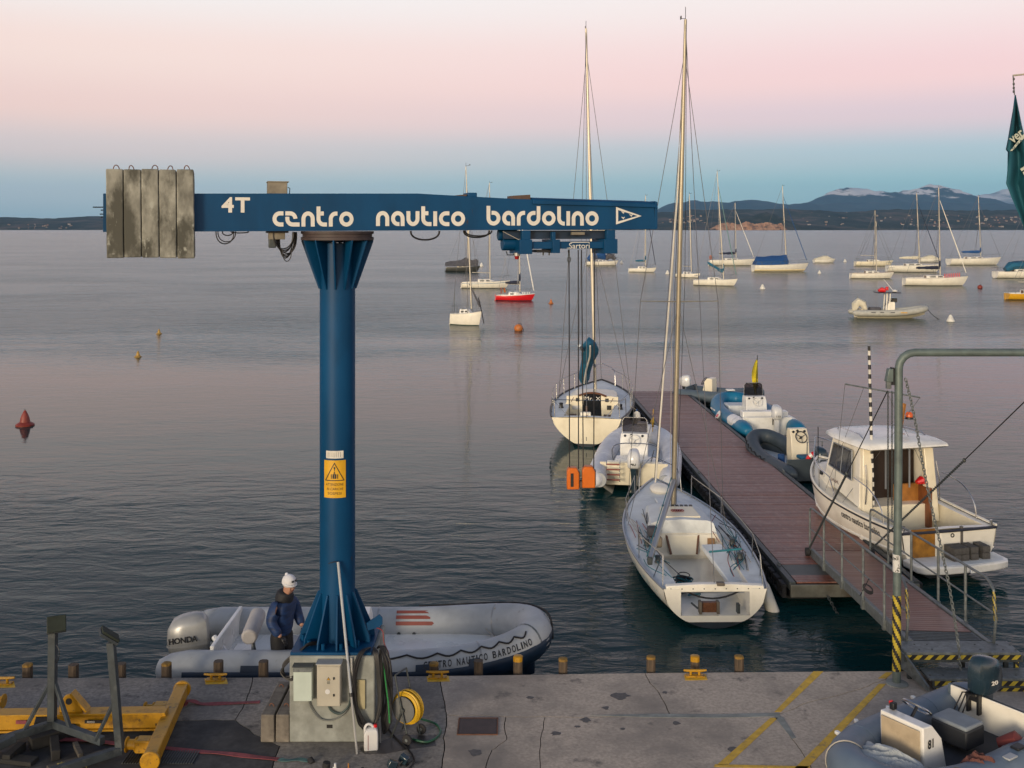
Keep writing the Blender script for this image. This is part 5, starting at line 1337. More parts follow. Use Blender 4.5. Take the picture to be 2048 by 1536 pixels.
# timber and junk under the cradle
rs = random.Random(21)
tl = ['dark timber beam lying under the left cradle post', 'weathered grey plank in front of the right cradle post', 'second weathered plank in front of the right cradle post', 'short upright dark timber stub under the cradle', 'dark timber wedge at the lower left of the cradle', 'flat dark board at the lower left corner', 'short pale plank end between the cradle arms', 'dark box-like timber block behind the cradle arms']
tspec = [((60, 1500), (150, 1470), 0.13, 0.14), ((95, 1543), (215, 1508), 0.10, 0.05), ((130, 1547), (225, 1516), 0.09, 0.06), ((108, 1490), (112, 1522), 0.10, 0.12), ((12, 1528), (45, 1500), 0.10, 0.10), ((-20, 1518), (70, 1528), 0.16, 0.05), ((150, 1500), (162, 1525), 0.06, 0.05), ((70, 1478), (100, 1474), 0.2, 0.24)]
for k, ((xa, ya), (xb, yb_), w, h) in enumerate(tspec):
    a_, b_ = q(xa, ya, QZ), q(xb, yb_, QZ)
    lift = Vector((0, 0, h / 2 + 0.004 + (0.05 if k in (2, 6) else 0)))
    o = MB().bar(a_ + lift, b_ + lift, w, h).build('timber_piece', timber_grey if k in (1, 2, 6) else M('timber_black', (0.022, 0.022, 0.022), 0.9, var=0.3), bevel=0.008)
    tag(o, tl[k], 'timber', 'timber under the boat cradle')
mb = MB(); rs = random.Random(8)
for k in range(70):
    p_ = q(140, 1534, QZ + 0.14) + Vector((rs.uniform(-0.14, 0.14), rs.uniform(-0.06, 0.05), rs.uniform(0.0, 0.03)))
    d_ = Vector((rs.uniform(-0.06, 0.06), rs.uniform(-0.03, 0.03), rs.uniform(-0.01, 0.02)))
    mb.tube([p_ - d_, p_ + Vector((0, 0, 0.01)), p_ + d_], 0.006, 5)
tag(mb.build('rope_tangle', M('rope_straw', (0.20, 0.17, 0.06), 0.9, var=0.2)), 'tangle of frayed straw-coloured rope on the planks', 'rope', kind='stuff')

def strap(pts, w, name, label, mat=strap_red):
    P_ = smooth_path(pts, 8); mb = MB(); rows = []
    for i, p_ in enumerate(P_):
        a_ = P_[max(i - 1, 0)]; b_ = P_[min(i + 1, len(P_) - 1)]; d_ = (b_ - a_); sd = Vector((-d_.y, d_.x, 0)).normalized() * w / 2
        sd.z = 0.004 * math.sin(i * 0.45)
        rows.append([p_ - sd, p_ + sd, p_ + sd + Vector((0, 0, 0.006)), p_ - sd + Vector((0, 0, 0.006))])
    mb.loft(rows)
    return tag(mb.build(name, mat), label, 'strap', 'red lifting straps on the quay')
strap([q(520, 1404, QZ + .006), q(450, 1407, QZ + .006), q(405, 1408, QZ + .006), q(388, 1403, QZ + .035), q(372, 1403, QZ + .05), q(358, 1412, QZ + .012), q(250, 1416, QZ + .006), q(170, 1419, QZ + .006)], 0.075, 'lifting_strap', 'red lifting strap passing behind the yellow cross beam')
strap([q(560, 1519, QZ + .006), q(500, 1513, QZ + .006), q(440, 1506, QZ + .006), q(380, 1502, QZ + .006), q(320, 1495, QZ + .006), q(250, 1489, QZ + .02), q(160, 1480, QZ + .03), q(60, 1480, QZ + .02)], 0.075, 'lifting_strap', 'red lifting strap lying in front of the yellow cross beam')
strap([q(557, 1519, QZ + .012), q(575, 1521, QZ + .01), q(600, 1519, QZ + .006), q(618, 1523, QZ + .006)], 0.06, 'strap_end', 'grey-green strap end below the pedestal', strap_green)
# small tools and lamps cut by the lower edge
c_ = q(630, 1528, QZ)
def handtool(name, label, px, py, h, r_, mat, tilt=(0, 0), head=None):
    a_ = q(px, py, QZ); b_ = a_ + Vector((tilt[0], tilt[1], h))
    t = thing(name, label, 'tool', a_, group='small tools at the lower quay edge')
    MB().tube([a_, b_], r_, 10).build('shaft', mat, t, loc=-a_, bevel=0.003)
    if head: MB().tube([b_ - (b_ - a_) * 0.45, b_ + (b_ - a_) * 0.04], r_ * 1.3, 12).build('head', head, t, loc=-a_, bevel=0.004)
handtool('rubber_mallet', 'wooden post with black rubber cap at the lower quay edge', 650, 1548, 0.13, 0.035, wood_warm, (0.02, 0), rubber)
handtool('black_plug', 'dark rubber plug beside the end of the red strap', 625, 1527, 0.03, 0.035, rubber, (-0.04, 0.05))
handtool('white_marker', 'white tool handle standing at the lower quay edge', 666, 1556, 0.13, 0.012, plastic_white, (0.01, 0))
handtool('white_screwdriver', 'white handle with dark tip beside the white tool', 672, 1556, 0.17, 0.014, plastic_white, (-0.01, 0), None)
handtool('red_screwdriver', 'short red tool handle at the lower quay edge', 678, 1556, 0.11, 0.016, strap_red, (0.02, 0))
handtool('wooden_stick', 'thin wooden stick standing at the lower quay edge', 697, 1556, 0.17, 0.008, wood_warm)
handtool('black_screwdriver', 'black knob handle at the lower quay edge', 725, 1556, 0.12, 0.018, rubber)
for px, py, label in ((785, 1540, 'dark work lamp lying at the lower quay edge left of the black cable'), (808, 1530, 'dark work lamp head touching the black cable')):
    a_ = q(px, py, QZ)
    t = thing('work_lamp', label, 'lamp', a_, rz=random.uniform(-0.6, 0.6), group='work lamps on the quay')
    MB().box((0, 0, 0.07), (0.11, 0.07, 0.09), Matrix.Rotation(R(25), 3, 'Y')).build('housing', motor_dark, t, bevel=0.012)
    MB().tube([(0.04, 0, 0.02), (0.08, 0, 0.05), (0.12, 0.0, 0.08)], 0.008, 6).build('bracket', black_plastic, t)
    MB().box((0, 0.0, 0.008), (0.10, 0.06, 0.015)).build('foot', black_plastic, t)

# =================================================================== BOAT BUILDERS  (+x bow, +y port, z=0 waterline)
class Hull:
    def __init__(s, L, B, fs, fb, st=0.75, draft=0.35, tm=0.42, stem=0.10, trans=0.0, bowp=2.2, flare=0.0, n=26, ubil=2.2, upw=1.5, ye=0.82, d0=0.35):
        s.L, s.B, s.fs, s.fb, s.st, s.draft, s.tm, s.stem, s.trans, s.bowp, s.flare, s.n, s.ubil, s.upw = L, B, fs, fb, st, draft, tm, stem, trans, bowp, flare, n, ubil, upw
        s.ye, s.d0 = ye, d0
    def hb(s, t):
        t = min(1.0, max(0.0, t))
        f = 1 - (1 - s.st) * ((s.tm - t) / s.tm) ** 2 if t < s.tm else 1 - ((t - s.tm) / (1 - s.tm)) ** s.bowp
        return s.B / 2 * max(f, 0) + 0.012
    def sheer(s, t): return s.fs + (s.fb - s.fs) * t ** 1.7 - 0.04 * math.sin(math.pi * t)
    def dr(s, t): return s.draft * max(0.02, (1 - t ** 4)) * (s.d0 + (1 - s.d0) * min(1, t * 2.2))
    def P(s, t, u, side=1):
        u = min(1.0, max(0.0, u)); t = min(1.0, max(0.0, t)); h, d = s.sheer(t), s.dr(t)
        y = s.hb(t) * (1 - (1 - u) ** s.ubil) ** s.ye
        if s.flare: y *= 1 - s.flare * (1 - u) * t
        z = -d + (h + d) * u ** s.upw
        x = -s.L / 2 + s.L * t - s.stem * s.L * t ** 4 * (1 - u) + s.trans * (1 - t) ** 6 * u
        return Vector((x, side * y, z))
    def edge(s, t, side=1, inset=0.0, dz=0.0):
        p = s.P(t, 1.0, side); p.y -= side * inset; p.z += dz
        return p
    def ulevel(s, t, z):
        h, d = s.sheer(t), s.dr(t)
        return max(0.0, min(1.0, ((z + d) / (h + d)) ** (1 / s.upw)))
    def shell(s, mat_top, mat_bot, parent, zb=0.05, name='hull'):
        us = 9; mb = MB()
        T_ = [i / s.n for i in range(s.n + 1)]
        for i in range(s.n):
            for side in (1, -1):
                def col(t):
                    ub = s.ulevel(t, zb)
                    return [s.P(t, ub * k / 3, side) for k in range(4)] + [s.P(t, ub + (1 - ub) * k / us, side) for k in range(1, us + 1)]
                a, b = col(T_[i]), col(T_[i + 1])
                for k in range(len(a) - 1):
                    mb.cur = 1 if k < 3 else 0
                    mb.add([a[k], b[k], b[k + 1], a[k + 1]], [(0, 1, 2, 3)])
        o = mb.build(name, [mat_top, mat_bot], parent, smooth=0)
        weld(o)
        return o
    def transom(s, mat, parent, top=None, c=None, sole=None, mat_bot=None, zb=0.05):
        """stern plate; with c/sole given it is cut open between -c and c down to the sole"""
        hbv = s.hb(0); ysamp = sorted(set([i / 28 * 2 * hbv - hbv for i in range(29)] + ([-c, c] if c else [])))
        us = [k / 30 for k in range(31)]; sec = [s.P(0, u) for u in us]
        def low(y):
            y = abs(y)
            for a, b in zip(sec, sec[1:]):
                if a.y <= y <= b.y + 1e-6: return a.z + (b.z - a.z) * (y - a.y) / max(1e-6, b.y - a.y)
            return sec[-1].z
        h = s.sheer(0); d = s.dr(0); mb = MB()
        X = lambda z: -s.L / 2 + s.trans * max(0.0, min(1, (z + d) / (h + d))) ** (1 / s.upw) - 0.004
        for a, b in zip(ysamp, ysamp[1:]):
            m = (a + b) / 2
            hi = sole if (c and abs(m) < c) else h
            q_ = [(a, min(low(a), hi)), (b, min(low(b), hi)), (b, hi), (a, hi)]
            if q_[0][1] >= hi - 1e-4 and q_[1][1] >= hi - 1e-4: continue
            la, lb = q_[0][1], q_[1][1]
            ma, mb2 = (min(hi, max(la, zb)), min(hi, max(lb, zb))) if mat_bot else (la, lb)
            if mat_bot and (ma > la or mb2 > lb):
                mb.cur = 1; mb.add([(X(la), a, la), (X(lb), b, lb), (X(mb2), b, mb2), (X(ma), a, ma)], [(0, 1, 2, 3)])
            mb.cur = 0; mb.add([(X(ma), a, ma), (X(mb2), b, mb2), (X(hi), b, hi), (X(hi), a, hi)], [(0, 1, 2, 3)])
        o = mb.build('transom', [mat, mat_bot or mat], parent, smooth=0); weld(o, 30)
        return o
    def deck(s, mat, parent, c0=None, c1=None, cw=None, crown=0.05, inset=0.02, dz=-0.012, mat_well=None, sole=0.25, open_stern=False, t_end=1.0):
        """deck with an optional cockpit opening between stations c0..c1, half width cw(t)"""
        T_ = sorted(set([i / s.n * t_end for i in range(s.n + 1)] + [v for v in (c0, c1) if v is not None]))
        cwf = (lambda t: min(cw, s.hb(t) * 0.8)) if not callable(cw) else cw
        def row(t):
            hbv = max(0.004, s.hb(t) - inset); x = s.P(t, 1.0).x; z = s.sheer(t) + dz
            c = (cwf(t) if cw is not None else hbv * 0.5); c = min(c, hbv * 0.95)
            zz = lambda y: z + crown * (1 - (y / max(hbv, 0.01)) ** 2) * min(1, hbv)
            return [Vector((x, y, zz(y))) for y in (-hbv, -(hbv + c) / 2, -c, 0, c, (hbv + c) / 2, hbv)]
        rows = [(t, row(t)) for t in T_]; mb = MB()
        for (ta, a), (tb, b) in zip(rows, rows[1:]):
            hole = c0 is not None and ta >= c0 - 1e-6 and tb <= c1 + 1e-6
            for k in range(6):
                if hole and k in (2, 3): continue
                mb.add([a[k], a[k + 1], b[k + 1], b[k]], [(0, 1, 2, 3)])
        o = mb.build('deck', mat, parent, smooth=0); weld(o)
        if c0 is not None:
            wb = MB(); inn = [(t, r_) for t, r_ in rows if c0 - 1e-6 <= t <= c1 + 1e-6]
            sz_ = lambda p: Vector((p.x, p.y * 0.93, sole))
            for (ta, a), (tb, b) in zip(inn, inn[1:]):
                wb.add([a[2], b[2], sz_(b[2]), sz_(a[2])], [(0, 1, 2, 3)]); wb.add([a[4], b[4], sz_(b[4]), sz_(a[4])], [(3, 2, 1, 0)])
                wb.add([sz_(a[2]), sz_(b[2]), sz_(b[4]), sz_(a[4])], [(0, 1, 2, 3)])
            a = inn[-1][1]; wb.add([a[2], a[3], a[4], sz_(a[4]), sz_(a[2])], [(0, 1, 2, 3, 4)])
            if not open_stern:
                a = inn[0][1]; wb.add([a[2], a[3], a[4], sz_(a[4]), sz_(a[2])], [(4, 3, 2, 1, 0)])
            wo = wb.build('cockpit_well', mat_well or mat, parent, smooth=0); weld(wo, 30)
        return o
    def strake(s, mat, parent, r_=0.02, dz=0.0, name='rubbing_strake', t0=0.0, t1=1.0, u=None, z=None):
        for side in (1, -1):
            pts = []
            for i in range(25):
                t = t0 + (t1 - t0) * i / 24
                uu = 1.0 if (u is None and z is None) else (u if z is None else s.ulevel(t, z))
                p = s.P(t, uu, side); p.z += dz; p.y += side * 0.004; pts.append(p)
            MB().tube(pts, r_, 5).build(name, mat, parent)

def weld(o, ang=40):
    bm = bmesh.new(); bm.from_mesh(o.data)
    bmesh.ops.remove_doubles(bm, verts=bm.verts, dist=0.0008)
    bmesh.ops.recalc_face_normals(bm, faces=bm.faces)
    bm.to_mesh(o.data); bm.free()
    o.data.polygons.foreach_set('use_smooth', [True] * len(o.data.polygons)); o.data.set_sharp_from_angle(angle=R(ang)); o.data.update()

def coachroof(H, t0, t1, wf, h, mat, parent, windows=((0.15, 0.75),), front=0.35, win_mat=None, name='coachroof', flat=False):
    n = 10; rings = []; info = []
    for i in range(n + 1):
        s = i / n; t = t0 + (t1 - t0) * s
        hh = h * (1 if s < 1 - front else max(0.08, 1 - ((s - 1 + front) / front) ** 1.3)) * (1 - 0.12 * s)
        w = wf * H.hb(t) * (1 - 0.10 * s); x = H.P(t, 1).x; z = H.sheer(t) - 0.01
        info.append((x, w, z, hh))
        rings.append([Vector((x, -w * 1.02, z)), Vector((x, -w * 0.90, z + hh * 0.82)), Vector((x, -w * 0.74, z + hh)), Vector((x, 0, z + hh * 1.10)), Vector((x, w * 0.74, z + hh)), Vector((x, w * 0.90, z + hh * 0.82)), Vector((x, w * 1.02, z))])
    o = MB().loft(rings, True, True, open_ring=True).build(name, mat, parent, smooth=35)
    for side in (-1, 1):
        for a, b in windows:
            pts_lo, pts_hi = [], []
            for k in range(7):
                s = a + (b - a) * k / 6; f = s * n; i = min(n - 1, int(f)); r_ = f - i
                x, w, z, hh = [info[i][j] * (1 - r_) + info[i + 1][j] * r_ for j in range(4)]
                P_ = lambda f_: Vector((x, side * (w * (1.02 - 0.12 * f_) + 0.004), z + hh * 0.82 * f_))
                pinch = 1 - 0.5 * abs(k / 3 - 1) ** 4
                pts_lo.append(P_(0.52 - 0.22 * pinch)); pts_hi.append(P_(0.52 + 0.30 * pinch))
            mb = MB(); mb.add(pts_lo + pts_hi, [(k, k + 1, 8 + k, 7 + k) for k in range(6)]); mb.build('window', win_mat or window_dark, o)
    return o, info

def lumpy(pts, r0, r1, seed, sq=1.2, n=9, amp=0.15):
    mb = MB(); rs_ = random.Random(seed); P_ = [Vector(p) for p in pts]; k = len(P_); rings = []
    for i, p in enumerate(P_):
        d = (P_[min(i + 1, k - 1)] - P_[max(i - 1, 0)]).normalized(); sd = d.cross(Vector((0, 0, 1)))
        sd = sd.normalized() if sd.length > 1e-3 else Vector((0, 1, 0)); up = sd.cross(d)
        r_ = (r0 + (r1 - r0) * i / (k - 1)) * (1 + rs_.uniform(-amp, amp))
        if i in (0, k - 1): r_ *= 0.55
        rings.append([p + (sd * math.cos(2 * math.pi * j / n) + up * sq * math.sin(2 * math.pi * j / n)) * r_ * (1 + amp * noise.noise(Vector((j * 1.7, i * 0.8, seed)))) for j in range(n)])
    return mb.loft(rings)

def rig(H, root, tm, zm, top, lean, mast_mat, mast_r, boom=None, cover=None, jib=None, wr=0.012, spread=0.42, spreader_z=0.55, boom_z=0.9, backstay=True, wind=True, boom_up=0.0, boom_ang=0.0, jib_frac=0.88, jib_r=0.055, shroud_t=None):
    mx = H.P(tm, 1).x; base = Vector((mx, 0, zm)); tip = Vector((mx, 0, top)) + lean
    M_ = MB().tube([base, base.lerp(tip, 0.5), base.lerp(tip, 0.8), tip], [mast_r, mast_r, mast_r * 0.85, mast_r * 0.6], 10).build('mast', mast_mat, root)
    at = lambda f: base.lerp(tip, f)
    bow = H.edge(0.985, 1); bow.y = 0
    MB().tube([bow, at(jib_frac)], wr, 5).build('forestay', wire, M_)
    if jib:
        MB().tube([bow.lerp(at(jib_frac), 0.04), bow.lerp(at(jib_frac), 0.3), bow.lerp(at(jib_frac), 0.75), bow.lerp(at(jib_frac), 0.97)], [jib_r * 0.9, jib_r * 1.1, jib_r * 0.8, jib_r * 0.5], 8).build('furled_jib', jib, root)
    if backstay:
        st_ = H.edge(0.01, 1); st_.y = 0; MB().tube([st_, at(0.995)], wr, 5).build('backstay', wire, M_)
    sp = at(spreader_z)
    for side in (1, -1):
        e = sp + Vector((-0.10, side * spread, 0.02))
        MB().tube([sp, e], [wr * 2.0, wr * 1.3], 6).build('spreader', mast_mat, M_)
        ch = H.edge(shroud_t or max(0.05, tm - 0.03), side, 0.08)
        MB().tube([ch, e, at(0.93)], wr, 5).build('shroud', wire, M_)
        ch2 = H.edge((shroud_t or max(0.05, tm - 0.03)) - 0.04, side, 0.10); MB().tube([ch2, sp - Vector((0, 0, 0.08))], wr, 5).build('lower_shroud', wire, M_)
    if wind:
        MB().tube([tip, tip + Vector((0, 0, 0.28))], wr, 5).build('antenna', black_plastic, M_)
        MB().tube([tip + Vector((0, 0, 0.02)), tip + Vector((0.30, 0.05, 0.08))], wr, 5).box(tip + Vector((0.3, 0.05, 0.10)), (0.10, 0.02, 0.07)).build('wind_vane', black_plastic, M_)
    if boom:
        b0 = base + Vector((-mast_r, 0, boom_z)); b1 = b0 + Vector((-boom * math.cos(boom_ang), boom * math.sin(boom_ang), boom_up))
        bo = MB().tube([b0, b1], mast_r * 0.75, 8).build('boom', mast_mat, root)
        MB().tube([b1, at(0.99)], wr * 0.7, 4).build('topping_lift', wire, bo)
        if cover:
            pts = [b0.lerp(b1, i / 9) + Vector((0, 0, 0.10 + 0.10 * (1 - i / 9))) for i in range(10)]
            cvr = lumpy(pts, mast_r * 3.0, mast_r * 1.7, int(top * 10)).build('sail_cover', cover, root)
            lumpy([b0 + Vector((0.03, 0, 0.05)), b0 + Vector((0.02, 0, 0.45)), b0 + Vector((0.04, 0, 0.9)), b0 + Vector((0.05, 0, 1.25))], mast_r * 2.4, mast_r * 1.1, 3, sq=1.0).build('cover_collar', cover, cvr)
    return M_

def rails(H, root, wr=0.012, h=0.55, t_st=(0.12, 0.28, 0.45, 0.62, 0.78), pulpit=True, pushpit=True, line=True, mat=None):
    m = mat or steel
    for side in (1, -1):
        tops = []
        for t in t_st:
            p = H.edge(t, side, 0.06); MB().cyl(p, p + Vector((0, side * 0.02, h)), wr, n=6).build('stanchion', m, root); tops.append(p + Vector((0, side * 0.02, h)))
        if line:
            p0 = H.edge(0.02, side, 0.06, h); p1 = H.edge(0.90, side, 0.03, h)
            MB().tube([p0] + tops + [p1], wr * 0.55, 5).build('lifeline', wire, root)
    if pulpit:
        pts = [H.edge(0.86, 1, 0.04), H.edge(0.88, 1, 0.02, h), H.edge(0.97, 1, -0.04, h + 0.05)]
        f = H.edge(0.999, 1, 0.0, h + 0.07); f.y = 0; f.x += 0.10
        pts += [f] + [Vector((p.x, -p.y, p.z)) for p in reversed(pts)]
        MB().tube(smooth_path(pts, 4), wr, 6).build('pulpit', m, root)
    if pushpit:
        pts = [H.edge(0.13, 1, 0.05), H.edge(0.12, 1, 0.05, h * 0.95), H.edge(0.01, 1, 0.05, h)]
        pts += [Vector((p.x, -p.y, p.z)) for p in reversed(pts)]
        MB().tube(pts, wr, 6).build('pushpit', m, root)
        for side in (1, -1):
            p = H.edge(0.02, side, 0.10); MB().cyl(p, p + Vector((0, 0, h)), wr, n=6).build('pushpit_post', m, root)

def sailboat(name, label, loc, rz, L, B, hull=gel_white, bottom=antifoul, deckm=deck_white, fs=0.75, fb=1.0, cabin=(0.34, 0.68, 0.62, 0.34), windows=((0.12, 0.42), (0.5, 0.75)), mast_t=0.58, top=12.0, lean=Vector((0, 0, 0)), mast_r=0.055, wr=0.014,
             stripe=None, strake=None, group='sailing boats moored out on the lake', boom=True, cover=None, jib=None, boom_up=0.05, rail=True, st=0.74, sole=0.3, trans=0.15, stem=0.10, rail_h=0.55):
    root = thing(name, label, 'sailboat', loc, rz, group)
    H = Hull(L, B, fs, fb, st=st, trans=trans, stem=stem, draft=0.25)
    H.shell(hull, bottom, root); H.transom(hull, root, mat_bot=bottom)
    H.deck(deckm, root, 0.05, cabin[0], H.B * 0.23, sole=sole)
    ro, info = coachroof(H, cabin[0], cabin[1], cabin[2], cabin[3], deckm, root, windows)
    MB().box((info[0][0] - 0.006, 0, info[0][2] + 0.0 * cabin[3] + cabin[3] * 0.25), (0.02, 0.5, cabin[3] * 1.3)).build('companionway', wood_brown, ro)
    MB().box((info[3][0], 0, info[3][2] + cabin[3] * 1.07), (L * 0.07, 0.55, 0.04)).build('hatch', window_dark, ro, bevel=0.01)
    if strake: H.strake(strake, root, 0.025)
    else: H.strake(alu_grey, root, 0.016)
    if stripe: H.strake(stripe, root, 0.030, name='hull_stripe', u=0.86)
    zm = H.sheer(mast_t) + (cabin[3] * 0.9 if mast_t < cabin[1] else 0.0)
    rig(H, root, mast_t, zm, top, lean, alu, mast_r, boom=(L * 0.36 if boom else None), cover=cover, jib=jib, wr=wr, boom_up=boom_up, boom_z=0.75)
    if rail: rails(H, root, wr * 0.75, rail_h, mat=galv)
    MB().box((-L / 2 - 0.03, 0, 0.15), (0.06, 0.05, 0.9)).box((-L / 2 - 0.02, 0, -0.2), (0.22, 0.05, 0.5)).build('rudder', hull, root, bevel=0.01)
    return root, H, info

def outboard(parent, loc, s=1.0, cowl=motor_dark, leg=motor_dark, tilt=0.0, yaw=0.0, letters=None, lmat=letter_white, band=None):
    """cowling is the part, leg and clamp its sub-parts; x forward"""
    sec = [(-1, -.6), (-.8, -.95), (-.2, -1), (.5, -.9), (.95, -.55), (1, 0), (.95, .55), (.5, .9), (-.2, 1), (-.8, .95), (-1, .6)]
    mb = MB(); rings = []
    for z, a, b, dx in ((0.0, 0.72, 0.72, 0.03), (0.06, 0.95, 0.95, 0.0), (0.22, 1.0, 1.0, -0.01), (0.36, 0.94, 0.93, -0.015), (0.44, 0.74, 0.74, -0.02), (0.47, 0.35, 0.40, -0.02)):
        rings.append([Vector((x * 0.24 * a + dx - 0.10, y * 0.165 * b, z + 0.10 + 0.05 * (x * a) * (z / 0.47))) for x, y in sec])
    mb.loft(rings)
    rot = Matrix.Rotation(yaw, 4, 'Z') @ Matrix.Rotation(tilt, 4, 'Y') @ Matrix.Scale(s, 4)
    mw = Matrix.Translation(loc) @ rot
    mb.v = [mw @ v for v in mb.v]
    o = mb.build('outboard', cowl, parent, smooth=50)
    mb = MB()
    mb.loft([[Vector((x * 0.13 * a - 0.10, y * 0.08 * a, z)) for x, y in sec] for z, a in ((0.11, 1.1), (-0.05, 0.95), (-0.35, 0.8), (-0.62, 0.7))])
    mb.box((-0.13, 0, -0.50), (0.30, 0.20, 0.015)); mb.ell((-0.11, 0, -0.70), (0.20, 0.05, 0.05), 10, 6); mb.box((-0.08, 0, -0.82), (0.16, 0.012, 0.2))
    mb.v = [mw @ v for v in mb.v]; mb.build('leg', leg, o, smooth=40)
    mb = MB(); mb.box((0.10, 0.075, 0.0), (0.10, 0.03, 0.26)); mb.box((0.10, -0.075, 0.0), (0.10, 0.03, 0.26)); mb.box((0.07, 0, 0.05), (0.10, 0.17, 0.06))
    mb.v = [mw @ v for v in mb.v]; mb.build('clamp', black_plastic, o)
    mb = MB()
    for k in range(3): mb.tube([mw @ Vector((0.12, -0.05 + 0.05 * k, 0.12)), mw @ Vector((0.28, -0.06 + 0.05 * k, 0.16)), mw @ Vector((0.40, -0.10 + 0.06 * k, -0.05))], 0.010 * s, 5)
    mb.build('control_cable', hose_black, o)
    if band:
        mb = MB(); mb.loft([[Vector((x * 0.243 - 0.11 + 0.0, y * 0.168, z + 0.10 + 0.05 * x * (z / 0.47))) for x, y in sec] for z in (0.13, 0.16)], False, False)
        mb.v = [mw @ v for v in mb.v]; mb.build('band', band, o)
    for body, org, ax, up, w, h in (letters or []):
        text(body, lmat, o, mw @ frame(org, ax, up), 0.1, fit=(w, h), extrude=0.003, bold=0.002)
    return o

def rib_path(L, B, r_, rise, n=9, xs=0.42, p=2.4, r0=0.35):
    """centre line of the buoyancy tube from stern port round the bow to stern starboard; the stern is at x=0"""
    w = B / 2 - r_; pts = []
    xe = L * xs
    for i in range(5): pts.append((xe * i / 5, w))
    for i in range(n + 1):
        a = math.pi / 2 * i / n
        pts.append((xe + (L - r_ - xe) * math.sin(a) ** (2 / p), w * math.cos(a) ** (2 / p)))
    out = [Vector((x, y, 0)) for x, y in pts]
    for v in out: v.z = rise * max(0, (v.x / L - r0) / (1 - r0)) ** 2
    return out + [Vector((v.x, -v.y, v.z)) for v in reversed(out[:-1])]

def rib(name, label, loc, rz, L, B, r_, rise, tube_mat, floor_z=0.15, tz=0.28, hull_mat=gel_white, deck_mat=deck_white, cone=0.45, group='inflatable boats', pitch=0.0, transom_x=0.35, vhull=True, cat='inflatable boat', ntube=14, band=None, tip_mat=None, stern_lift=0.0, xs=0.42, trans_mat=None, r0=0.35):
    root = thing(name, label, cat, loc, rz, group)
    if pitch: root.rotation_euler = (0, pitch, rz)
    path = rib_path(L, B, r_, rise, xs=xs, r0=r0)
    path = [v + Vector((0, 0, tz)) for v in path]
    N = len(path)
    tip = [path[0] + Vector((-cone, 0, 0.0)), path[0] + Vector((-cone * 0.93, 0, 0)), path[0] + Vector((-cone * 0.55, 0, 0))]
    tip2 = [Vector((v.x, -v.y, v.z)) for v in reversed(tip)]
    fine = smooth_path(path, 3)
    full = tip + fine + tip2
    rad = [r_ * 0.30, r_ * 0.55, r_ * 0.85] + [r_] * len(fine) + [r_ * 0.85, r_ * 0.55, r_ * 0.30]
    tb = MB().tube(full, rad, ntube).build('tube', tube_mat, root, smooth=60)
    # seams as thin raised bands
    for i in (4, 9, N - 4, N - 9):
        if 0 < i < N - 1:
            d = (path[i + 1] - path[i - 1]).normalized()
            MB().tube([path[i] - d * 0.012, path[i] + d * 0.012], r_ + 0.004, ntube).build('seam_band', band or tube_mat, tb)
    # vee hull under the tubes
    half = path[:(N + 1) // 2]
    rings = []
    for v in half:
        t = v.x / L; k = -0.30 * (1 - 0.9 * t ** 3) + v.z - tz
        yy = max(0.02, v.y - r_ * 0.2)
        rings.append([Vector((v.x, yy, v.z - r_ * 0.72)), Vector((v.x, yy * 0.55, (v.z - r_ * 0.8 + k) / 2)), Vector((v.x, 0, k if vhull else v.z - r_ * 0.9)), Vector((v.x, -yy * 0.55, (v.z - r_ * 0.8 + k) / 2)), Vector((v.x, -yy, v.z - r_ * 0.72))])
    MB().loft(rings, False, False, open_ring=True).build('hull', hull_mat, root, smooth=50)
    fl = [(transom_x, B / 2 - 1.5 * r_)] + [(v.x, max(0.03, v.y - r_ * 0.6)) for v in half if v.x > transom_x and v.x < L * 0.93]
    poly = [(x, -y) for x, y in fl] + [(x, y) for x, y in reversed(fl)]
    n2 = len(fl); mb = MB(); vs = [(x, -y, floor_z + tz - 0.28 + rise * 0.6 * max(0, x / L - 0.4) ** 2) for x, y in fl] + [(x, y, floor_z + tz - 0.28 + rise * 0.6 * max(0, x / L - 0.4) ** 2) for x, y in fl]
    mb.add(vs, [(i, i + 1, n2 + i + 1, n2 + i) for i in range(n2 - 1)]); mb.build('floor', deck_mat, root, smooth=0)
    w = B / 2 - r_ * 1.2
    MB().box((transom_x, 0, tz + 0.02), (0.06, 2 * w, 0.62)).build('transom', trans_mat or hull_mat, root, bevel=0.012)
    return root, path, tb

def grab_line(parent, path, r_, i0, i1, mat, rr=0.012, ang=0.7, drop=0.05, lugs=True):
    """rope looped along the outside of the tube between path stations"""
    mb = MB(); n = i1 - i0
    seg = []
    for i in range(i0, i1):
        for k in range(6):
            seg.append((path[i].lerp(path[i + 1], k / 6), (path[i + 1] - path[i]).normalized(), k))
    pts = []
    for p, d, k in seg:
        out = d.cross(Vector((0, 0, 1))).normalized()
        if out.dot(Vector((p.x - 1.0, p.y, 0))) < 0: out = -out
        a = ang + (drop / r_) * -math.sin(math.pi * k / 6)
        pts.append(p + (out * math.cos(a) + Vector((0, 0, 1)) * math.sin(a)) * (r_ + rr))
    mb.tube(pts, rr, 5); return mb.build('grab_line', mat, parent)

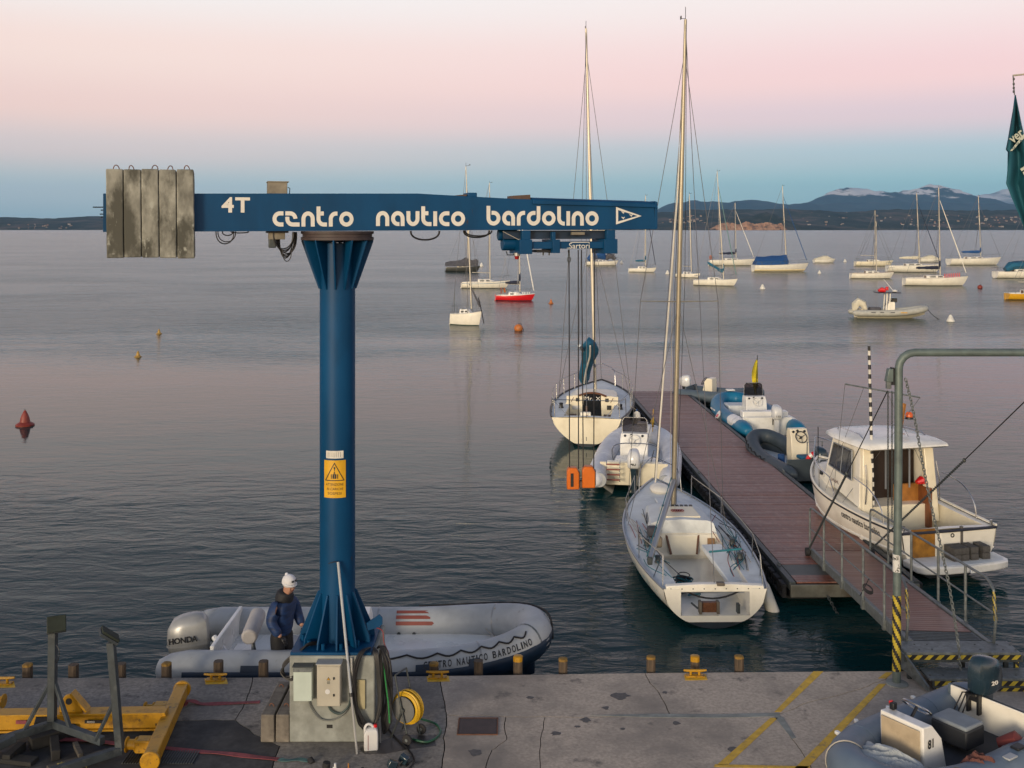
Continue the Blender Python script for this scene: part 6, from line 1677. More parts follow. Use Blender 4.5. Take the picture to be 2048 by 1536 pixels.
def console(parent, x, y, z, w, d, h, mat, wheel=True, screen=True, face=1, rake=0.10, wmat=None, name='console', screen_h=0.32):
    """helm stand; face=+1: the wheel looks aft"""
    f = -face
    mb = MB(); mb.loft([[Vector((x + f * d / 2, y - w / 2, z)), Vector((x + f * d / 2, y + w / 2, z)), Vector((x - f * d / 2, y + w / 2, z)), Vector((x - f * d / 2, y - w / 2, z))],
                        [Vector((x + f * (d / 2 - rake), y - w / 2, z + h * 0.80)), Vector((x + f * (d / 2 - rake), y + w / 2, z + h * 0.80)), Vector((x - f * d / 2, y + w / 2, z + h * 0.85)), Vector((x - f * d / 2, y - w / 2, z + h * 0.85))],
                        [Vector((x + f * (d / 2 - rake - 0.12), y - w / 2 * 0.96, z + h)), Vector((x + f * (d / 2 - rake - 0.12), y + w / 2 * 0.96, z + h)), Vector((x - f * d / 2 * 0.9, y + w / 2 * 0.96, z + h)), Vector((x - f * d / 2 * 0.9, y - w / 2 * 0.96, z + h))]])
    c = mb.build(name, mat, parent, bevel=0.015)
    if wheel:
        wc = Vector((x + f * (d / 2 - rake + 0.10), y, z + h * 0.80)); axw = (f * 0.85, 0, 0.5)
        wm = wmat or black_plastic
        wo = MB().torus(wc, 0.17, 0.015, axis=axw, n=24, m=6).build('steering_wheel', wm, c)
        qv = Vector(axw).to_track_quat('Z', 'Y').to_matrix()
        for k in range(3):
            a = 2 * math.pi * k / 3 + 0.5; MB().tube([wc, wc + qv @ Vector((0.17 * math.cos(a), 0.17 * math.sin(a), 0))], 0.010, 5).build('spoke', wm, c)
        MB().cyl(wc - Vector(axw).normalized() * 0.10, wc + Vector(axw).normalized() * 0.01, 0.03, n=10).build('wheel_hub', wm, c)
        for k, (dy, dz_) in enumerate(((-w * 0.3, 0.93), (w * 0.1, 0.95), (w * 0.33, 0.92))):
            gp = Vector((x + f * (d / 2 - rake - 0.06), y + dy, z + h * dz_)); MB().cyl(gp, gp + Vector((f * 0.02, 0, 0.012)), 0.035, n=12).build('gauge', black_plastic, c)
    if screen:
        sx_ = x - f * d * 0.30
        pts = [Vector((sx_, y - w * 0.46, z + h)), Vector((sx_ - f * -0.10 * 0, y - w * 0.44, z + h + screen_h * 0.85)), Vector((sx_, y - w * 0.36, z + h + screen_h)), Vector((sx_, y + w * 0.36, z + h + screen_h)), Vector((sx_, y + w * 0.44, z + h + screen_h * 0.85)), Vector((sx_, y + w * 0.46, z + h))]
        MB().tube(pts, 0.012, 6).build('screen_frame', steel, c)
        mb = MB(); mb.extrude(pts, (0.006, 0, 0)); mb.build('windscreen', glass('smoked_glass', (0.16, 0.15, 0.16)), c)
    return c

def fender(label, top, length=0.55, r_=0.11, mat=None, rope_to=None, tilt=(0, 0), group='boat fenders', tipm=None):
    t = thing('fender', label, 'fender', Vector(top) - Vector((0, 0, length)), group=group)
    q_ = Vector((tilt[0], tilt[1], 1)).normalized()
    L = length
    MB().lathe([(0.02, 0), (0.03, 0.03), (r_ * 0.8, 0.08), (r_, 0.16), (r_, L - 0.16), (r_ * 0.8, L - 0.08), (0.03, L - 0.03), (0.02, L)], (0, 0, 0), 14, axis=q_).build('body', mat or gel_ivory, t)
    MB().lathe([(0.025, L - 0.04), (0.032, L), (0.015, L + 0.04)], (0, 0, 0), 10, axis=q_).build('eye', tipm or canvas_blue, t)
    if rope_to is not None:
        MB().tube([q_ * L, Vector(rope_to) - Vector(t.location)], 0.008, 5).build('lanyard', rope_light, t)
    return t

def buoy(label, px, py, kind, s, mat, group='mooring buoys'):
    p = ground_at(px, py)
    t = thing('buoy', label, 'buoy', (p.x, p.y, 0), rz=random.uniform(0, 6), group=group)
    if kind == 'cone':
        MB().lathe([(0.2 * s, -0.25 * s), (0.5 * s, -0.15 * s), (0.55 * s, 0.05 * s), (0.50 * s, 0.18 * s), (0.30 * s, 0.55 * s), (0.16 * s, 0.85 * s), (0.05 * s, 0.95 * s)], n=18).build('float', mat, t)
        MB().torus((0, 0, 0.98 * s), 0.07 * s, 0.02 * s, axis=(1, 0, 0), n=12).build('ring', black_plastic, t)
    elif kind == 'mark':
        MB().lathe([(0.3 * s, -0.3 * s), (0.72 * s, -0.12 * s), (0.75 * s, 0.10 * s), (0.60 * s, 0.22 * s), (0.42 * s, 0.30 * s)], n=20).build('float', mat, t)
        MB().lathe([(0.42 * s, 0.30 * s), (0.36 * s, 0.6 * s), (0.26 * s, 0.9 * s), (0.10 * s, 1.22 * s), (0.03 * s, 1.28 * s)], n=18).build('topmark', mat, t)
        MB().torus((0, 0, 1.32 * s), 0.06 * s, 0.015 * s, axis=(1, 0, 0), n=12).build('ring', galv_dark, t)
    else:
        MB().ell((0, 0, 0.25 * s), (0.5 * s, 0.5 * s, 0.48 * s), 20, 12).build('float', mat, t)
        MB().torus((-0.18 * s, 0, 0.72 * s), 0.14 * s, 0.03 * s, axis=(0, 1, 0), n=14).build('ring', black_plastic, t)
        MB().tube([(-0.25 * s, 0, 0.68 * s), (-0.45 * s, 0, 0.35 * s), (-0.62 * s, 0.05, 0.0), (-0.7 * s, 0.05, -0.2)], 0.04 * s, 6).build('rope', rope_dark, t)
    return t

# =================================================================== BOATS MOORED OUT ON THE LAKE
def moored(label, xs, xb, wl, rz, mast=None, B=None, name='sailing_boat', **kw):
    Y = FPX * CAMZ / (wl - HORIZON); a = R(rz)
    app = abs(xb - xs) * Y / FPX
    L = app / (abs(math.cos(a)) + 0.20 * abs(math.sin(a)))
    X = ((xs + xb) / 2 - 1024) * Y / FPX
    if mast:
        mb_, mt_, ty = mast
        top = CAMZ + (HORIZON - ty) * Y / FPX
        dx = (mt_ - mb_) * Y / FPX
        lean = Matrix.Rotation(-a, 3, 'Z') @ Vector((dx, 0, 0))
        t = min(0.72, max(0.35, 0.5 + ((mb_ - (xs + xb) / 2) * Y / FPX) / (L * math.cos(a)))) if abs(math.cos(a)) > 0.5 else 0.56
        kw.update(mast_t=t, top=top, lean=lean)
    kw.setdefault('fs', 0.105 * L + 0.12); kw.setdefault('fb', 0.135 * L + 0.16)
    kw.setdefault('mast_r', 0.030 + 0.0028 * L + Y * 0.00013); kw.setdefault('wr', 0.006 + Y * 0.00008)
    return sailboat(name, label, (X, Y, 0), a, L, B or L * 0.32, **kw)

r_, H_, i_ = moored('dark-hulled sailing boat under a grey boom tent behind the red boat', 890, 961, 543, 3, (936, 935, 425), hull=hull_dark, deckm=gel_ivory, boom=False)
mb = MB(); L = H_.L; rings = []
for k, (x, w, z) in enumerate(((-0.50, 0.9, 0.75), (-0.36, 1.05, 1.0), (-0.2, 1.15, 1.05), (-0.05, 1.1, 1.2), (0.08, 0.9, 1.65), (0.12, 0.6, 1.55), (0.25, 0.5, 1.15), (0.40, 0.4, 1.35), (0.44, 0.2, 1.1))):
    b = H_.sheer(0.5)
    rings.append([Vector((x * L, -w * 0.85, b + 0.15)), Vector((x * L, -w * 0.4, b + z * 0.7)), Vector((x * L, 0, b + z)), Vector((x * L, w * 0.4, b + z * 0.7)), Vector((x * L, w * 0.85, b + 0.15))])
mb.loft(rings, True, True, open_ring=True).build('boom_tent', canvas_grey, r_)
r_, H_, i_ = moored('white sailing boat with thin blue stripe and bare boom behind the red boat', 922, 1021, 576, -4, (980, 979, 366), hull=gel_ivory, stripe=stripe_blue, deckm=gel_ivory)
r_, H_, i_ = moored('small red-hulled sailing boat with a navy sail cover', 990, 1071, 601, -8, (1040, 1038, 402), hull=hull_red, strake=gel_white, deckm=gel_white, cover=canvas_navy, jib=gel_white, windows=((0.1, 0.42),))
MB().torus((-H_.L * 0.28, 0.3, H_.sheer(0.2) + 0.45), 0.20, 0.05, axis=(1, 0.4, 0.2), n=16).build('lifebuoy', orange_paint, r_)
MB().box((-H_.L * 0.36, 0.1, H_.sheer(0.2) + 0.45), (0.10, 0.12, 0.6)).build('red_flag_roll', buoy_red, r_)
for k in range(5): MB().cyl((H_.L * (0.18 + 0.045 * k), 0, H_.sheer(0.7)), (H_.L * (0.18 + 0.045 * k), 0, H_.sheer(0.7) + 0.28), 0.05, n=8).build('fender', gel_white, r_)
r_, H_, i_ = moored('bare white sailing boat nearest the open water, bow rope hanging to the right', 897, 967, 650, -27, (943, 932, 333), hull=gel_ivory, deckm=gel_white, boom=False, fs=0.85, fb=1.10, bottom=antifoul_green)
bow = H_.edge(0.99, 1); bow.y = 0
MB().tube([bow + Vector((-0.25, 0, 1.0)), bow + Vector((0.05, -0.1, 0.1)), bow + Vector((0.5, -0.5, -0.9))], 0.035, 6).build('mooring_line', rope_dark, r_)
MB().tube([H_.edge(0.6, 1) * Vector((1, 0, 1)) + Vector((0, 0, 2.2)), H_.edge(0.95, 1) * Vector((1, 0, 1)) + Vector((0, 0, 0.35))], [0.03, 0.10], 8).build('furled_sail', canvas_grey, r_)
MB().cyl(H_.edge(0.03, 1, 0.1), H_.edge(0.03, 1, 0.1) + Vector((0, 0, 1.6)), 0.02, n=6).build('flagstaff', galv, r_)
r_, H_, i_ = moored('white boat under a bright blue cover, half hidden by the crane trolley', 1172, 1237, 531, 2, (1182, 1181, 424), hull=gel_ivory, boom=False)
lumpy([(-H_.L * 0.44, 0, H_.fs + 0.3), (-H_.L * 0.3, 0, H_.fs + 1.1), (-H_.L * 0.12, 0, H_.fs + 1.35), (0.02 * H_.L, 0, H_.fs + 1.1), (0.08 * H_.L, 0, H_.fs + 0.4)], 1.0, 0.9, 4, sq=0.9).build('cockpit_cover', canvas_blue, r_)
lumpy([(H_.L * 0.10, 0, H_.fs + 0.4), (H_.L * 0.2, 0, H_.fs + 1.1), (H_.L * 0.32, 0, H_.fs + 1.0), (0.40 * H_.L, 0, H_.fs + 0.4)], 0.7, 0.6, 9, sq=0.9).build('foredeck_cover', canvas_grey, r_)
r_, H_, i_ = moored('small white sailing boat with dark furled jib right of the crane trolley', 1257, 1313, 544, -14, (1291, 1291, 391), hull=gel_ivory, deckm=gel_ivory, cover=canvas_teal, jib=canvas_navy)
r_, H_, i_ = moored('white sailing boat partly behind the tall near mast', 1352, 1401, 555, -38, (1382, 1378, 388), hull=gel_ivory, deckm=gel_white)
r_, H_, i_ = moored('white sailing boat with teal boom cover and teal furled jib, boom raised aft', 1387, 1475, 571, -24, (1446, 1433, 343), hull=gel_ivory, deckm=gel_ivory, cover=canvas_teal, jib=M('canvas_sage', (0.13, 0.24, 0.24), 0.8), boom_up=1.3)
r_, H_, i_ = moored('white sailing boat with black boom cover behind the blue-covered boat', 1417, 1510, 531, -3, (1472, 1470, 406), hull=gel_ivory, deckm=gel_ivory, cover=canvas_navy, jib=gel_ivory)
MB().torus((-H_.L * 0.45, 0.4, H_.fs + 0.5), 0.35, 0.09, axis=(1, 0.3, 0), n=16).build('lifebuoy', orange_paint, r_)
r_, H_, i_ = moored('long sailing boat with sandy waterline, royal blue tent and blue furled jib', 1503, 1619, 543, 4, (1573, 1565, 372), hull=gel_ivory, bottom=hull_sand, deckm=gel_ivory, jib=canvas_blue, boom=False)
L = H_.L; b = H_.sheer(0.3)
mb = MB(); rings = [[Vector((x * L, -w, b)), Vector((x * L, -w, b + h * 0.45)), Vector((x * L, -0.12, b + h)), Vector((x * L, 0.12, b + h)), Vector((x * L, w, b + h * 0.45)), Vector((x * L, w, b))] for x, w, h in ((-0.46, 1.0, 0.8), (-0.43, 1.15, 1.4), (-0.30, 1.25, 1.35), (-0.15, 1.25, 1.55), (0.0, 1.2, 1.55), (0.10, 1.1, 1.7), (0.11, 1.0, 1.5))]
mb.loft(rings, True, True, open_ring=True).build('cockpit_tent', canvas_blue, r_)
H_.strake(hull_sand, r_, 0.10, z=0.28, name='hull_stripe')
r_, H_, i_ = moored('pale sailing boat with bare boom, farther of two left of the tall masts', 1709, 1786, 532, -4, (1750, 1750, 421), hull=gel_cream, deckm=gel_ivory, windows=((0.05, 0.35),))
r_, H_, i_ = moored('low white sailing boat with red-brown gunwale line in the right group', 1700, 1788, 557, -3, (1753, 1752, 443), hull=gel_ivory, strake=rust, deckm=gel_ivory)
r_, H_, i_ = moored('cream sailing boat with long cream-covered boom and dark furled jib', 1773, 1882, 544, -4, (1839, 1833, 386), hull=gel_ivory, deckm=gel_ivory, cover=canvas_cream, jib=canvas_navy)
r_, H_, i_ = moored('large white sailing boat with navy boom cover and small red fenders at the bow', 1807, 1935, 571, -6, (1880, 1877, 375), hull=gel_ivory, deckm=gel_ivory, cover=canvas_navy, jib=gel_ivory)
for k in range(8):
    p = H_.edge(0.60 + 0.035 * k, -1, 0.08); MB().cyl(p, p + Vector((0, 0, 0.5)), 0.06, n=8).build('fender', hull_red, r_)
r_, H_, i_ = moored('white cruising sailboat with blue boom cover at the far right', 1894, 2004, 530, 3, (1962, 1957, 392), hull=gel_ivory, deckm=gel_ivory, cover=canvas_blue)
r_, H_, i_ = moored('white boat with teal cockpit tent cut by the right picture edge', 1987, 2100, 556, 2, (2062, 2062, 400), hull=gel_ivory, deckm=gel_ivory, cover=canvas_navy)
lumpy([(-H_.L * 0.30, 0, H_.fs + 0.2), (-H_.L * 0.2, 0, H_.fs + 0.75), (0.0, 0, H_.fs + 0.9), (0.12 * H_.L, 0, H_.fs + 0.4)], 0.9, 0.9, 5, sq=0.7).build('cockpit_tent', canvas_teal, r_)
r_, H_, i_ = moored('small bright yellow boat cut by the right picture edge', 2010, 2110, 599, 2, (2072, 2072, 470), hull=hull_yellow, strake=gel_white, deckm=gel_white)

for label, xs, xb, wl in (('small motor boat under a pale cover behind the moored sailing boats', 1627, 1671, 525.5), ('small covered motor boat glimpsed between two masts on the right', 1838, 1882, 524)):
    Y = FPX * CAMZ / (wl - HORIZON); L = (xb - xs) * Y / FPX
    t = thing('motor_boat', label, 'motorboat', (((xs + xb) / 2 - 1024) * Y / FPX, Y, 0), R(4), 'covered motor boats on the lake')
    H = Hull(L, L * 0.38, 0.6, 0.85, st=0.85, stem=0.12); H.shell(gel_ivory, antifoul, t); H.transom(gel_ivory, t); H.deck(gel_ivory, t)
    mb = MB(); rings = []
    for x, w, z in ((-0.46, 0.75, 0.35), (-0.28, 0.8, 0.6), (-0.05, 0.85, 0.95), (0.12, 0.8, 0.95), (0.30, 0.6, 0.45), (0.45, 0.2, 0.18)):
        b = H.sheer(0.4); rings.append([Vector((x * L, -w, b - 0.05)), Vector((x * L, -w * 0.6, b + z * 0.8)), Vector((x * L, 0, b + z)), Vector((x * L, w * 0.6, b + z * 0.8)), Vector((x * L, w, b - 0.05))])
    mb.loft(rings, True, True, open_ring=True).build('boat_cover', canvas_cream, t)

for a in (('tall red conical mark buoy at the left', 50, 851, 'mark', 0.44, buoy_red, 'mark buoys'), ('yellow mark buoy left of the crane, nearer of the pair', 276, 714, 'mark', 0.27, buoy_yellow, 'mark buoys'), ('yellow mark buoy left of the crane, farther of the pair', 318, 668, 'mark', 0.27, buoy_yellow, 'mark buoys'),
          ('round orange buoy with black rope near the bare white boat', 1037, 661, 'ball', 0.62, buoy_orange), ('small orange cone buoy right of the red boat', 1102, 607, 'mark', 0.34, buoy_orange, 'mark buoys'),
          ('white buoy right of the boat with the raised teal boom', 1525, 578, 'cone', 0.62, buoy_white), ('white buoy off the bow of the blue-covered boat', 1639, 547, 'cone', 0.55, buoy_white), ('white buoy moored to the grey patrol inflatable', 1901, 643, 'cone', 0.58, buoy_white),
          ('tiny white buoy right of the covered motor boat', 1690, 524, 'cone', 0.7, buoy_white), ('white buoy left of the tall near mast', 1335, 548, 'cone', 0.65, buoy_white), ('tiny white buoy by the dark-hulled boat', 963, 533, 'cone', 0.8, buoy_white), ('brown buoy off the bow of the large white sailing boat', 1960, 577, 'ball', 0.6, buoy_red),
          ('tiny white buoy beside the boat with the blue cover', 1243, 527, 'cone', 0.7, buoy_white)):
    buoy(a[0], a[1], a[2], a[3], a[4], a[5], a[6] if len(a) > 6 else 'mooring buoys')

# patrol inflatable with a T-top
Y = FPX * CAMZ / (637 - HORIZON); X = (1708 - 1024) * Y / FPX
root, path, tb = rib('patrol_inflatable', 'grey rigid inflatable with radar arch and covered engine moored to a white buoy', (X + 0.45, Y + 1.0, 0), R(-6), 5.7 * Y / 84.5, 2.2, 0.26, 0.42, M('hypalon_stone', (0.42, 0.42, 0.38), 0.5), tz=0.42, hull_mat=gel_cream, cone=0.4)
c = console(root, 2.7, 0, 0.3, 0.75, 0.65, 1.0, gel_ivory, wheel=True, screen=True)
for sy in (-0.42, 0.42):
    for x in (2.3, 2.55): MB().cyl((x, sy, 0.3), (x + 0.1, sy * 0.9, 2.0), 0.04, n=8).build('arch_post', gel_ivory, root)
tt = MB().box((2.5, 0, 2.05), (1.9, 1.3, 0.06)).build('t_top', black_plastic, root, bevel=0.02)
lumpy([(1.8, 0, 2.2), (2.1, 0.1, 2.28), (2.4, 0, 2.22)], 0.16, 0.2, 3).build('life_jackets', hull_red, tt)
MB().box((2.45, -0.1, 2.38), (0.22, 0.2, 0.3)).build('signal_bag', hull_red, tt, bevel=0.03)
MB().lathe([(0.05, 0), (0.2, 0.05), (0.2, 0.12), (0.08, 0.2)], (3.1, 0, 2.09), 14).build('radar_dome', gel_white, tt)
MB().tube([(3.1, 0.2, 2.09), (2.3, 0.3, 3.1)], 0.02, 5).build('whip_antenna', gel_white, tt)
MB().box((2.95, 0, 1.45), (0.5, 0.7, 0.35)).build('screen_box', window_dark, root, bevel=0.03)
lumpy([(-0.1, 0, 0.55), (0.0, 0, 1.05), (0.25, 0.1, 1.25), (0.6, 0, 1.1), (0.8, 0, 0.6)], 0.34, 0.30, 7, sq=1.1).build('engine_cover', canvas_cream, root)
MB().cyl((0.2, 0.25, 1.0), (0.2, 0.25, 1.75), 0.03, n=6).build('light_pole', galv, root)
MB().box((1.5, 0, 0.6), (0.9, 0.6, 0.5)).build('seat', canvas_grey, root, bevel=0.05)
MB().tube(sag((5.6, 0, 0.8), Matrix.Rotation(R(6), 3, 'Z') @ (ground_at(1896, 640) - Vector((X + 0.45, Y + 1.0, 0))), 0.35, 10), 0.025, 5).build('mooring_line', rope_dark, root)
for side in (-1, 1):
    for k, (x0, x1) in enumerate(((1.0, 1.35), (1.7, 2.0), (2.5, 2.85), (3.3, 3.8))):
        MB().box(((x0 + x1) / 2, side * (1.1 - 0.015), 0.42 + 0.08), (x1 - x0, 0.02, 0.07)).build('side_patch', hull_yellow if k == 3 else canvas_grey, tb)

# =================================================================== BOATS AT THE PONTOON
# --- cream sailing yacht seen from astern
rz = math.atan2(7.6, 1.15); d = Vector((math.cos(rz), math.sin(rz), 0)); L = 7.7
loc = Vector((2.46, 34.7, 0)) + d * (L / 2)
mx = thing('sailing_yacht', 'white sailing yacht with blue sail cover, stern towards the quay beside the pontoon', 'sailboat', loc, rz, 'sailing boats at the pontoon')
H = Hull(L, 2.85, 0.95, 1.12, st=0.80, draft=0.3, trans=-0.02, stem=0.10, tm=0.40, ubil=1.55, upw=1.12, d0=0.15)
H.shell(gel_white, antifoul, mx, zb=0.10); H.transom(gel_cream, mx, mat_bot=antifoul, zb=0.10)
H.deck(deck_cool, mx, 0.035, 0.34, lambda t: min(0.78, H.hb(t) * 0.66), mat_well=gel_cream, sole=0.42, crown=0.06)
H.strake(M('teak_dark', (0.03, 0.028, 0.03), 0.5), mx, 0.035, dz=0.012, name='toe_rail')
ro, info = coachroof(H, 0.34, 0.66, 0.66, 0.34, gel_cream, mx, ((0.12, 0.4), (0.5, 0.75)))
x0, w0, z0, h0 = info[0]
MB().box((x0 - 0.012, 0, z0 - 0.02), (0.03, 2 * w0 * 0.97, 0.70)).build('bulkhead', gel_cream, mx, bevel=0.01)
hb_ = MB().extrude([(x0 - 0.031, -0.33, z0 - 0.36), (x0 - 0.031, 0.33, z0 - 0.36), (x0 - 0.031, 0.30, z0 + 0.42), (x0 - 0.031, -0.30, z0 + 0.42)], (0.02, 0, 0)).build('washboard', window_dark, mx)
text('Mr. X', letter_white, hb_, frame((x0 - 0.034, 0.27, z0 + 0.19), (0, -1, 0), (0, 0, 1)), 0.2, fit=(0.56, 0.13), extrude=0.001)
MB().tube(smooth_path([(x0 - 0.05, -0.50, z0 + h0 * 1.0), (x0 - 0.05, -0.25, z0 + h0 * 1.26), (x0 - 0.05, 0, z0 + h0 * 1.34), (x0 - 0.05, 0.25, z0 + h0 * 1.26), (x0 - 0.05, 0.50, z0 + h0 * 1.0)], 4), 0.035, 8).build('hatch_trim', wood_brown, mx)
for sy, k in ((0.52, 0), (-0.52, 0)):
    o = MB().box((x0 - 0.03, sy, z0 + 0.20), (0.02, 0.13, 0.13)).build('instrument', black_plastic, mx, bevel=0.01)
MB().box((x0 - 0.03, -0.60, z0 - 0.06), (0.02, 0.16, 0.16)).build('instrument', black_plastic, mx, bevel=0.01)
MB().box((x0 - 0.03, 0.58, z0 - 0.08), (0.012, 0.26, 0.14)).build('notice', plastic_white, mx)
for sy in (0.70, -0.70):
    MB().bar((x0 - 0.03, sy - 0.04, z0 + 0.28), (x0 - 0.03, sy + 0.05, z0 + 0.12), 0.03, 0.02).build('wood_cleat', wood_brown, mx)
for sy in (1, -1):
    MB().box((-L / 2 + 1.15, sy * 0.60, 0.78), (0.9, 0.26, 0.05)).build('cockpit_bench', M('teak', (0.16, 0.10, 0.06), 0.7, var=0.25, stretch=(1, 8, 1)), mx, bevel=0.01)
    wc = H.edge(0.24, sy, 0.36, 0.02); MB().lathe([(0.09, 0), (0.075, 0.04), (0.06, 0.10), (0.075, 0.16), (0.05, 0.18)], wc, 14).build('winch', black_plastic, mx)
MB().bar((-L / 2 + 0.55, -0.72, 0.88), (-L / 2 + 0.55, 0.72, 0.88), 0.10, 0.05).build('traveller_beam', wood_brown, mx, bevel=0.01)
MB().box((-L / 2 + 0.30, 0.05, 1.02), (0.16, 0.35, 0.16)).build('stern_locker', gel_ivory, mx, bevel=0.03)
MB().tube([(-L / 2 + 0.1, 0, 0.98), (-L / 2 + 0.7, 0.05, 1.08), (-L / 2 + 1.3, 0.1, 1.12)], 0.025, 8).build('tiller', wood_warm, mx)
rails(H, mx, 0.014, 0.58, (0.30, 0.46, 0.62, 0.76))
for sy in (1, -1): MB().tube([H.edge(0.01, sy, 0.06, 0.58), H.edge(0.02, sy, 0.55, 0.02)], 0.012, 6).build('pushpit_brace', steel, mx)
for dy in (-0.42, 0.42):
    MB().cyl((-L / 2 - 0.006, dy, 0.34), (-L / 2 + 0.004, dy, 0.34), 0.035, n=12).build('drain', black_plastic, mx)
MB().bar((-L / 2 - 0.006, 0, 0.20), (-L / 2 - 0.006, 0, 0.62), 0.012, 0.02).build('rudder_gap', galv_dark, mx)
em = MB()
for k in range(9): em.ell((-L / 2 - 0.006, -0.22 - 0.045 * k, 0.735 + 0.010 * k), (0.006, 0.032, 0.045), 8, 5)
em.build('stern_emblem', M('emblem_violet', (0.10, 0.10, 0.30), 0.5), mx)
text('X', M('emblem_navy', (0.03, 0.03, 0.16), 0.5), mx, frame((-L / 2 - 0.008, -0.62, 0.72), (0, -1, 0), (0, 0, 1)), 0.2, fit=(0.20, 0.13), extrude=0.001)
lean = Matrix.Rotation(-rz, 3, 'Z') @ Vector((-0.34, 0, 0))
Mm = rig(H, mx, 0.53, H.sheer(0.53) + 0.30, 14.6, lean, alu, 0.060, boom=None, wr=0.010, spread=0.75, spreader_z=0.44, jib=None)
base = Vector((H.P(0.53, 1).x - 0.08, 0, 2.15)); end = base + Vector((-3.6, 0.28, 1.15))
bo = MB().tube([base, end], 0.055, 8).build('boom', alu_grey, mx)
rows = []; seam = []
for k, (py, xl, xr, Y_) in enumerate(((763, 1162, 1170, 38.0), (759, 1158, 1178, 37.9), (745, 1159, 1180, 37.5), (730, 1161, 1184, 37.0), (716, 1163, 1190, 36.6), (705, 1163, 1196, 36.2), (696, 1163.5, 1197, 36.0), (689, 1166, 1194, 35.8), (684, 1171, 1188, 35.7), (681, 1176, 1182, 35.6))):
    cw_ = at_depth((xl + xr) / 2, py, Y_); hw = (xr - xl) / 2 * Y_ / FPX
    ring = []
    for j in range(18):
        a_ = 2 * math.pi * j / 18; f = 1 + 0.10 * math.sin(5 * a_ + k * 0.6) + 0.06 * noise.noise(Vector((j * 0.9, k * 0.7, 3)))
        ring.append(Matrix.Rotation(-rz, 3, 'Z') @ (cw_ + Vector((hw * math.cos(a_) * f, 0.24 * math.sin(a_) * f, 0.10 * math.sin(a_))) - loc))
    rows.append(ring); seam.append(Matrix.Rotation(-rz, 3, 'Z') @ (cw_ + Vector((-0.05 * hw, -0.27, -0.10)) - loc))
cv = MB().loft(rows).build('sail_cover', canvas_teal, mx, smooth=50)
MB().tube(seam[1:-1], 0.030, 6).build('cover_seam', letter_white, cv)
MB().tube([end, Mm.location + Vector((H.P(0.53, 1).x, 0, 14.4)) + lean], 0.010, 5).build('topping_lift', wire, bo)

# --- white open-transom racing boat, nearest at the pontoon
rz = math.atan2(6.75, -0.12); L = 7.25; loc = Vector((3.66, 18.92, 0)) + Vector((math.cos(rz), math.sin(rz), 0)) * L / 2
bmn = thing('racing_sailboat', 'white open-stern racing sailboat with lowered boom, nearest at the pontoon', 'sailboat', loc, rz, 'sailing boats at the pontoon')
H = Hull(L, 2.42, 0.72, 0.98, st=0.76, draft=0.3, trans=-0.02, stem=0.06, tm=0.40, ubil=2.0, upw=1.05, ye=0.58, d0=0.02)
CW = lambda t: 0.30 + 0.22 * min(1, t / 0.3)
H.shell(gel_ivory, antifoul, bmn, zb=0.12)
H.transom(gel_ivory, bmn, c=0.62, sole=0.24, mat_bot=antifoul, zb=0.12)
H.deck(deck_cool, bmn, 0.0, 0.45, lambda t: min(0.66 + 0.12 * t, H.hb(t) * 0.70), mat_well=gel_ivory, sole=0.24, open_stern=True, crown=0.05)
H.strake(alu_grey, bmn, 0.022, dz=0.008, name='toe_rail')
MB().extrude([(-L / 2 - 0.01, -0.90, 0.66), (-L / 2 - 0.01, 0.90, 0.66), (-L / 2 - 0.01, 0.88, 0.77), (-L / 2 - 0.01, 0.3, 0.80), (-L / 2 - 0.01, -0.3, 0.80), (-L / 2 - 0.01, -0.88, 0.77)], (0.14, 0, 0)).build('stern_beam', gel_ivory, bmn, bevel=0.015)
for k in range(9): MB().cyl((-L / 2 - 0.012, -0.8 + 0.2 * k, 0.72), (-L / 2 - 0.008, -0.8 + 0.2 * k, 0.72), 0.012, n=8).build('bolt', galv_dark, bmn)
MB().box((-L / 2 + 0.02, -0.10, 0.80), (0.10, 0.14, 0.06)).build('traveller_block', M('block_brown', (0.12, 0.10, 0.08), 0.6), bmn, bevel=0.01)
ro, info = coachroof(H, 0.45, 0.72, 0.60, 0.30, deck_cool, bmn, ((0.2, 0.55),))
x0, w0, z0, h0 = info[0]
MB().extrude([(x0 - 0.02, -0.60, 0.30), (x0 - 0.02, 0.60, 0.30), (x0 + 0.16, 0.66, z0 + 0.12), (x0 + 0.16, -0.66, z0 + 0.12)], (0.03, 0, 0)).build('bulkhead', gel_ivory, bmn)
hd = MB().extrude([(x0 - 0.16, -0.25, 0.36), (x0 - 0.16, 0.25, 0.36), (x0 + 0.20, 0.38, z0 + 0.30), (x0 + 0.20, -0.38, z0 + 0.30)], (-0.02, 0, 0.01)).build('washboard', gel_cream, bmn)
for sy in (1, -1): MB().bar((x0 - 0.17, sy * 0.27, 0.38), (x0 + 0.17, sy * 0.405, z0 + 0.29), 0.04, 0.03).build('wood_slide', wood_brown, bmn)
MB().extrude([(x0 + 0.18, -0.42, z0 + 0.31), (x0 + 0.18, 0.42, z0 + 0.31), (x0 + 0.80, 0.36, z0 + 0.36), (x0 + 0.80, -0.36, z0 + 0.36)], (0, 0, 0.035)).build('sliding_hatch', gel_cream, bmn, bevel=0.01)
mbx = MB()
for k in range(5): mbx.torus((x0 + 0.50, -0.08 + 0.05 * k, z0 + 0.385), 0.07, 0.008, n=12, m=4, squash=0.5)
mbx.build('coiled_sheet', rope_red, bmn)
MB().box((x0 - 0.02, -0.60, 0.50), (0.05, 0.15, 0.34)).build('wood_panel', M('ply_tan', (0.30, 0.17, 0.08), 0.6, var=0.15), bmn, bevel=0.008)
MB().box((x0 - 0.02, 0.58, 0.52), (0.05, 0.12, 0.30)).build('side_step', gel_ivory, bmn, bevel=0.008)
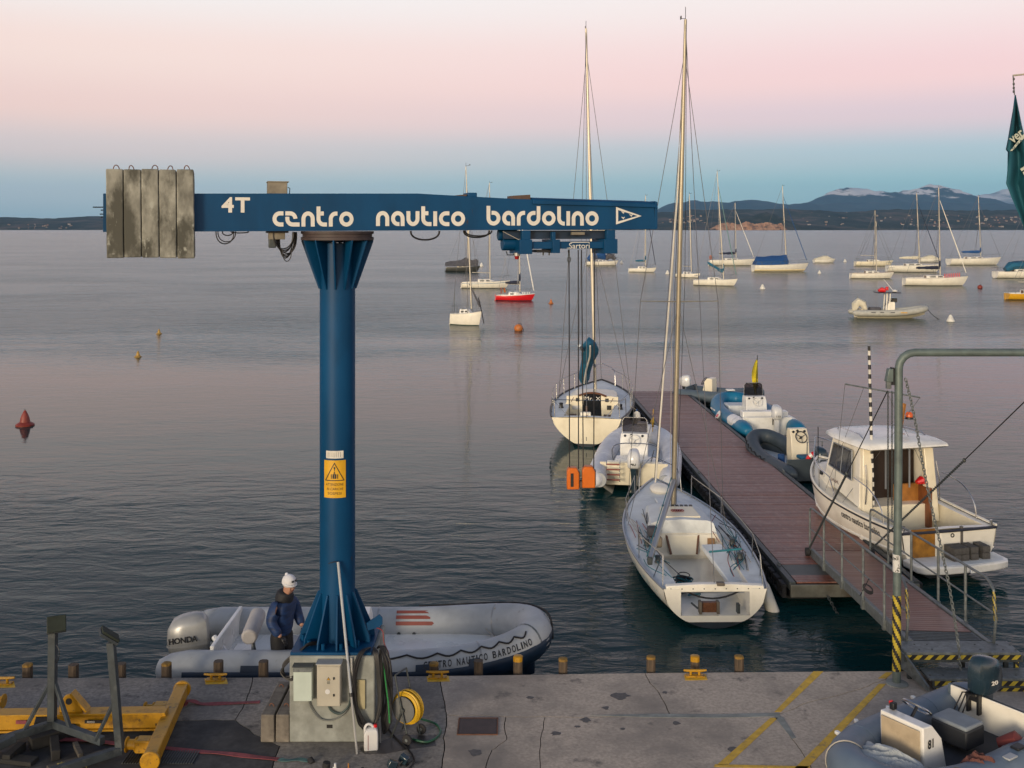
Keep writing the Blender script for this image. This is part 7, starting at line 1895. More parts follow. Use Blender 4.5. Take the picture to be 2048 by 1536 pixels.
MB().box((-L / 2 + 1.55, -0.52, 0.66), (1.75, 0.42, 0.10), Matrix.Rotation(R(6), 3, 'Z') @ Matrix.Rotation(R(-6), 3, 'Y')).build('rudder_blade', deck_cool, bmn, bevel=0.02)
MB().tube([(-L / 2 + 1.45, -0.82, 0.99), (-L / 2 + 1.5, -0.20, 0.92)], 0.02, 6).build('blue_strap', rope_teal, bmn)
MB().bar((-L / 2 + 0.5, -0.75, 0.50), (-L / 2 + 0.5, 0.75, 0.50), 0.07, 0.05).build('foot_bar', alu_grey, bmn)
bx_ = MB().box((-L / 2 + 0.10, 0.10, 0.36), (0.10, 0.34, 0.18)).build('motor_bracket', wood_brown, bmn, bevel=0.01)
for dy in (-0.16, 0.16): MB().box((-L / 2 + 0.06, 0.10 + dy, 0.37), (0.14, 0.05, 0.22)).build('bracket_cheek', M('block_brown', (0.12, 0.10, 0.08), 0.6), bx_, bevel=0.008)
MB().box((-L / 2 + 0.02, -0.42, 0.36), (0.12, 0.05, 0.16)).build('rudder_fitting', galv_dark, bmn)
MB().tube([(-L / 2 + 0.4, 0.35, 0.32), (-L / 2 + 0.08, 0.30, 0.34)], 0.018, 6).build('hinge_rod', galv_dark, bmn)
MB().tube(sag((-L / 2 + 0.25, 0.62, 0.68), (-L / 2 + 0.22, -0.62, 0.68), 0.22), 0.016, 6).build('control_line', rope_dark, bmn)
MB().cyl((-L / 2 - 0.008, 0.78, 0.50), (-L / 2 + 0.004, 0.78, 0.50), 0.04, n=14).build('drain', black_plastic, bmn)
MB().box((-L / 2 - 0.008, -0.78, 0.55), (0.012, 0.13, 0.17)).build('registration_plate', M('ply_tan', (0.30, 0.17, 0.08), 0.6), bmn)
rs = random.Random(31)
for k in range(40):                      # loose running rigging in and around the cockpit, each line its own part
    side = rs.choice((1, -1)); t0 = rs.uniform(0.05, 0.42); t1 = min(0.80, t0 + rs.uniform(0.08, 0.30))
    a = H.edge(t0, side, rs.uniform(0.10, 0.62), rs.uniform(0.02, 0.05)); b = H.edge(t1, side, rs.uniform(0.08, 0.45), rs.uniform(0.03, 0.06))
    m_ = a.lerp(b, 0.5) + Vector((rs.uniform(-.1, .1), rs.uniform(-0.16, 0.16), 0.02))
    MB().tube(smooth_path([a, m_, b], 6), 0.008, 5).build('sheet', rs.choice((rope_dark, rope_teal, rope_red, rope_light, rope_dark, rope_teal)), bmn)
for k in range(6):
    p = Vector((-L / 2 + 0.95 + 0.17 * k, 0.34 + rs.uniform(-.22, .16), 0.28)); mbx = MB()
    for j in range(5): mbx.torus(p + Vector((rs.uniform(-.05, .05), rs.uniform(-.05, .05), 0.02 * j)), rs.uniform(0.10, 0.2), 0.011, axis=(rs.uniform(-.3, .3), rs.uniform(-.3, .3), 1), n=14, m=4, squash=0.7)
    mbx.build('rope_pile', hose_black if k % 2 else rope_teal, bmn)
for t, sy in ((0.34, 1), (0.34, -1), (0.20, 1), (0.22, -1)):
    MB().lathe([(0.07, 0), (0.055, 0.03), (0.045, 0.08), (0.06, 0.12), (0.04, 0.135)], H.edge(t, sy, 0.34, 0.03), 14).build('winch', galv_dark, bmn)
MB().box(H.edge(0.42, 1, 0.55, 0.14), (0.26, 0.22, 0.20)).build('deck_bag', canvas_grey, bmn, bevel=0.05)
MB().box(H.edge(0.36, 1, 0.60, 0.06), (0.16, 0.16, 0.22)).build('brown_bag', M('bag_tan', (0.22, 0.18, 0.13), 0.8), bmn, bevel=0.04)
mbx = MB()
for k in range(7): mbx.box((x0 + 0.95, -0.35 + 0.10 * k, z0 + 0.35), (0.10, 0.06, 0.06))
mbx.build('clutch_bank', black_plastic, bmn)
for sy in (1, -1):
    p0, p1, p2 = H.edge(0.10, sy, 0.06), H.edge(0.03, sy, 0.06), H.edge(0.045, sy, 0.10, 0.52)
    MB().tube([p0, p2], 0.012, 6).tube([p1, p2], 0.012, 6).build('corner_rail', steel, bmn)
    MB().tube([p2] + [H.edge(t, sy, 0.05, h) for t, h in ((0.25, 0.46), (0.42, 0.40), (0.60, 0.44), (0.80, 0.50))], 0.008, 5).build('lifeline', rope_light, bmn)
    for t, h in ((0.25, 0.48), (0.60, 0.46), (0.80, 0.52)): MB().cyl(H.edge(t, sy, 0.06), H.edge(t, sy, 0.05, h), 0.011, n=6).build('stanchion', steel, bmn)
for (t, zz_) in ((0.86, 0.50),):
    pts = [H.edge(0.86, 1, 0.04), H.edge(0.88, 1, 0.03, 0.48), H.edge(0.96, 1, -0.02, 0.52)]; f = H.edge(0.999, 1, 0, 0.54); f.y = 0
    MB().tube(smooth_path(pts + [f] + [Vector((p.x, -p.y, p.z)) for p in reversed(pts)], 4), 0.014, 6).build('pulpit', steel, bmn)
MB().ell((L / 2 - 0.95, 0, H.sheer(0.86) + 0.06), (0.36, 0.24, 0.12), 14, 8).build('bow_sail_bag', gel_ivory, bmn)
MB().box((L * 0.24, 0.0, H.sheer(0.74) + 0.06), (0.5, 0.46, 0.05)).build('fore_hatch', deck_cool, bmn, bevel=0.02)
lean = Matrix.Rotation(-rz, 3, 'Z') @ Vector((0.27, 0, 0))
Mm = rig(H, bmn, 0.605, H.sheer(0.605) + 0.26, 11.85, lean, M('mast_bronze', (0.33, 0.295, 0.22), 0.35, metal=0.4, var=0.08), 0.053, boom=None, wr=0.007, spread=0.86, spreader_z=0.42, wind=True)
mxl = H.P(0.605, 1).x
b0 = Vector((mxl - 0.08, 0.0, 1.62)); b1 = Matrix.Rotation(-rz, 3, 'Z') @ (Vector((2.62, 19.95, 0.90)) - loc)
bo = MB().bar(b0, b1, 0.085, 0.13).build('boom', alu_grey, bmn, bevel=0.025)
MB().box(b1, (0.10, 0.09, 0.14)).build('boom_end', galv_dark, bo, bevel=0.01)
MB().tube([b0 + Vector((0, 0.06, 0.08)), b1 + Vector((0, 0.06, 0.08))], 0.010, 5).build('outhaul', rope_teal, bo)
for dy in (0.05, 0.08, -0.06):
    MB().tube([(mxl - 0.02, dy, 1.1), Vector((mxl, dy * 2.0, 6.0)) + lean * 0.5, Vector((mxl, dy * 0.4, 11.3)) + lean], 0.006, 4).build('halyard', rope_light if dy > 0.06 else rope_dark, Mm)
MB().tube([H.edge(0.96, 1, 0.1) * Vector((1, 0, 1)), Vector((mxl, 0, 9.8)) + lean * 0.85], 0.022, 6).build('furled_headsail', gel_ivory, bmn)
po = Vector((-L / 2 + 0.55, 0, 0))
hl = M('letter_aqua', (0.30, 0.48, 0.52), 0.5)
me = text_mesh('BLU MERLIN', 0.2, extrude=0.0); xs_ = [v.co.x for v in me.vertices]; x0_, x1_ = min(xs_), max(xs_); ym = max(v.co.y for v in me.vertices)
for v in me.vertices:                    # lettering follows the port topside, reading from bow to stern
    f = (v.co.x - x0_) / (x1_ - x0_); t = 0.30 - 0.24 * f; u = H.ulevel(t, 0.36 + 0.20 * v.co.y / ym); p = H.P(t, u, 1); v.co = p + Vector((0, 0.006, 0.003))
me.materials.clear(); me.materials.append(hl); o = bpy.data.objects.new('lettering', me); COL.objects.link(o); o.parent = bmn; o['kind'] = 'stuff'

# fenders between boats and pontoon
fender('pale fender between the racing sailboat and the pontoon end', (5.0, 19.75, 0.62), 0.85, 0.12, tilt=(-0.35, 0.35), rope_to=(4.70, 19.9, 0.85))
fender('white fender with blue eye hanging at the yacht side near the pontoon', (4.30, 36.2, 0.95), 0.75, 0.13, rope_to=(4.1, 36.2, 1.1))

# --- white inflatable with 40 hp engine
ra = math.atan2(5.4, 0.95)
wrb, path, tb = rib('white_inflatable', 'white rigid inflatable with white outboard marked 40 moored between two sailing boats', Vector((3.28, 28.45, 0)), ra, 5.35, 2.55, 0.29, 0.30, tube_white, tz=0.46, hull_mat=gel_cream, cone=0.55, group='inflatable boats at the pontoon', floor_z=0.22)
c = console(wrb, 2.35, 0.10, 0.40, 0.80, 0.62, 0.82, gel_white, wmat=gel_white, screen_h=0.42)
MB().box((1.25, 0, 0.56), (0.55, 1.15, 0.34)).build('helm_seat', gel_white, wrb, bevel=0.03)
MB().box((0.62, 0, 0.62), (0.10, 1.55, 0.30)).build('motor_well', gel_ivory, wrb, bevel=0.02)
MB().tube(smooth_path([(1.35, -0.62, 0.5), (1.20, -0.62, 1.05), (1.20, 0.0, 1.15), (1.20, 0.62, 1.05), (1.35, 0.62, 0.5)], 5), 0.016, 6).build('seat_rail', steel, wrb)
outboard(wrb, Vector((0.12, -0.02, 0.62)), 1.05, motor_white, motor_dark, letters=[('40', (-0.345, 0.075, 0.20), (0, -1, 0), (0.05, 0, 1), 0.14, 0.09)], lmat=black_plastic)
ld = None
for k in range(4): MB().tube([(0.0, 0.72, 0.80 - 0.14 * k), (0.0, 0.36, 0.80 - 0.14 * k)], 0.020, 6).build('ladder_rung', red_band, wrb)
for dy in (0.72, 0.36): MB().tube([(0.10, dy, 0.88), (0.0, dy, 0.80), (0.0, dy, 0.32)], 0.012, 6).build('ladder_rail', steel, wrb)
grab_line(tb, path, 0.27, 5, 11, rope_red, 0.010, 0.75, 0.07); grab_line(tb, path, 0.27, len(path) - 12, len(path) - 6, rope_red, 0.010, 0.75, 0.07)
MB().tube([(4.3, -0.35, 0.9), (4.3, -0.37, 1.6)], 0.012, 6).build('flag_staff', hull_yellow, wrb)
lumpy([(4.3, -0.36, 1.05), (4.32, -0.34, 1.2), (4.3, -0.36, 1.35)], 0.07, 0.04, 2).build('yellow_pennant', hose_yellow, wrb)
MB().box((5.05, 0, 0.46 + 0.30 + 0.27), (0.30, 0.34, 0.05)).build('bow_pad', gel_white, wrb, bevel=0.02)
MB().cyl((4.75, 0.28, 1.0), (4.75, 0.28, 1.03), 0.04, n=12).build('valve', galv_dark, tb)
MB().tube([(0.6, -0.45, 0.75), (0.35, -0.55, 1.15)], 0.015, 6).build('engine_bracket', steel, wrb)
for sy in (1, -1): MB().tube([Vector((-0.43, sy * (1.15 - 0.27), 0.46)), Vector((-0.40, sy * (1.15 - 0.27), 0.46))], [0.19, 0.205], 16).build('cone_patch', tube_pale, tb)

# --- blue and white inflatable
ra = math.atan2(5.2, -0.35)
brb, path, tb = rib('blue_inflatable', 'bright blue and white rigid inflatable with yellow flag on the right of the pontoon', Vector((8.72, 35.4, 0)), ra, 5.2, 2.35, 0.27, 0.28, tube_blue, tz=0.46, hull_mat=gel_white, cone=0.5, group='inflatable boats at the pontoon', floor_z=0.22)
for sy in (1, -1):
    MB().tube([Vector((0.35, sy * 0.905, 0.475)), Vector((0.9, sy * 0.905, 0.475)), Vector((1.35, sy * 0.905, 0.475))], [0.262, 0.272, 0.262], 16).build('white_panel', gel_white, tb)
console(brb, 2.3, -0.15, 0.40, 0.75, 0.6, 0.80, gel_white, wmat=gel_white, screen_h=0.45)
MB().box((1.05, -0.1, 0.62), (0.35, 1.6, 0.55)).build('stern_seat', gel_white, brb, bevel=0.03)
MB().box((3.3, 0.15, 0.58), (0.75, 0.95, 0.36)).build('bow_locker', deck_cool, brb, bevel=0.04)
outboard(brb, Vector((0.25, -0.25, 0.66)), 1.0, motor_white, motor_white, letters=[('115', (-0.345, 0.075, 0.20), (0, -1, 0), (0.05, 0, 1), 0.14, 0.07)], lmat=black_plastic)
grab_line(tb, path, 0.27, len(path) - 13, len(path) - 6, rope_dark, 0.014, 0.75, 0.05)
MB().box((4.95, 0, 1.02), (0.26, 0.32, 0.05)).build('bow_pad', gel_white, brb, bevel=0.02)
MB().cyl((2.2, 0.95 + 0.24, 0.55), (2.2, 0.95 + 0.275, 0.57), 0.16, n=18).build('round_badge', gel_white, tb); MB().cyl((2.2, 0.95 + 0.26, 0.55), (2.2, 0.95 + 0.282, 0.57), 0.10, n=16).build('red_badge', hull_red, tb)
for dx in (3.0, 3.35): MB().box((dx, 1.17 - 0.02, 0.60), (0.22, 0.03, 0.06)).build('handle', deck_white, tb, bevel=0.01)
fs_ = MB().tube([(2.75, -0.35, 1.2), (2.85, -0.42, 2.6)], 0.014, 6).build('flag_staff', black_plastic, brb)
mb = MB(); rows = []
for k in range(9):
    u = k / 8; z = 2.5 - 1.05 * u; w = 0.04 + 0.17 * math.sin(math.pi * min(1, u * 0.9))
    rows.append([Vector((2.84 - 0.06 * u, -0.42, z)), Vector((2.80 - 0.08 * math.sin(u * 5), -0.42 + w * 0.5, z - 0.10)), Vector((2.86 + 0.07 * math.sin(u * 6), -0.42 + w, z - 0.22 * u - 0.05))])
mb.loft(rows, False, False, open_ring=True); fo = mb.build('yellow_flag', M('flag_yellow', (0.62, 0.50, 0.015), 0.8), fs_); so = fo.modifiers.new('cloth', 'SOLIDIFY'); so.thickness = 0.004

# --- grey dinghy at the far pontoon end
ra = math.atan2(-1.5, 2.3)
gdy, path, tb = rib('grey_dinghy', 'grey dinghy with white-topped outboard at the far end of the pontoon', Vector((7.25, 43.6, 0)), ra, 3.3, 1.7, 0.24, 0.32, tube_grey, tz=0.40, hull_mat=tube_grey, cone=0.35, group='inflatable boats at the pontoon', transom_x=0.2)
console(gdy, 1.0, 0.0, 0.35, 0.5, 0.45, 0.75, gel_cream, screen=False)
outboard(gdy, Vector((0.05, 0.0, 0.58)), 0.95, motor_white, black_plastic)
MB().cyl((2.5, -0.62, 0.48), (2.5, -0.64, 0.48), 0.05, n=12).build('valve', gel_white, tb)

# --- dark grey dinghy with lifebuoy
ra = math.atan2(3.5, -0.55)
ddy, path, tb = rib('dark_dinghy', 'dark grey inflatable dinghy with helm stand and red lifebuoy behind the cabin boat', Vector((8.38, 29.5, 0)), ra, 3.75, 1.75, 0.22, 0.42, tube_dark, tz=0.36, hull_mat=tube_dark, cone=0.4, group='inflatable boats at the pontoon', transom_x=0.2)
console(ddy, 1.35, -0.25, 0.28, 0.55, 0.42, 1.05, gel_cream, screen=False)
MB().box((0.75, -0.25, 0.62), (0.40, 0.5, 0.10)).build('seat_cushion', canvas_teal, ddy, bevel=0.03)
MB().box((0.75, -0.25, 0.42), (0.36, 0.45, 0.32)).build('seat_box', gel_cream, ddy, bevel=0.02)
MB().cyl((1.25, 0.32, 0.24), (1.25, 0.32, 0.62), 0.10, n=14).build('fuel_can', canvas_blue, ddy, bevel=0.02)
lb = MB().torus((0.30, -0.30, 0.62), 0.24, 0.07, axis=(1, 0, 0.35), n=28, m=10).build('lifebuoy', hull_red, ddy)
for k in range(4):
    a = R(45 + 90 * k); qv = Vector((1, 0, 0.35)).to_track_quat('Z', 'Y').to_matrix()
    MB().torus((0.30, -0.30, 0.62), 0.24, 0.073, axis=(1, 0, 0.35), n=4, m=10, a0=a - 0.16, a1=a + 0.16).build('white_band', gel_white, lb)
MB().tube([(0.35, -0.05, 0.3), (0.30, -0.05, 1.15), (0.30, -0.5, 1.15), (0.35, -0.5, 0.3)], 0.018, 6).build('grab_rail', galv, ddy)
MB().tube([(0.20, -0.28, 1.0), (0.18, -0.28, 0.2)], 0.022, 6).build('yellow_pole', hose_yellow, ddy)
outboard(ddy, Vector((0.0, -0.25, 0.55)), 0.95, motor_dark, motor_dark)
grab_line(tb, path, 0.22, 4, 10, rope_dark, 0.014, 0.7, 0.06)

# --- cabin boat
ra = math.atan2(4.85, -1.18); L = 5.2
CB = Vector((9.05, 21.75, 0)); dcb = Vector((math.cos(ra), math.sin(ra), 0)); loc = CB + dcb * L / 2
cbt = thing('cabin_boat', 'white cabin motor boat with wheelhouse and swim platform beside the gangway', 'motorboat', loc, ra)
H = Hull(L, 2.45, 0.98, 1.38, st=0.90, draft=0.35, stem=0.10, tm=0.42, trans=-0.02, bowp=2.4, flare=0.12, ubil=2.4, upw=1.2)
H.shell(gel_ivory, antifoul, cbt, zb=0.10); H.transom(gel_ivory, cbt, mat_bot=antifoul, zb=0.10)
H.deck(gel_ivory, cbt, 0.03, 0.34, lambda t: H.hb(t) * 0.82, sole=0.45, mat_well=gel_cream, crown=0.04)
H.strake(M('rail_navy', (0.02, 0.022, 0.035), 0.4), cbt, 0.032, dz=-0.02); H.strake(gel_ivory, cbt, 0.03, dz=0.02, name='gunwale'); H.strake(gel_white, cbt, 0.022, name='hull_moulding', u=0.66)
MB().tube([H.edge(0.0, 1, 0, -0.02), H.edge(0.0, 1, 0, -0.02) * Vector((1, 0, 1)) + Vector((-0.03, 0, 0)), H.edge(0.0, -1, 0, -0.02)], 0.032, 6).build('stern_strake', MATS['rail_navy'], cbt)
# wheelhouse: sides, roof, windscreen
t0, t1 = 0.34, 0.66
xa, xm, xf = H.P(t0, 1).x, H.P(0.60, 1).x, H.P(0.74, 1).x
wz = H.sheer(0.5) - 0.02; rz_ = 2.42; wa, wf = 0.98, 0.80
for sy in (1, -1):
    P_ = lambda x, w, z: Vector((x, sy * w, z))
    side = [P_(xa, wa, wz - 0.02), P_(xm + 0.45, wf, wz + 0.22), P_(xm + 0.12, wf * 0.92, rz_ - 0.06), P_(xa + 0.10, wa * 0.90, rz_ - 0.06)]
    so_ = MB().extrude(side, (0, -sy * 0.05, 0)).build('wheelhouse_side', gel_ivory, cbt, bevel=0.01)
    win = [P_(xa + 0.32, wa * 0.975, wz + 0.52), P_(xm + 0.20, wf * 1.00, wz + 0.60), P_(xm + 0.02, wf * 0.965, rz_ - 0.22), P_(xa + 0.36, wa * 0.935, rz_ - 0.20)]
    MB().extrude([w_ + Vector((0, sy * 0.012, 0)) for w_ in win], (0, -sy * 0.004, 0)).build('side_window', window_dark, so_)
    fr = [w_ + Vector((0, sy * 0.014, 0)) for w_ in win]; MB().tube(fr + [fr[0]], 0.014, 5).build('window_frame', alu_grey, so_)
    m0, m1 = fr[0].lerp(fr[1], 0.48), fr[3].lerp(fr[2], 0.48); MB().tube([m0, m1], 0.014, 5).build('window_bar', alu_grey, so_)
    # aft door post
    MB().extrude([P_(xa - 0.14, wa * 0.99, wz - 0.40), P_(xa + 0.10, wa * 1.0, wz - 0.40), P_(xa + 0.14, wa * 0.90, rz_ - 0.05), P_(xa + 0.0, wa * 0.90, rz_ - 0.05)], (0, -sy * 0.24, 0)).build('door_post', gel_cream, cbt, bevel=0.02)
    MB().tube([P_(xa - 0.17, wa * 0.95, wz + 0.10), P_(xa - 0.19, wa * 0.93, wz + 0.55), P_(xa - 0.10, wa * 0.90, wz + 0.95)], 0.014, 6).build('grab_handle', steel, cbt)
xs0 = xm + 0.12
ws = [Vector((xm + 0.47, -wf * 0.98, wz + 0.24)), Vector((xm + 0.47, wf * 0.98, wz + 0.24)), Vector((xm + 0.14, wf * 0.90, rz_ - 0.08)), Vector((xm + 0.14, -wf * 0.90, rz_ - 0.08))]
MB().extrude(ws, (-0.03, 0, -0.01)).build('windscreen', window_dark, cbt)
# cabin trunk forward
rings = []
for t, w, h in ((0.62, 0.80, 0.34), (0.70, 0.74, 0.34), (0.78, 0.62, 0.30), (0.85, 0.44, 0.20), (0.90, 0.22, 0.06)):
    x = H.P(t, 1).x; z = H.sheer(t) - 0.02; rings.append([Vector((x, -w * 1.05, z)), Vector((x, -w, z + h * 0.8)), Vector((x, -w * 0.8, z + h)), Vector((x, 0, z + h * 1.08)), Vector((x, w * 0.8, z + h)), Vector((x, w, z + h * 0.8)), Vector((x, w * 1.05, z))])
tr = MB().loft(rings, True, True, open_ring=True).build('cabin_trunk', gel_ivory, cbt, smooth=40)
for sy in (1, -1): MB().ell((H.P(0.73, 1).x, sy * 0.735, H.sheer(0.73) + 0.16), (0.11, 0.02, 0.06), 12, 6).build('porthole', window_dark, tr)
# roof with overhang
rp = [(xa - 0.42, 0.98), (xa - 0.10, 1.06), (xm - 0.3, 1.02), (xm + 0.20, 0.90), (xm + 0.36, 0.70), (xm + 0.42, 0.3)]
rings = []
for z, s in ((rz_ - 0.07, 0.93), (rz_ - 0.03, 1.0), (rz_ + 0.03, 0.98), (rz_ + 0.085, 0.88), (rz_ + 0.135, 0.60), (rz_ + 0.15, 0.25)):
    xc = (xa + xm) / 2; pts = [(xc + (x - xc) * s, w * s) for x, w in rp]
    rings.append([Vector((x, -w, z)) for x, w in pts] + [Vector((x, w, z)) for x, w in reversed(pts)])
roof = MB().loft(rings).build('roof', gel_white, cbt, smooth=50)
MB().bar((xa + 0.35, -0.25, rz_ + 0.09), (xa + 0.42, -0.42, rz_ + 0.80), 0.09, 0.09).build('wooden_mast', wood_warm, roof, bevel=0.01)
MB().box((xa + 0.33, -0.22, rz_ + 0.12), (0.28, 0.22, 0.05)).build('mast_step', wood_warm, roof, bevel=0.01)
MB().lathe([(0.09, 0), (0.09, 0.04), (0.085, 0.05)], (xa + 0.40, -0.55, rz_ + 0.44), 14).build('lamp_base', black_plastic, roof)
MB().lathe([(0.08, 0.05), (0.08, 0.12), (0.05, 0.16), (0.01, 0.17)], (xa + 0.40, -0.55, rz_ + 0.44), 14).build('orange_lamp', M('lamp_orange', (0.62, 0.10, 0.01), 0.25), roof)
for sy in (1, -1):
    MB().tube([(xa + 0.1, sy * 0.80, rz_ + 0.08), (xa + 0.3, sy * 0.78, rz_ + 0.17), (xm - 0.1, sy * 0.72, rz_ + 0.17), (xm + 0.0, sy * 0.70, rz_ + 0.09)], 0.013, 6).build('roof_rail', steel, roof)
# saloon interior seen through the open aft doorway
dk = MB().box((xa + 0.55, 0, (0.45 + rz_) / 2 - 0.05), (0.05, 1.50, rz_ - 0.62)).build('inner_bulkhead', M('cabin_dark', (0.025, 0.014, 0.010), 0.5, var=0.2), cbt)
MB().box((xa + 0.30, -0.40, 0.95), (0.10, 0.62, 0.95)).build('inner_door', wood_warm, cbt, bevel=0.02)
MB().box((xa + 0.15, -0.72, 0.95), (0.6, 0.08, 0.9)).build('locker', M('wood_cherry', (0.20, 0.065, 0.02), 0.45, var=0.2), cbt, bevel=0.01)
lumpy([(xa + 0.05, -0.50, 1.50), (xa + 0.05, -0.62, 1.54), (xa + 0.05, -0.75, 1.50)], 0.10, 0.12, 5, sq=0.8).build('life_jacket', hull_red, cbt)
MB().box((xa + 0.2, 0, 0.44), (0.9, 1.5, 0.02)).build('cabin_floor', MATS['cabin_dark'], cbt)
for y in (-0.30, 0.30): MB().box((xa + 0.03, y + 0.0, 1.85), (0.03, 0.03, 0.9)).build('door_mullion', alu_grey, cbt)
# bow and side rails
for sy in (1, -1):
    pts = [H.edge(0.22, sy, 0.05), H.edge(0.24, sy, 0.06, 0.30), H.edge(0.30, sy, 0.08, 0.52), H.edge(0.38, sy, 0.10, 0.62)]
    MB().tube(smooth_path([H.edge(0.12, sy, 0.05), H.edge(0.14, sy, 0.05, 0.35), H.edge(0.22, sy, 0.07, 0.62), H.edge(0.34, sy, 0.12, 0.70)], 5), 0.014, 6).build('stern_hoop', steel, cbt)
    tops = [H.edge(t, sy, 0.06, 0.44) for t in (0.52, 0.64, 0.76, 0.88)]
    MB().tube([H.edge(0.46, sy, 0.06)] + tops + [H.edge(0.97, sy, -0.02, 0.48)], 0.014, 6).build('bow_rail', steel, cbt)
    for t in (0.64, 0.76, 0.88): MB().cyl(H.edge(t, sy, 0.06), H.edge(t, sy, 0.06, 0.44), 0.012, n=6).build('stanchion', steel, cbt)
f = H.edge(0.999, 1, 0, 0.50); f.y = 0; f.x += 0.12
MB().tube(smooth_path([H.edge(0.97, 1, -0.02, 0.48), f, H.edge(0.97, -1, -0.02, 0.48)], 5), 0.014, 6).build('pulpit', steel, cbt)
MB().tube([H.edge(0.93, 1, 0.12), H.edge(0.93, 1, 0.12, 0.9)], 0.012, 6).build('bow_light_staff', black_plastic, cbt)
MB().lathe([(0.10, 0), (0.10, 0.06), (0.07, 0.12), (0.02, 0.13)], H.edge(0.90, 1, 0.30, 0.0), 12).build('windlass', galv_dark, cbt)
# striped mast with crosstree on the port side deck
mxp = Matrix.Rotation(-ra, 3, 'Z') @ (at_depth(1746, 1010, 23.3) - loc); mtp = Matrix.Rotation(-ra, 3, 'Z') @ (at_depth(1738, 692, 23.3) - loc)
mb = MB(); K = 34
for k in range(K):
    mb.cur = k % 2; mb.cyl(mxp.lerp(mtp, k / K), mxp.lerp(mtp, (k + 1) / K), 0.038 - 0.008 * k / K, n=10, caps=(k in (0, K - 1)))
sm = mb.build('striped_mast', [M('mast_white', (0.62, 0.60, 0.54), 0.5), black_plastic], cbt, smooth=60)
ca, cb_ = [Matrix.Rotation(-ra, 3, 'Z') @ (at_depth(px, py, y) - loc) for px, py, y in ((1690, 768, 23.2), (1840, 795, 23.4))]
MB().tube([ca, cb_], 0.020, 6).build('crosstree', galv, sm)
for e, tt in ((ca, 0.50), (cb_, 0.42), (ca.lerp(cb_, 0.55), 0.36), (ca.lerp(cb_, 0.25), 0.58)):
    MB().tube([e, H.edge(tt, 1 if tt > 0.4 else -1, 0.10, 0.02)], 0.006, 4).build('stay', wire, sm)
# swim platform, transom gear
pl_ = [(-L / 2 + 0.02, 1.08), (-L / 2 - 0.45, 1.06), (-L / 2 - 0.58, 0.95), (-L / 2 - 0.66, 0.6), (-L / 2 - 0.68, 0.0)]
pf = MB().prism([(x, y) for x, y in pl_] + [(x, -y) for x, y in reversed(pl_)], 0.28, 0.44).build('swim_platform', gel_white, cbt, bevel=0.03)
MB().prism([(x * 1.0 + 0.05, y * 0.93) for x, y in pl_] + [(x * 1.0 + 0.05, -y * 0.93) for x, y in reversed(pl_)], 0.4405, 0.446).build('platform_tread', deck_cool, pf)
MB().box((-L / 2 - 0.016, 0.62, 0.74), (0.03, 0.55, 0.58)).build('plywood_board', ply_orange, cbt, bevel=0.005)
dd = MB().box((-L / 2 - 0.016, -0.10, 0.73), (0.03, 0.62, 0.50)).build('transom_door', gel_ivory, cbt, bevel=0.01)
MB().torus((-L / 2 - 0.035, -0.06, 0.86), 0.035, 0.012, axis=(1, 0, 0), n=14).build('filler_cap', black_plastic, cbt)
MB().box((-L / 2 - 0.02, -0.28, 0.82), (0.04, 0.06, 0.42)).build('strap', M('strap_grey', (0.12, 0.11, 0.10), 0.8), cbt)
for sy in (1, -1): MB().cyl(H.edge(0.01, sy, 0.08, 0.02), H.edge(0.01, sy, 0.08, 0.12), 0.03, n=10).build('stern_bollard', steel, cbt)
# name along the port side
for body, ta, tb_ in (('centro nautico bardolino', 0.40, 0.13),):
    me = text_mesh(body, 0.2, extrude=0.0, bold=0.004); xs_ = [v.co.x for v in me.vertices]; x0_, x1_ = min(xs_), max(xs_); ym = max(v.co.y for v in me.vertices)
    for v in me.vertices:
        f = (v.co.x - x0_) / (x1_ - x0_); t = ta + (tb_ - ta) * f; p = H.P(t, H.ulevel(t, 0.72 + 0.06 * (1 - f) + 0.14 * v.co.y / ym), 1); v.co = p + Vector((0, 0.008, 0.0))
    me.materials.clear(); me.materials.append(MATS['rail_navy']); o = bpy.data.objects.new('lettering', me); COL.objects.link(o); o.parent = cbt; o['kind'] = 'stuff'
MB().tube(smooth_path([(xm - 0.10 - 0.028 * k, 0.925, wz + 0.32 + (0.05 if k % 3 == 0 else (-0.02 if k % 2 else 0.012)) - 0.002 * k) for k in range(12)], 4), 0.006, 5).build('script_emblem', wood_brown, cbt)
# paver blocks stacked on the platform
Rm = Matrix.Rotation(ra, 3, 'Z')
pvm = M('paver_grey', (0.085, 0.08, 0.075), 0.9, var=0.25, vs=12, bump=0.004, bs=50)
k = 0
spots = []
for i, (y, nz, nx) in enumerate(((0.10, 2, 1), (-0.08, 2, 1), (-0.30, 2, 1), (-0.58, 2, 1))):
    for z in range(nz): spots.append((-L / 2 - 0.26, y, 0.447 + 0.135 * z + 0.0675, i))
names = ['leftmost', 'second', 'third', 'rightmost']
for x, y, z, i in spots:
    o = MB().box((0, 0, 0), (0.34, 0.175, 0.130)).build('paver_block', pvm, bevel=0.008)
    o.location = loc + Rm @ Vector((x, y, z)); o.rotation_euler = (0, 0, ra + random.uniform(-0.05, 0.05))
    tag(o, f'grey concrete paver block, {"upper" if z > 0.55 else "lower"} one of the {names[i]} pile on the swim platform', 'paver block', 'paver blocks on the swim platform')
fender('white fender with dark eye at the bow side of the cabin boat', (7.55, 25.6, 0.90), 0.6, 0.14, rope_to=(7.9, 25.7, 1.2))
fender('white fender with blue eye amidships between cabin boat and pontoon', (7.72, 22.9, 0.80), 0.6, 0.14, rope_to=(7.95, 22.9, 1.0))

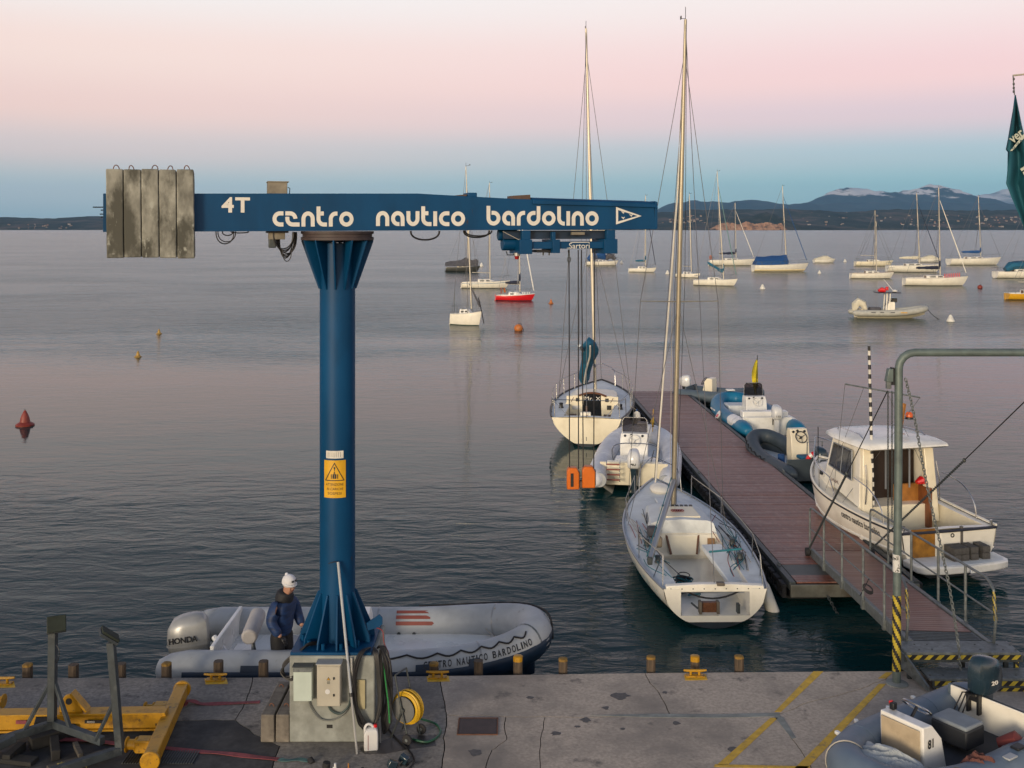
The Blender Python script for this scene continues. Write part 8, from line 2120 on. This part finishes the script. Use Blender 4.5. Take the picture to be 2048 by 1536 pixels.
# =================================================================== BIG INFLATABLE IN FRONT OF THE QUAY
RX, RY = -4.86, 16.62
hrb, path, tb = rib('big_inflatable', 'large white and navy rigid inflatable with black lettering moored along the quay', Vector((RX, RY, 0)), 0.0, 5.50, 2.36, 0.28, 0.30, tube_pale, tz=0.60, hull_mat=navy_rubber, cone=0.45, group='inflatable boats at the quay', floor_z=0.22, xs=0.60, r0=0.55, trans_mat=gel_white, deck_mat=gel_white, ntube=22, band=motor_silver)
N = len(path)
# navy rubbing strake on the outer lower quarter of the tube
def tube_point(i, ang, r_=0.285, P_=path):
    p = P_[i]; d = (P_[min(i + 1, N - 1)] - P_[max(i - 1, 0)]).normalized(); out = -d.cross(Vector((0, 0, 1))).normalized()
    if i == N // 2: out = Vector((1, 0, 0))
    elif out.dot(p - Vector((2.0, 0, p.z))) < 0: out = -out
    return p + (out * math.cos(ang) + Vector((0, 0, 1)) * math.sin(ang)) * r_
rings = [[tube_point(i, R(a), 0.290 if a not in (16, -88) else 0.281) for a in (16, 13, 0, -15, -30, -50, -70, -84, -88)] for i in range(N)]
MB().loft(rings, False, False, open_ring=True).build('navy_strake', navy_rubber, tb, smooth=60)
for k, (i0, i1) in enumerate(((N - 3, N - 2), (N - 7, N - 6), (N - 9, N - 8))):
    rings = []
    for u in range(5):
        t = u / 4
        rings.append([tube_point(i0, R(a), 0.290).lerp(tube_point(i1, R(a), 0.290), 0.2 + 0.5 * t) for a in (34, 24, 14)])
    MB().loft(rings, False, False, open_ring=True).build('navy_patch', navy_rubber, tb)
grab_line(tb, path, 0.28, N - 12, N - 4, rope_dark, 0.014, 1.15, 0.07); grab_line(tb, path, 0.28, 5, 12, rope_dark, 0.014, 1.25, 0.05)
MB().tube(smooth_path([tube_point(N // 2 - 3, 1.0, 0.30), tube_point(N // 2 - 1, 0.9, 0.31), tube_point(N // 2, 0.6, 0.31), tube_point(N // 2, -0.4, 0.31)], 6), 0.018, 6).build('bow_rope', rope_dark, tb)
rings = [[tube_point(i, R(a), 0.288) for a in (30, 60, 90, 120, 150)] for i in (N // 2 - 1, N // 2, N // 2 + 1)]

rings = [[tube_point(i, R(a), 0.287).lerp(tube_point(i + 1, R(a), 0.287), f) for a in range(-20, 160, 15)] for i, f in ((N // 2 + 2, 0.2), (N // 2 + 2, 0.36))]
MB().loft(rings, False, False, open_ring=True).build('grey_band', galv, tb)
# red grip panels on the inner face of the far tube
for k in range(3):
    a = R(150 - 21 * k)
    for da in (0,):
        pts = []
        for u in range(9):
            x = 2.95 + 0.85 * u / 8; yc = 2.36 / 2 - 0.28
            pts.append([Vector((x, yc - 0.288 * math.cos(R(18 + 20 * k + s)), 0.60 + 0.288 * math.sin(R(18 + 20 * k + s)))) for s in (0, 6, 12)])
        MB().loft(pts, False, False, open_ring=True).build('grip_strip', red_band, tb)
for x in (3.0, 3.25): MB().cyl((x, 0.625, 0.55), (x, 0.612, 0.55), 0.03, n=12).build('valve', galv_dark, tb)
# lettering along the near tube, letter by letter
star = smooth_path([path[i] for i in range(N - 1, N // 2 - 1, -1)], 4)
cum = [0]
for a, b in zip(star, star[1:]): cum.append(cum[-1] + (b - a).length)
def along(s):
    for k in range(len(star) - 1):
        if cum[k] <= s <= cum[k + 1]:
            f = (s - cum[k]) / (cum[k + 1] - cum[k]); d = (star[k + 1] - star[k]).normalized()
            if 0 < k < len(star) - 2: d = (d * 1 + ((star[k + 2] - star[k + 1]).normalized() * f + (star[k] - star[k - 1]).normalized() * (1 - f)) * 0.6).normalized()
            return star[k].lerp(star[k + 1], f), d
    return star[-1], (star[-1] - star[-2]).normalized()
body = 'CENTRO NAUTICO BARDOLINO'; s = 3.55; step = 0.0685
verts, faces = [], []
for chx in body:
    if chx != ' ':
        me = text_mesh(chx, 0.145, extrude=0.0, bold=0.0035)
        xs_ = [v.co.x for v in me.vertices]; sx_ = 0.052 / max(0.03, max(xs_) - min(xs_)) if chx not in 'I' else 0.9
        o0 = len(verts)
        for v in me.vertices:
            p, d = along(s + (v.co.x - min(xs_)) * sx_); out = d.cross(Vector((0, 0, 1))).normalized()
            a = R(23) + v.co.y * 0.95 / 0.288
            verts.append(p + (out * math.cos(a) + Vector((0, 0, 1)) * math.sin(a)) * 0.2885)
        for f in me.polygons: faces.append(tuple(o0 + i for i in f.vertices))
        bpy.data.meshes.remove(me)
    s += step * (0.8 if chx == ' ' else (0.55 if chx == 'I' else 1.0))
mb = MB(); mb.add(verts, faces); mb.build('lettering', black_plastic, tb, smooth=0)['kind'] = 'stuff'
# fittings inside
eng = outboard(hrb, Vector((-0.10, 0.0, 0.36)), 1.32, motor_silver, motor_silver, yaw=R(6), letters=[('HONDA', (-0.31, -0.168, 0.27), (1, 0, 0.1), (0, 0, 1), 0.33, 0.07)], lmat=black_plastic, band=motor_silver)
MB().tube([(0.20, -0.20, 0.82), (0.42, -0.38, 0.66), (0.60, -0.42, 0.50)], 0.045, 8).build('steering_arm', motor_white, hrb)
MB().box((0.68, -0.30, 0.50), (0.32, 0.4, 0.38)).build('stern_box', gel_white, hrb, bevel=0.03)
for x, y in ((0.92, -0.30),):
    bst = MB().cyl((0.85, -0.62, 0.97), (0.82, 0.10, 1.07), 0.122, n=18).build('bolster_seat', cushion, hrb, bevel=0.03)
    MB().tube([(x - 0.05, y - 0.2, 0.32), (x - 0.02, y - 0.22, 1.0)], 0.03, 8).build('seat_post', motor_silver, hrb)
    MB().tube([(x + 0.15, y - 0.3, 0.32), (x - 0.05, y - 0.25, 0.98)], 0.015, 6).build('seat_strut', galv_dark, hrb)
MB().extrude([(1.08, -0.55, 0.32), (1.62, -0.55, 0.32), (1.58, -0.55, 0.62), (1.25, -0.55, 0.66), (1.12, -0.55, 0.55)], (0, 0.9, 0)).build('jockey_seat', cushion, hrb, bevel=0.03)
console(hrb, 2.35, 0.1, 0.32, 0.7, 0.5, 0.75, gel_white, screen=False)
MB().extrude([(3.55, -0.30, 0.34), (4.1, -0.30, 0.34), (3.65, -0.30, 0.52), (3.55, -0.30, 0.54)], (0, 0.3, 0)).build('floor_bag', canvas_grey, hrb, bevel=0.02)
MB().tube([(3.3, -0.62, 0.70), (3.9, -0.60, 0.74), (4.5, -0.42, 0.86)], 0.02, 6).build('red_piping', red_band, hrb)
MB().tube([tube_point(9, 2.0, 0.29), tube_point(9, 2.6, 0.29) + Vector((-0.1, 0, -0.2)), Vector((4.7, 0.1, 0.6))], 0.012, 5).build('hanging_line', rope_light, hrb)

# --- person in the inflatable
def skinned(name, joints, edges, mat, parent, levels=2, root=0):
    me = bpy.data.meshes.new(name); bm = bmesh.new()
    lay = bm.verts.layers.skin.verify()
    vs = []
    for i, (co, r_) in enumerate(joints):
        v = bm.verts.new(co); rr_ = r_ if isinstance(r_, tuple) else (r_, r_); v[lay].radius = rr_; v[lay].use_root = (i == root); vs.append(v)
    for a, b in edges: bm.edges.new((vs[a], vs[b]))
    bm.to_mesh(me); bm.free(); me.materials.append(mat)
    o = bpy.data.objects.new(name, me); COL.objects.link(o); o.parent = parent
    sk = o.modifiers.new('skin', 'SKIN'); sk.use_smooth_shade = True; sk.branch_smoothing = 0.6
    ss = o.modifiers.new('smooth', 'SUBSURF'); ss.levels = levels; ss.render_levels = levels
    return o
person = thing('person', 'person in blue padded jacket and white bobble hat standing stooped in the big inflatable', 'person', (-3.50, 15.95, 0.27), R(-30))
PZ = -0.02
J = [((0, 0, .84), (.11, .09)), ((.02, 0, 1.02), (.13, .10)), ((.05, 0, 1.22), (.12, .10)), ((.09, 0, 1.40), (.06, .06)), ((.135, 0, 1.48), (.085, .095)), ((.16, 0, 1.565), (.095, .112)), ((.165, 0, 1.64), (.07, .08)),
     ((.0, .09, .76), .085), ((.03, .10, .46), .062), ((-.01, .11, .10), .045), ((.13, .12, .04), .042),
     ((.0, -.09, .76), .085), ((.02, -.10, .46), .062), ((-.02, -.11, .10), .045), ((.12, -.12, .04), .042),
     ((.05, .18, 1.26), .030), ((.05, .28, 1.04), .035), ((.22, .22, .86), .036),
     ((.05, -.18, 1.26), .030), ((.04, -.28, 1.04), .035), ((.20, -.23, .84), .036), ((.24, 0, 1.52), .022)]
E = [(0, 1), (1, 2), (2, 3), (3, 4), (4, 5), (5, 6), (0, 7), (7, 8), (8, 9), (9, 10), (0, 11), (11, 12), (12, 13), (13, 14), (2, 15), (15, 16), (16, 17), (2, 18), (18, 19), (19, 20), (4, 21)]
skinned('body', J, E, skin, person)
jm = M('jacket_blue', (0.004, 0.026, 0.10), 0.6, var=0.35, vs=7, bump=0.02, bs=7, stretch=(1, 1, 3.5))
skinned('jacket', [((0.0, 0, .72), (.20, .18)), ((.01, 0, .98), (.215, .19)), ((.04, 0, 1.20), (.225, .19)), ((.07, 0, 1.37), (.16, .14)), ((.045, .20, 1.28), .105), ((.05, .28, 1.04), .088), ((.20, .235, .87), .066), ((.045, -.20, 1.28), .105), ((.04, -.28, 1.04), .088), ((.18, -.24, .855), .066)],
        [(0, 1), (1, 2), (2, 3), (2, 4), (4, 5), (5, 6), (2, 7), (7, 8), (8, 9)], jm, person)
skinned('jacket_yoke', [((.045, 0, 1.30), (.235, .195)), ((.08, 0, 1.42), (.18, .16)), ((.10, 0, 1.46), (.105, .105)), ((.045, .20, 1.33), .150), ((.045, -.20, 1.33), .150)], [(0, 1), (1, 2), (0, 3), (0, 4)], M('yoke_black', (0.010, 0.011, 0.016), 0.7), person)
for sy in (1, -1): skinned('trouser_leg', [((0, sy * .055, .86), (.12, .14)), ((.0, sy * .085, .72), .125), ((.025, sy * .10, .46), .10), ((-.01, sy * .11, .10), .085)], [(0, 1), (1, 2), (2, 3)], M('trousers_black', (0.008, 0.008, 0.010), 0.75), person)
for sy, wx, wz_ in ((1, (.22, .22, .86), 0), (-1, (.20, -.23, .84), 0)):
    w = Vector(wx); d = Vector((.09, -.05 * sy, -.11)).normalized(); sd = Vector((0, 1, 0)); dn = d.cross(sd).normalized()
    jt = [(w, .034), (w + d * .055, (.045, .028))]; ed = [(0, 1)]
    for k, (o_, ln) in enumerate(((-.032, .060), (-.011, .070), (.011, .066), (.031, .052))):
        b = len(jt); p0 = w + d * .085 + sd * o_; jt += [(p0, .010), (p0 + d * ln * .55 - dn * .012, .0095), (p0 + d * ln * .85 - dn * .035, .008)]; ed += [(1, b), (b, b + 1), (b + 1, b + 2)]
    b = len(jt); jt += [(w + d * .045 - sd * sy * .045, .011), (w + d * .075 - sd * sy * .062 - dn * .012, .009)]; ed += [(1, b), (b, b + 1)]
    skinned('glove', jt, ed, black_plastic, person, 1)
for sy in (1, -1): MB().ell((.06, sy * .135, .05), (.15, .055, .055), 14, 8).build('boot', black_plastic, person)
hat = MB().ell((.150, 0, 1.605), (.112, .104, .105), 18, 10, Matrix.Rotation(R(18), 3, 'Y')).build('hat', M('knit_white', (0.66, 0.66, 0.68), 0.9, bump=0.006, bs=60), person)
MB().torus((.157, 0, 1.58), 0.100, 0.018, axis=(.3, 0, 1), n=20).build('hat_cuff', MATS['knit_white'], hat)
MB().ell((.10, 0, 1.705), (.026, .026, .022), 10, 6).build('bobble', MATS['knit_white'], hat)
gl = MB()
for sy in (1, -1): gl.ell((.258, sy * .036, 1.625), (.012, .026, .018), 10, 6)
gl.bar((.263, -.012, 1.63), (.263, .012, 1.63), .006, .006); gl.build('sunglasses', window_dark, hat)
for sy in (1, -1): MB().ell((.245, sy * .034, 1.548), (.010, .012, .008), 8, 5).build('eye', black_plastic, person)
MB().ell((.222, 0, 1.475), (.012, .026, .007), 8, 5).build('mouth', M('lips', (0.24, 0.08, 0.07), 0.5), person)

# =================================================================== DINGHY ON THE QUAY
ra = math.atan2(-1.25, -1.85)
qd, path, tb = rib('quay_dinghy', 'grey inflatable dinghy with white console numbered 81 standing on the quay', Vector((6.08, 12.80, QZ + 0.05)), ra, 3.0, 1.75, 0.225, 0.12, M('hypalon_slate', (0.115, 0.16, 0.215), 0.45, var=0.12, vs=3, col2=(0.16, 0.205, 0.26), ms=2.5, mix=(0.48, 0.72)), tz=0.26, hull_mat=tube_grey, cone=0.30, group='inflatable boats on the quay', floor_z=0.22, transom_x=0.35, vhull=False, ntube=22, deck_mat=M('floor_dark', (0.05, 0.05, 0.055), 0.8))
N2 = len(path)
cons = MB().loft([[Vector((1.540, -0.400, 0.16)), Vector((1.540, 0.160, 0.16)), Vector((1.960, 0.160, 0.16)), Vector((1.960, -0.400, 0.16))], [Vector((1.640, -0.400, 0.55)), Vector((1.640, 0.160, 0.55)), Vector((1.980, 0.160, 0.60)), Vector((1.980, -0.400, 0.60))], [Vector((1.820, -0.400, 0.74)), Vector((1.820, 0.160, 0.74)), Vector((1.980, 0.160, 0.75)), Vector((1.980, -0.400, 0.75))]]).build('console', gel_white, qd, bevel=0.012)
MB().extrude([(1.984, -0.370, 0.22), (1.984, 0.130, 0.22), (1.996, 0.130, 0.71), (1.996, -0.370, 0.71)], (0.012, 0, 0)).build('front_panel', M('panel_sand', (0.46, 0.37, 0.25), 0.8, var=0.12, vs=4, col2=(0.30, 0.23, 0.15), ms=3, mix=(0.5, 0.75)), cons, bevel=0.006)
text('81', black_plastic, cons, frame((1.910, 0.170, 0.50), (-1, 0, 0), (0, 0, 1)), 0.1, fit=(0.10, 0.10), extrude=0.001, bold=0.002)
MB().torus((1.640, -0.160, 0.78), 0.16, 0.014, axis=(-0.6, 0, 0.8), n=24, m=6).build('steering_wheel', steel, cons)
MB().tube([(1.770, -0.160, 0.66), (1.640, -0.160, 0.78)], 0.02, 6).build('wheel_column', black_plastic, cons)
MB().box((1.850, -0.320, 0.79), (0.07, 0.06, 0.08)).build('throttle', black_plastic, cons, bevel=0.01)
MB().box((1.850, -0.350, 0.82), (0.05, 0.03, 0.04)).build('kill_switch', hull_red, cons, bevel=0.008)
sb = MB().box((1.02, -0.05, 0.39), (0.36, 0.46, 0.22)).build('seat_box', M('box_charcoal', (0.022, 0.024, 0.028), 0.6), qd, bevel=0.02)
MB().box((1.02, -0.05, 0.515), (0.34, 0.44, 0.05)).build('seat_cushion', M('cushion_blue_grey', (0.22, 0.25, 0.28), 0.7), sb, bevel=0.02)
MB().box((0.36, 0, 0.36), (0.055, 1.12, 0.46)).build('white_transom', gel_ivory, qd, bevel=0.01)
outboard(qd, Vector((0.32, -0.22, 0.50)), 0.92, motor_dark, M('motor_grey', (0.12, 0.14, 0.16), 0.35, metal=0.3), letters=[('20', (-0.02, 0.172, 0.25), (-1, 0.12, 0), (0, 0, 1), 0.12, 0.055)], lmat=letter_white)
def tpt(i, ang, r_=0.23):
    p = path[i]; d = (path[min(i + 1, N2 - 1)] - path[max(i - 1, 0)]).normalized(); out = d.cross(Vector((0, 0, 1))).normalized()
    if i == N2 // 2: out = Vector((1, 0, 0))
    elif out.dot(p - Vector((1.2, 0, p.z))) < 0: out = -out
    return p + (out * math.cos(ang) + Vector((0, 0, 1)) * math.sin(ang)) * r_
for i in range(N2 - 10, N2 - 3, 2): MB().box(tpt(i, 0.75, 0.235), (0.07, 0.05, 0.04), Matrix.Rotation(random.uniform(0, 2), 3, 'Z')).build('rope_holder', gel_white, tb, bevel=0.01)
for i in (3, 5): MB().box(tpt(i, 1.2, 0.232), (0.16, 0.09, 0.02)).build('tube_patch', tube_pale, tb, bevel=0.005)
MB().box(tpt(4, 1.45, 0.235), (0.15, 0.10, 0.03)).build('handle_patch', black_plastic, tb, bevel=0.008)
MB().torus(path[N2 // 2 + 3], 0.232, 0.007, axis=(path[N2 // 2 + 4] - path[N2 // 2 + 2]), n=26, m=5).build('lashing', rope_light, tb)
# crumpled cloths over the bow, each draped as a folded sheet
def cloth(name, label, cx, cy, w, d, base, amp, mat, seed, rz_=0.0):
    n = 26; vs = []
    for j in range(n + 1):
        for i in range(n + 1):
            u, v = i / n * 2 - 1, j / n * 2 - 1
            rr = max(abs(u), abs(v)); p = Vector((u * w * (1 + 0.18 * noise.noise(Vector((u * 2, v * 2, seed)))), v * d * (1 + 0.18 * noise.noise(Vector((v * 2, u * 2, seed + 5)))), 0))
            rdg = abs(noise.noise(Vector((u * 1.9 + v, v * 1.3, seed)))) * 1.5 + 0.25 * abs(noise.noise(Vector((u * 4, v * 3, seed))))
            p.z = base + amp * (1 - rdg) * (1 - 0.5 * rr ** 3) - 0.10 * rr ** 4
            vs.append(Matrix.Rotation(rz_, 3, 'Z') @ p + Vector((cx, cy, 0)))
    mb = MB(); mb.add(vs, [(j * (n + 1) + i, j * (n + 1) + i + 1, (j + 1) * (n + 1) + i + 1, (j + 1) * (n + 1) + i) for j in range(n) for i in range(n)])
    o = mb.build(name, mat, smooth=0); sm_ = o.modifiers.new('soft', 'SMOOTH'); sm_.factor = 0.6; sm_.iterations = 3; so = o.modifiers.new('cloth', 'SOLIDIFY'); so.thickness = 0.006
    o.location = qd.location; o.rotation_euler = (0, 0, ra)
    return tag(o, label, 'cloth')
cloth('tarpaulin', 'crumpled white and grey tarpaulin on the bow of the quay dinghy', 2.38, 0.0, 0.24, 0.42, 0.38, 0.20, M('tarp_white', (0.40, 0.43, 0.44), 0.6, var=0.1), 3.0, 0.2)
cloth('pale_sheet', 'smooth pale grey sheet over the near bow of the quay dinghy', 2.45, 0.52, 0.26, 0.22, 0.45, 0.12, M('sheet_grey', (0.24, 0.28, 0.32), 0.7), 8.0, 0.7)
cloth('khaki_cover', 'khaki canvas beside the pale sheet on the quay dinghy', 2.12, 0.66, 0.16, 0.20, 0.43, 0.14, M('canvas_khaki', (0.20, 0.17, 0.12), 0.85), 12.0, 0.4)
cloth('brown_sack', 'red-brown cloth sack beside the console of the quay dinghy', 1.62, 0.58, 0.18, 0.18, 0.36, 0.22, M('sack_brown', (0.13, 0.05, 0.04), 0.9), 17.0)
o = lumpy([(0.85, 0.35, 0.36), (0.78, 0.5, 0.42), (0.72, 0.62, 0.36)], 0.12, 0.14, 3, sq=0.9).build('red_fuel_bag', M('bag_red', (0.17, 0.03, 0.025), 0.7)); o.location = qd.location; o.rotation_euler = (0, 0, ra); tag(o, 'red bag in the stern of the quay dinghy', 'bag')

# =================================================================== FLAG AT THE RIGHT EDGE
FYD = 12.0
fp = Vector((6.35, FYD, QZ))
fl = thing('flagpole', 'flagpole with gaff arm holding the teal flag', 'flagpole', fp)
MB().tube([(0, 0, 0), (0, 0, 4.0), (0, 0, 8.4)], [0.05, 0.045, 0.035], 10).build('pole', alu, fl)
gz = at_depth(2026, 151, FYD)
MB().tube([Vector((0, 0, 8.12)), gz - fp], 0.012, 6).build('gaff_arm', alu, fl)
fg = thing('teal_flag', 'dark teal flag with pale lettering hanging at the right edge', 'flag', at_depth(2030, 190, FYD))
FO = -Vector(fg.location)
MB().tube([gz, at_depth(2027, 165, FYD), at_depth(2029, 190, FYD)], 0.006, 6).build('halyard', galv_dark, fg, loc=FO)
for py in (158, 168, 176, 183): MB().ell(at_depth(2027.5, py, FYD), (0.013, 0.013, 0.018), 8, 6).build('snap_hook', galv_dark, fg, loc=FO)
rows = []
Lf = [(190, 2030, 2031), (215, 2027, 2036), (250, 2021, 2043), (280, 2016, 2050), (299, 2012, 2056), (304, 2016, 2060), (340, 2015, 2066), (367, 2012, 2070), (395, 2023, 2074), (425, 2036, 2078), (460, 2050, 2084)]
for py, x0, x1 in Lf:
    row = []
    for k in range(13):
        t = k / 12; px = x0 + (x1 - x0) * t
        row.append(at_depth(px, py, FYD + 0.10 * math.sin(t * 9 + py * 0.012) * min(1, (py - 180) / 60)))
    rows.append(row)
fo = MB().loft(rows, False, False, open_ring=True).build('cloth', flag_teal, fg, loc=FO, smooth=70)
so = fo.modifiers.new('cloth', 'SOLIDIFY'); so.thickness = 0.004
fpale = M('flag_pale', (0.42, 0.45, 0.38), 0.8)
MB().extrude([at_depth(2020, 302, FYD - 0.13), at_depth(2024, 302, FYD - 0.13), at_depth(2050, 274, FYD - 0.13), at_depth(2047, 268, FYD - 0.13)], (0, -0.004, 0)).build('flag_band', fpale, fg, loc=FO)
text('ver', fpale, fg, frame(at_depth(2026, 288, FYD - 0.135) + FO, Vector((0.80, 0, 0.62)), Vector((-0.62, 0, 0.80))), 0.1, fit=(0.17, 0.075), bold=0.002)
text('O  D A', flag_teal, fg, frame(at_depth(2026, 299, FYD - 0.140) + FO, Vector((0.72, 0, 0.72)), Vector((-0.72, 0, 0.72))), 0.1, fit=(0.15, 0.018))
text('la', fpale, fg, frame(at_depth(2040, 338, FYD - 0.135) + FO, Vector((0.55, 0, -0.84)), Vector((0.84, 0, 0.55))), 0.1, fit=(0.15, 0.075), bold=0.002)

# =================================================================== EVENING AIR OVER THE LAKE
hz = MB(); hz.box((0, 18200, 748), (90000, 36700, 1502)); 
hm = bpy.data.materials.new('haze_air'); hm.use_nodes = True
hn = hm.node_tree; hn.nodes.clear()
ho = hn.nodes.new('ShaderNodeOutputMaterial'); hv = hn.nodes.new('ShaderNodeVolumePrincipled')
hv.inputs['Color'].default_value = (0.28, 0.58, 0.95, 1); hv.inputs['Density'].default_value = 2.3e-5; hv.inputs['Anisotropy'].default_value = 0.0
hn.links.new(hv.outputs[0], ho.inputs['Volume'])
ho_ = hz.build('haze', hm, smooth=0); tag(ho_, 'thin blue evening haze over the lake and far shore', 'haze', kind='stuff')
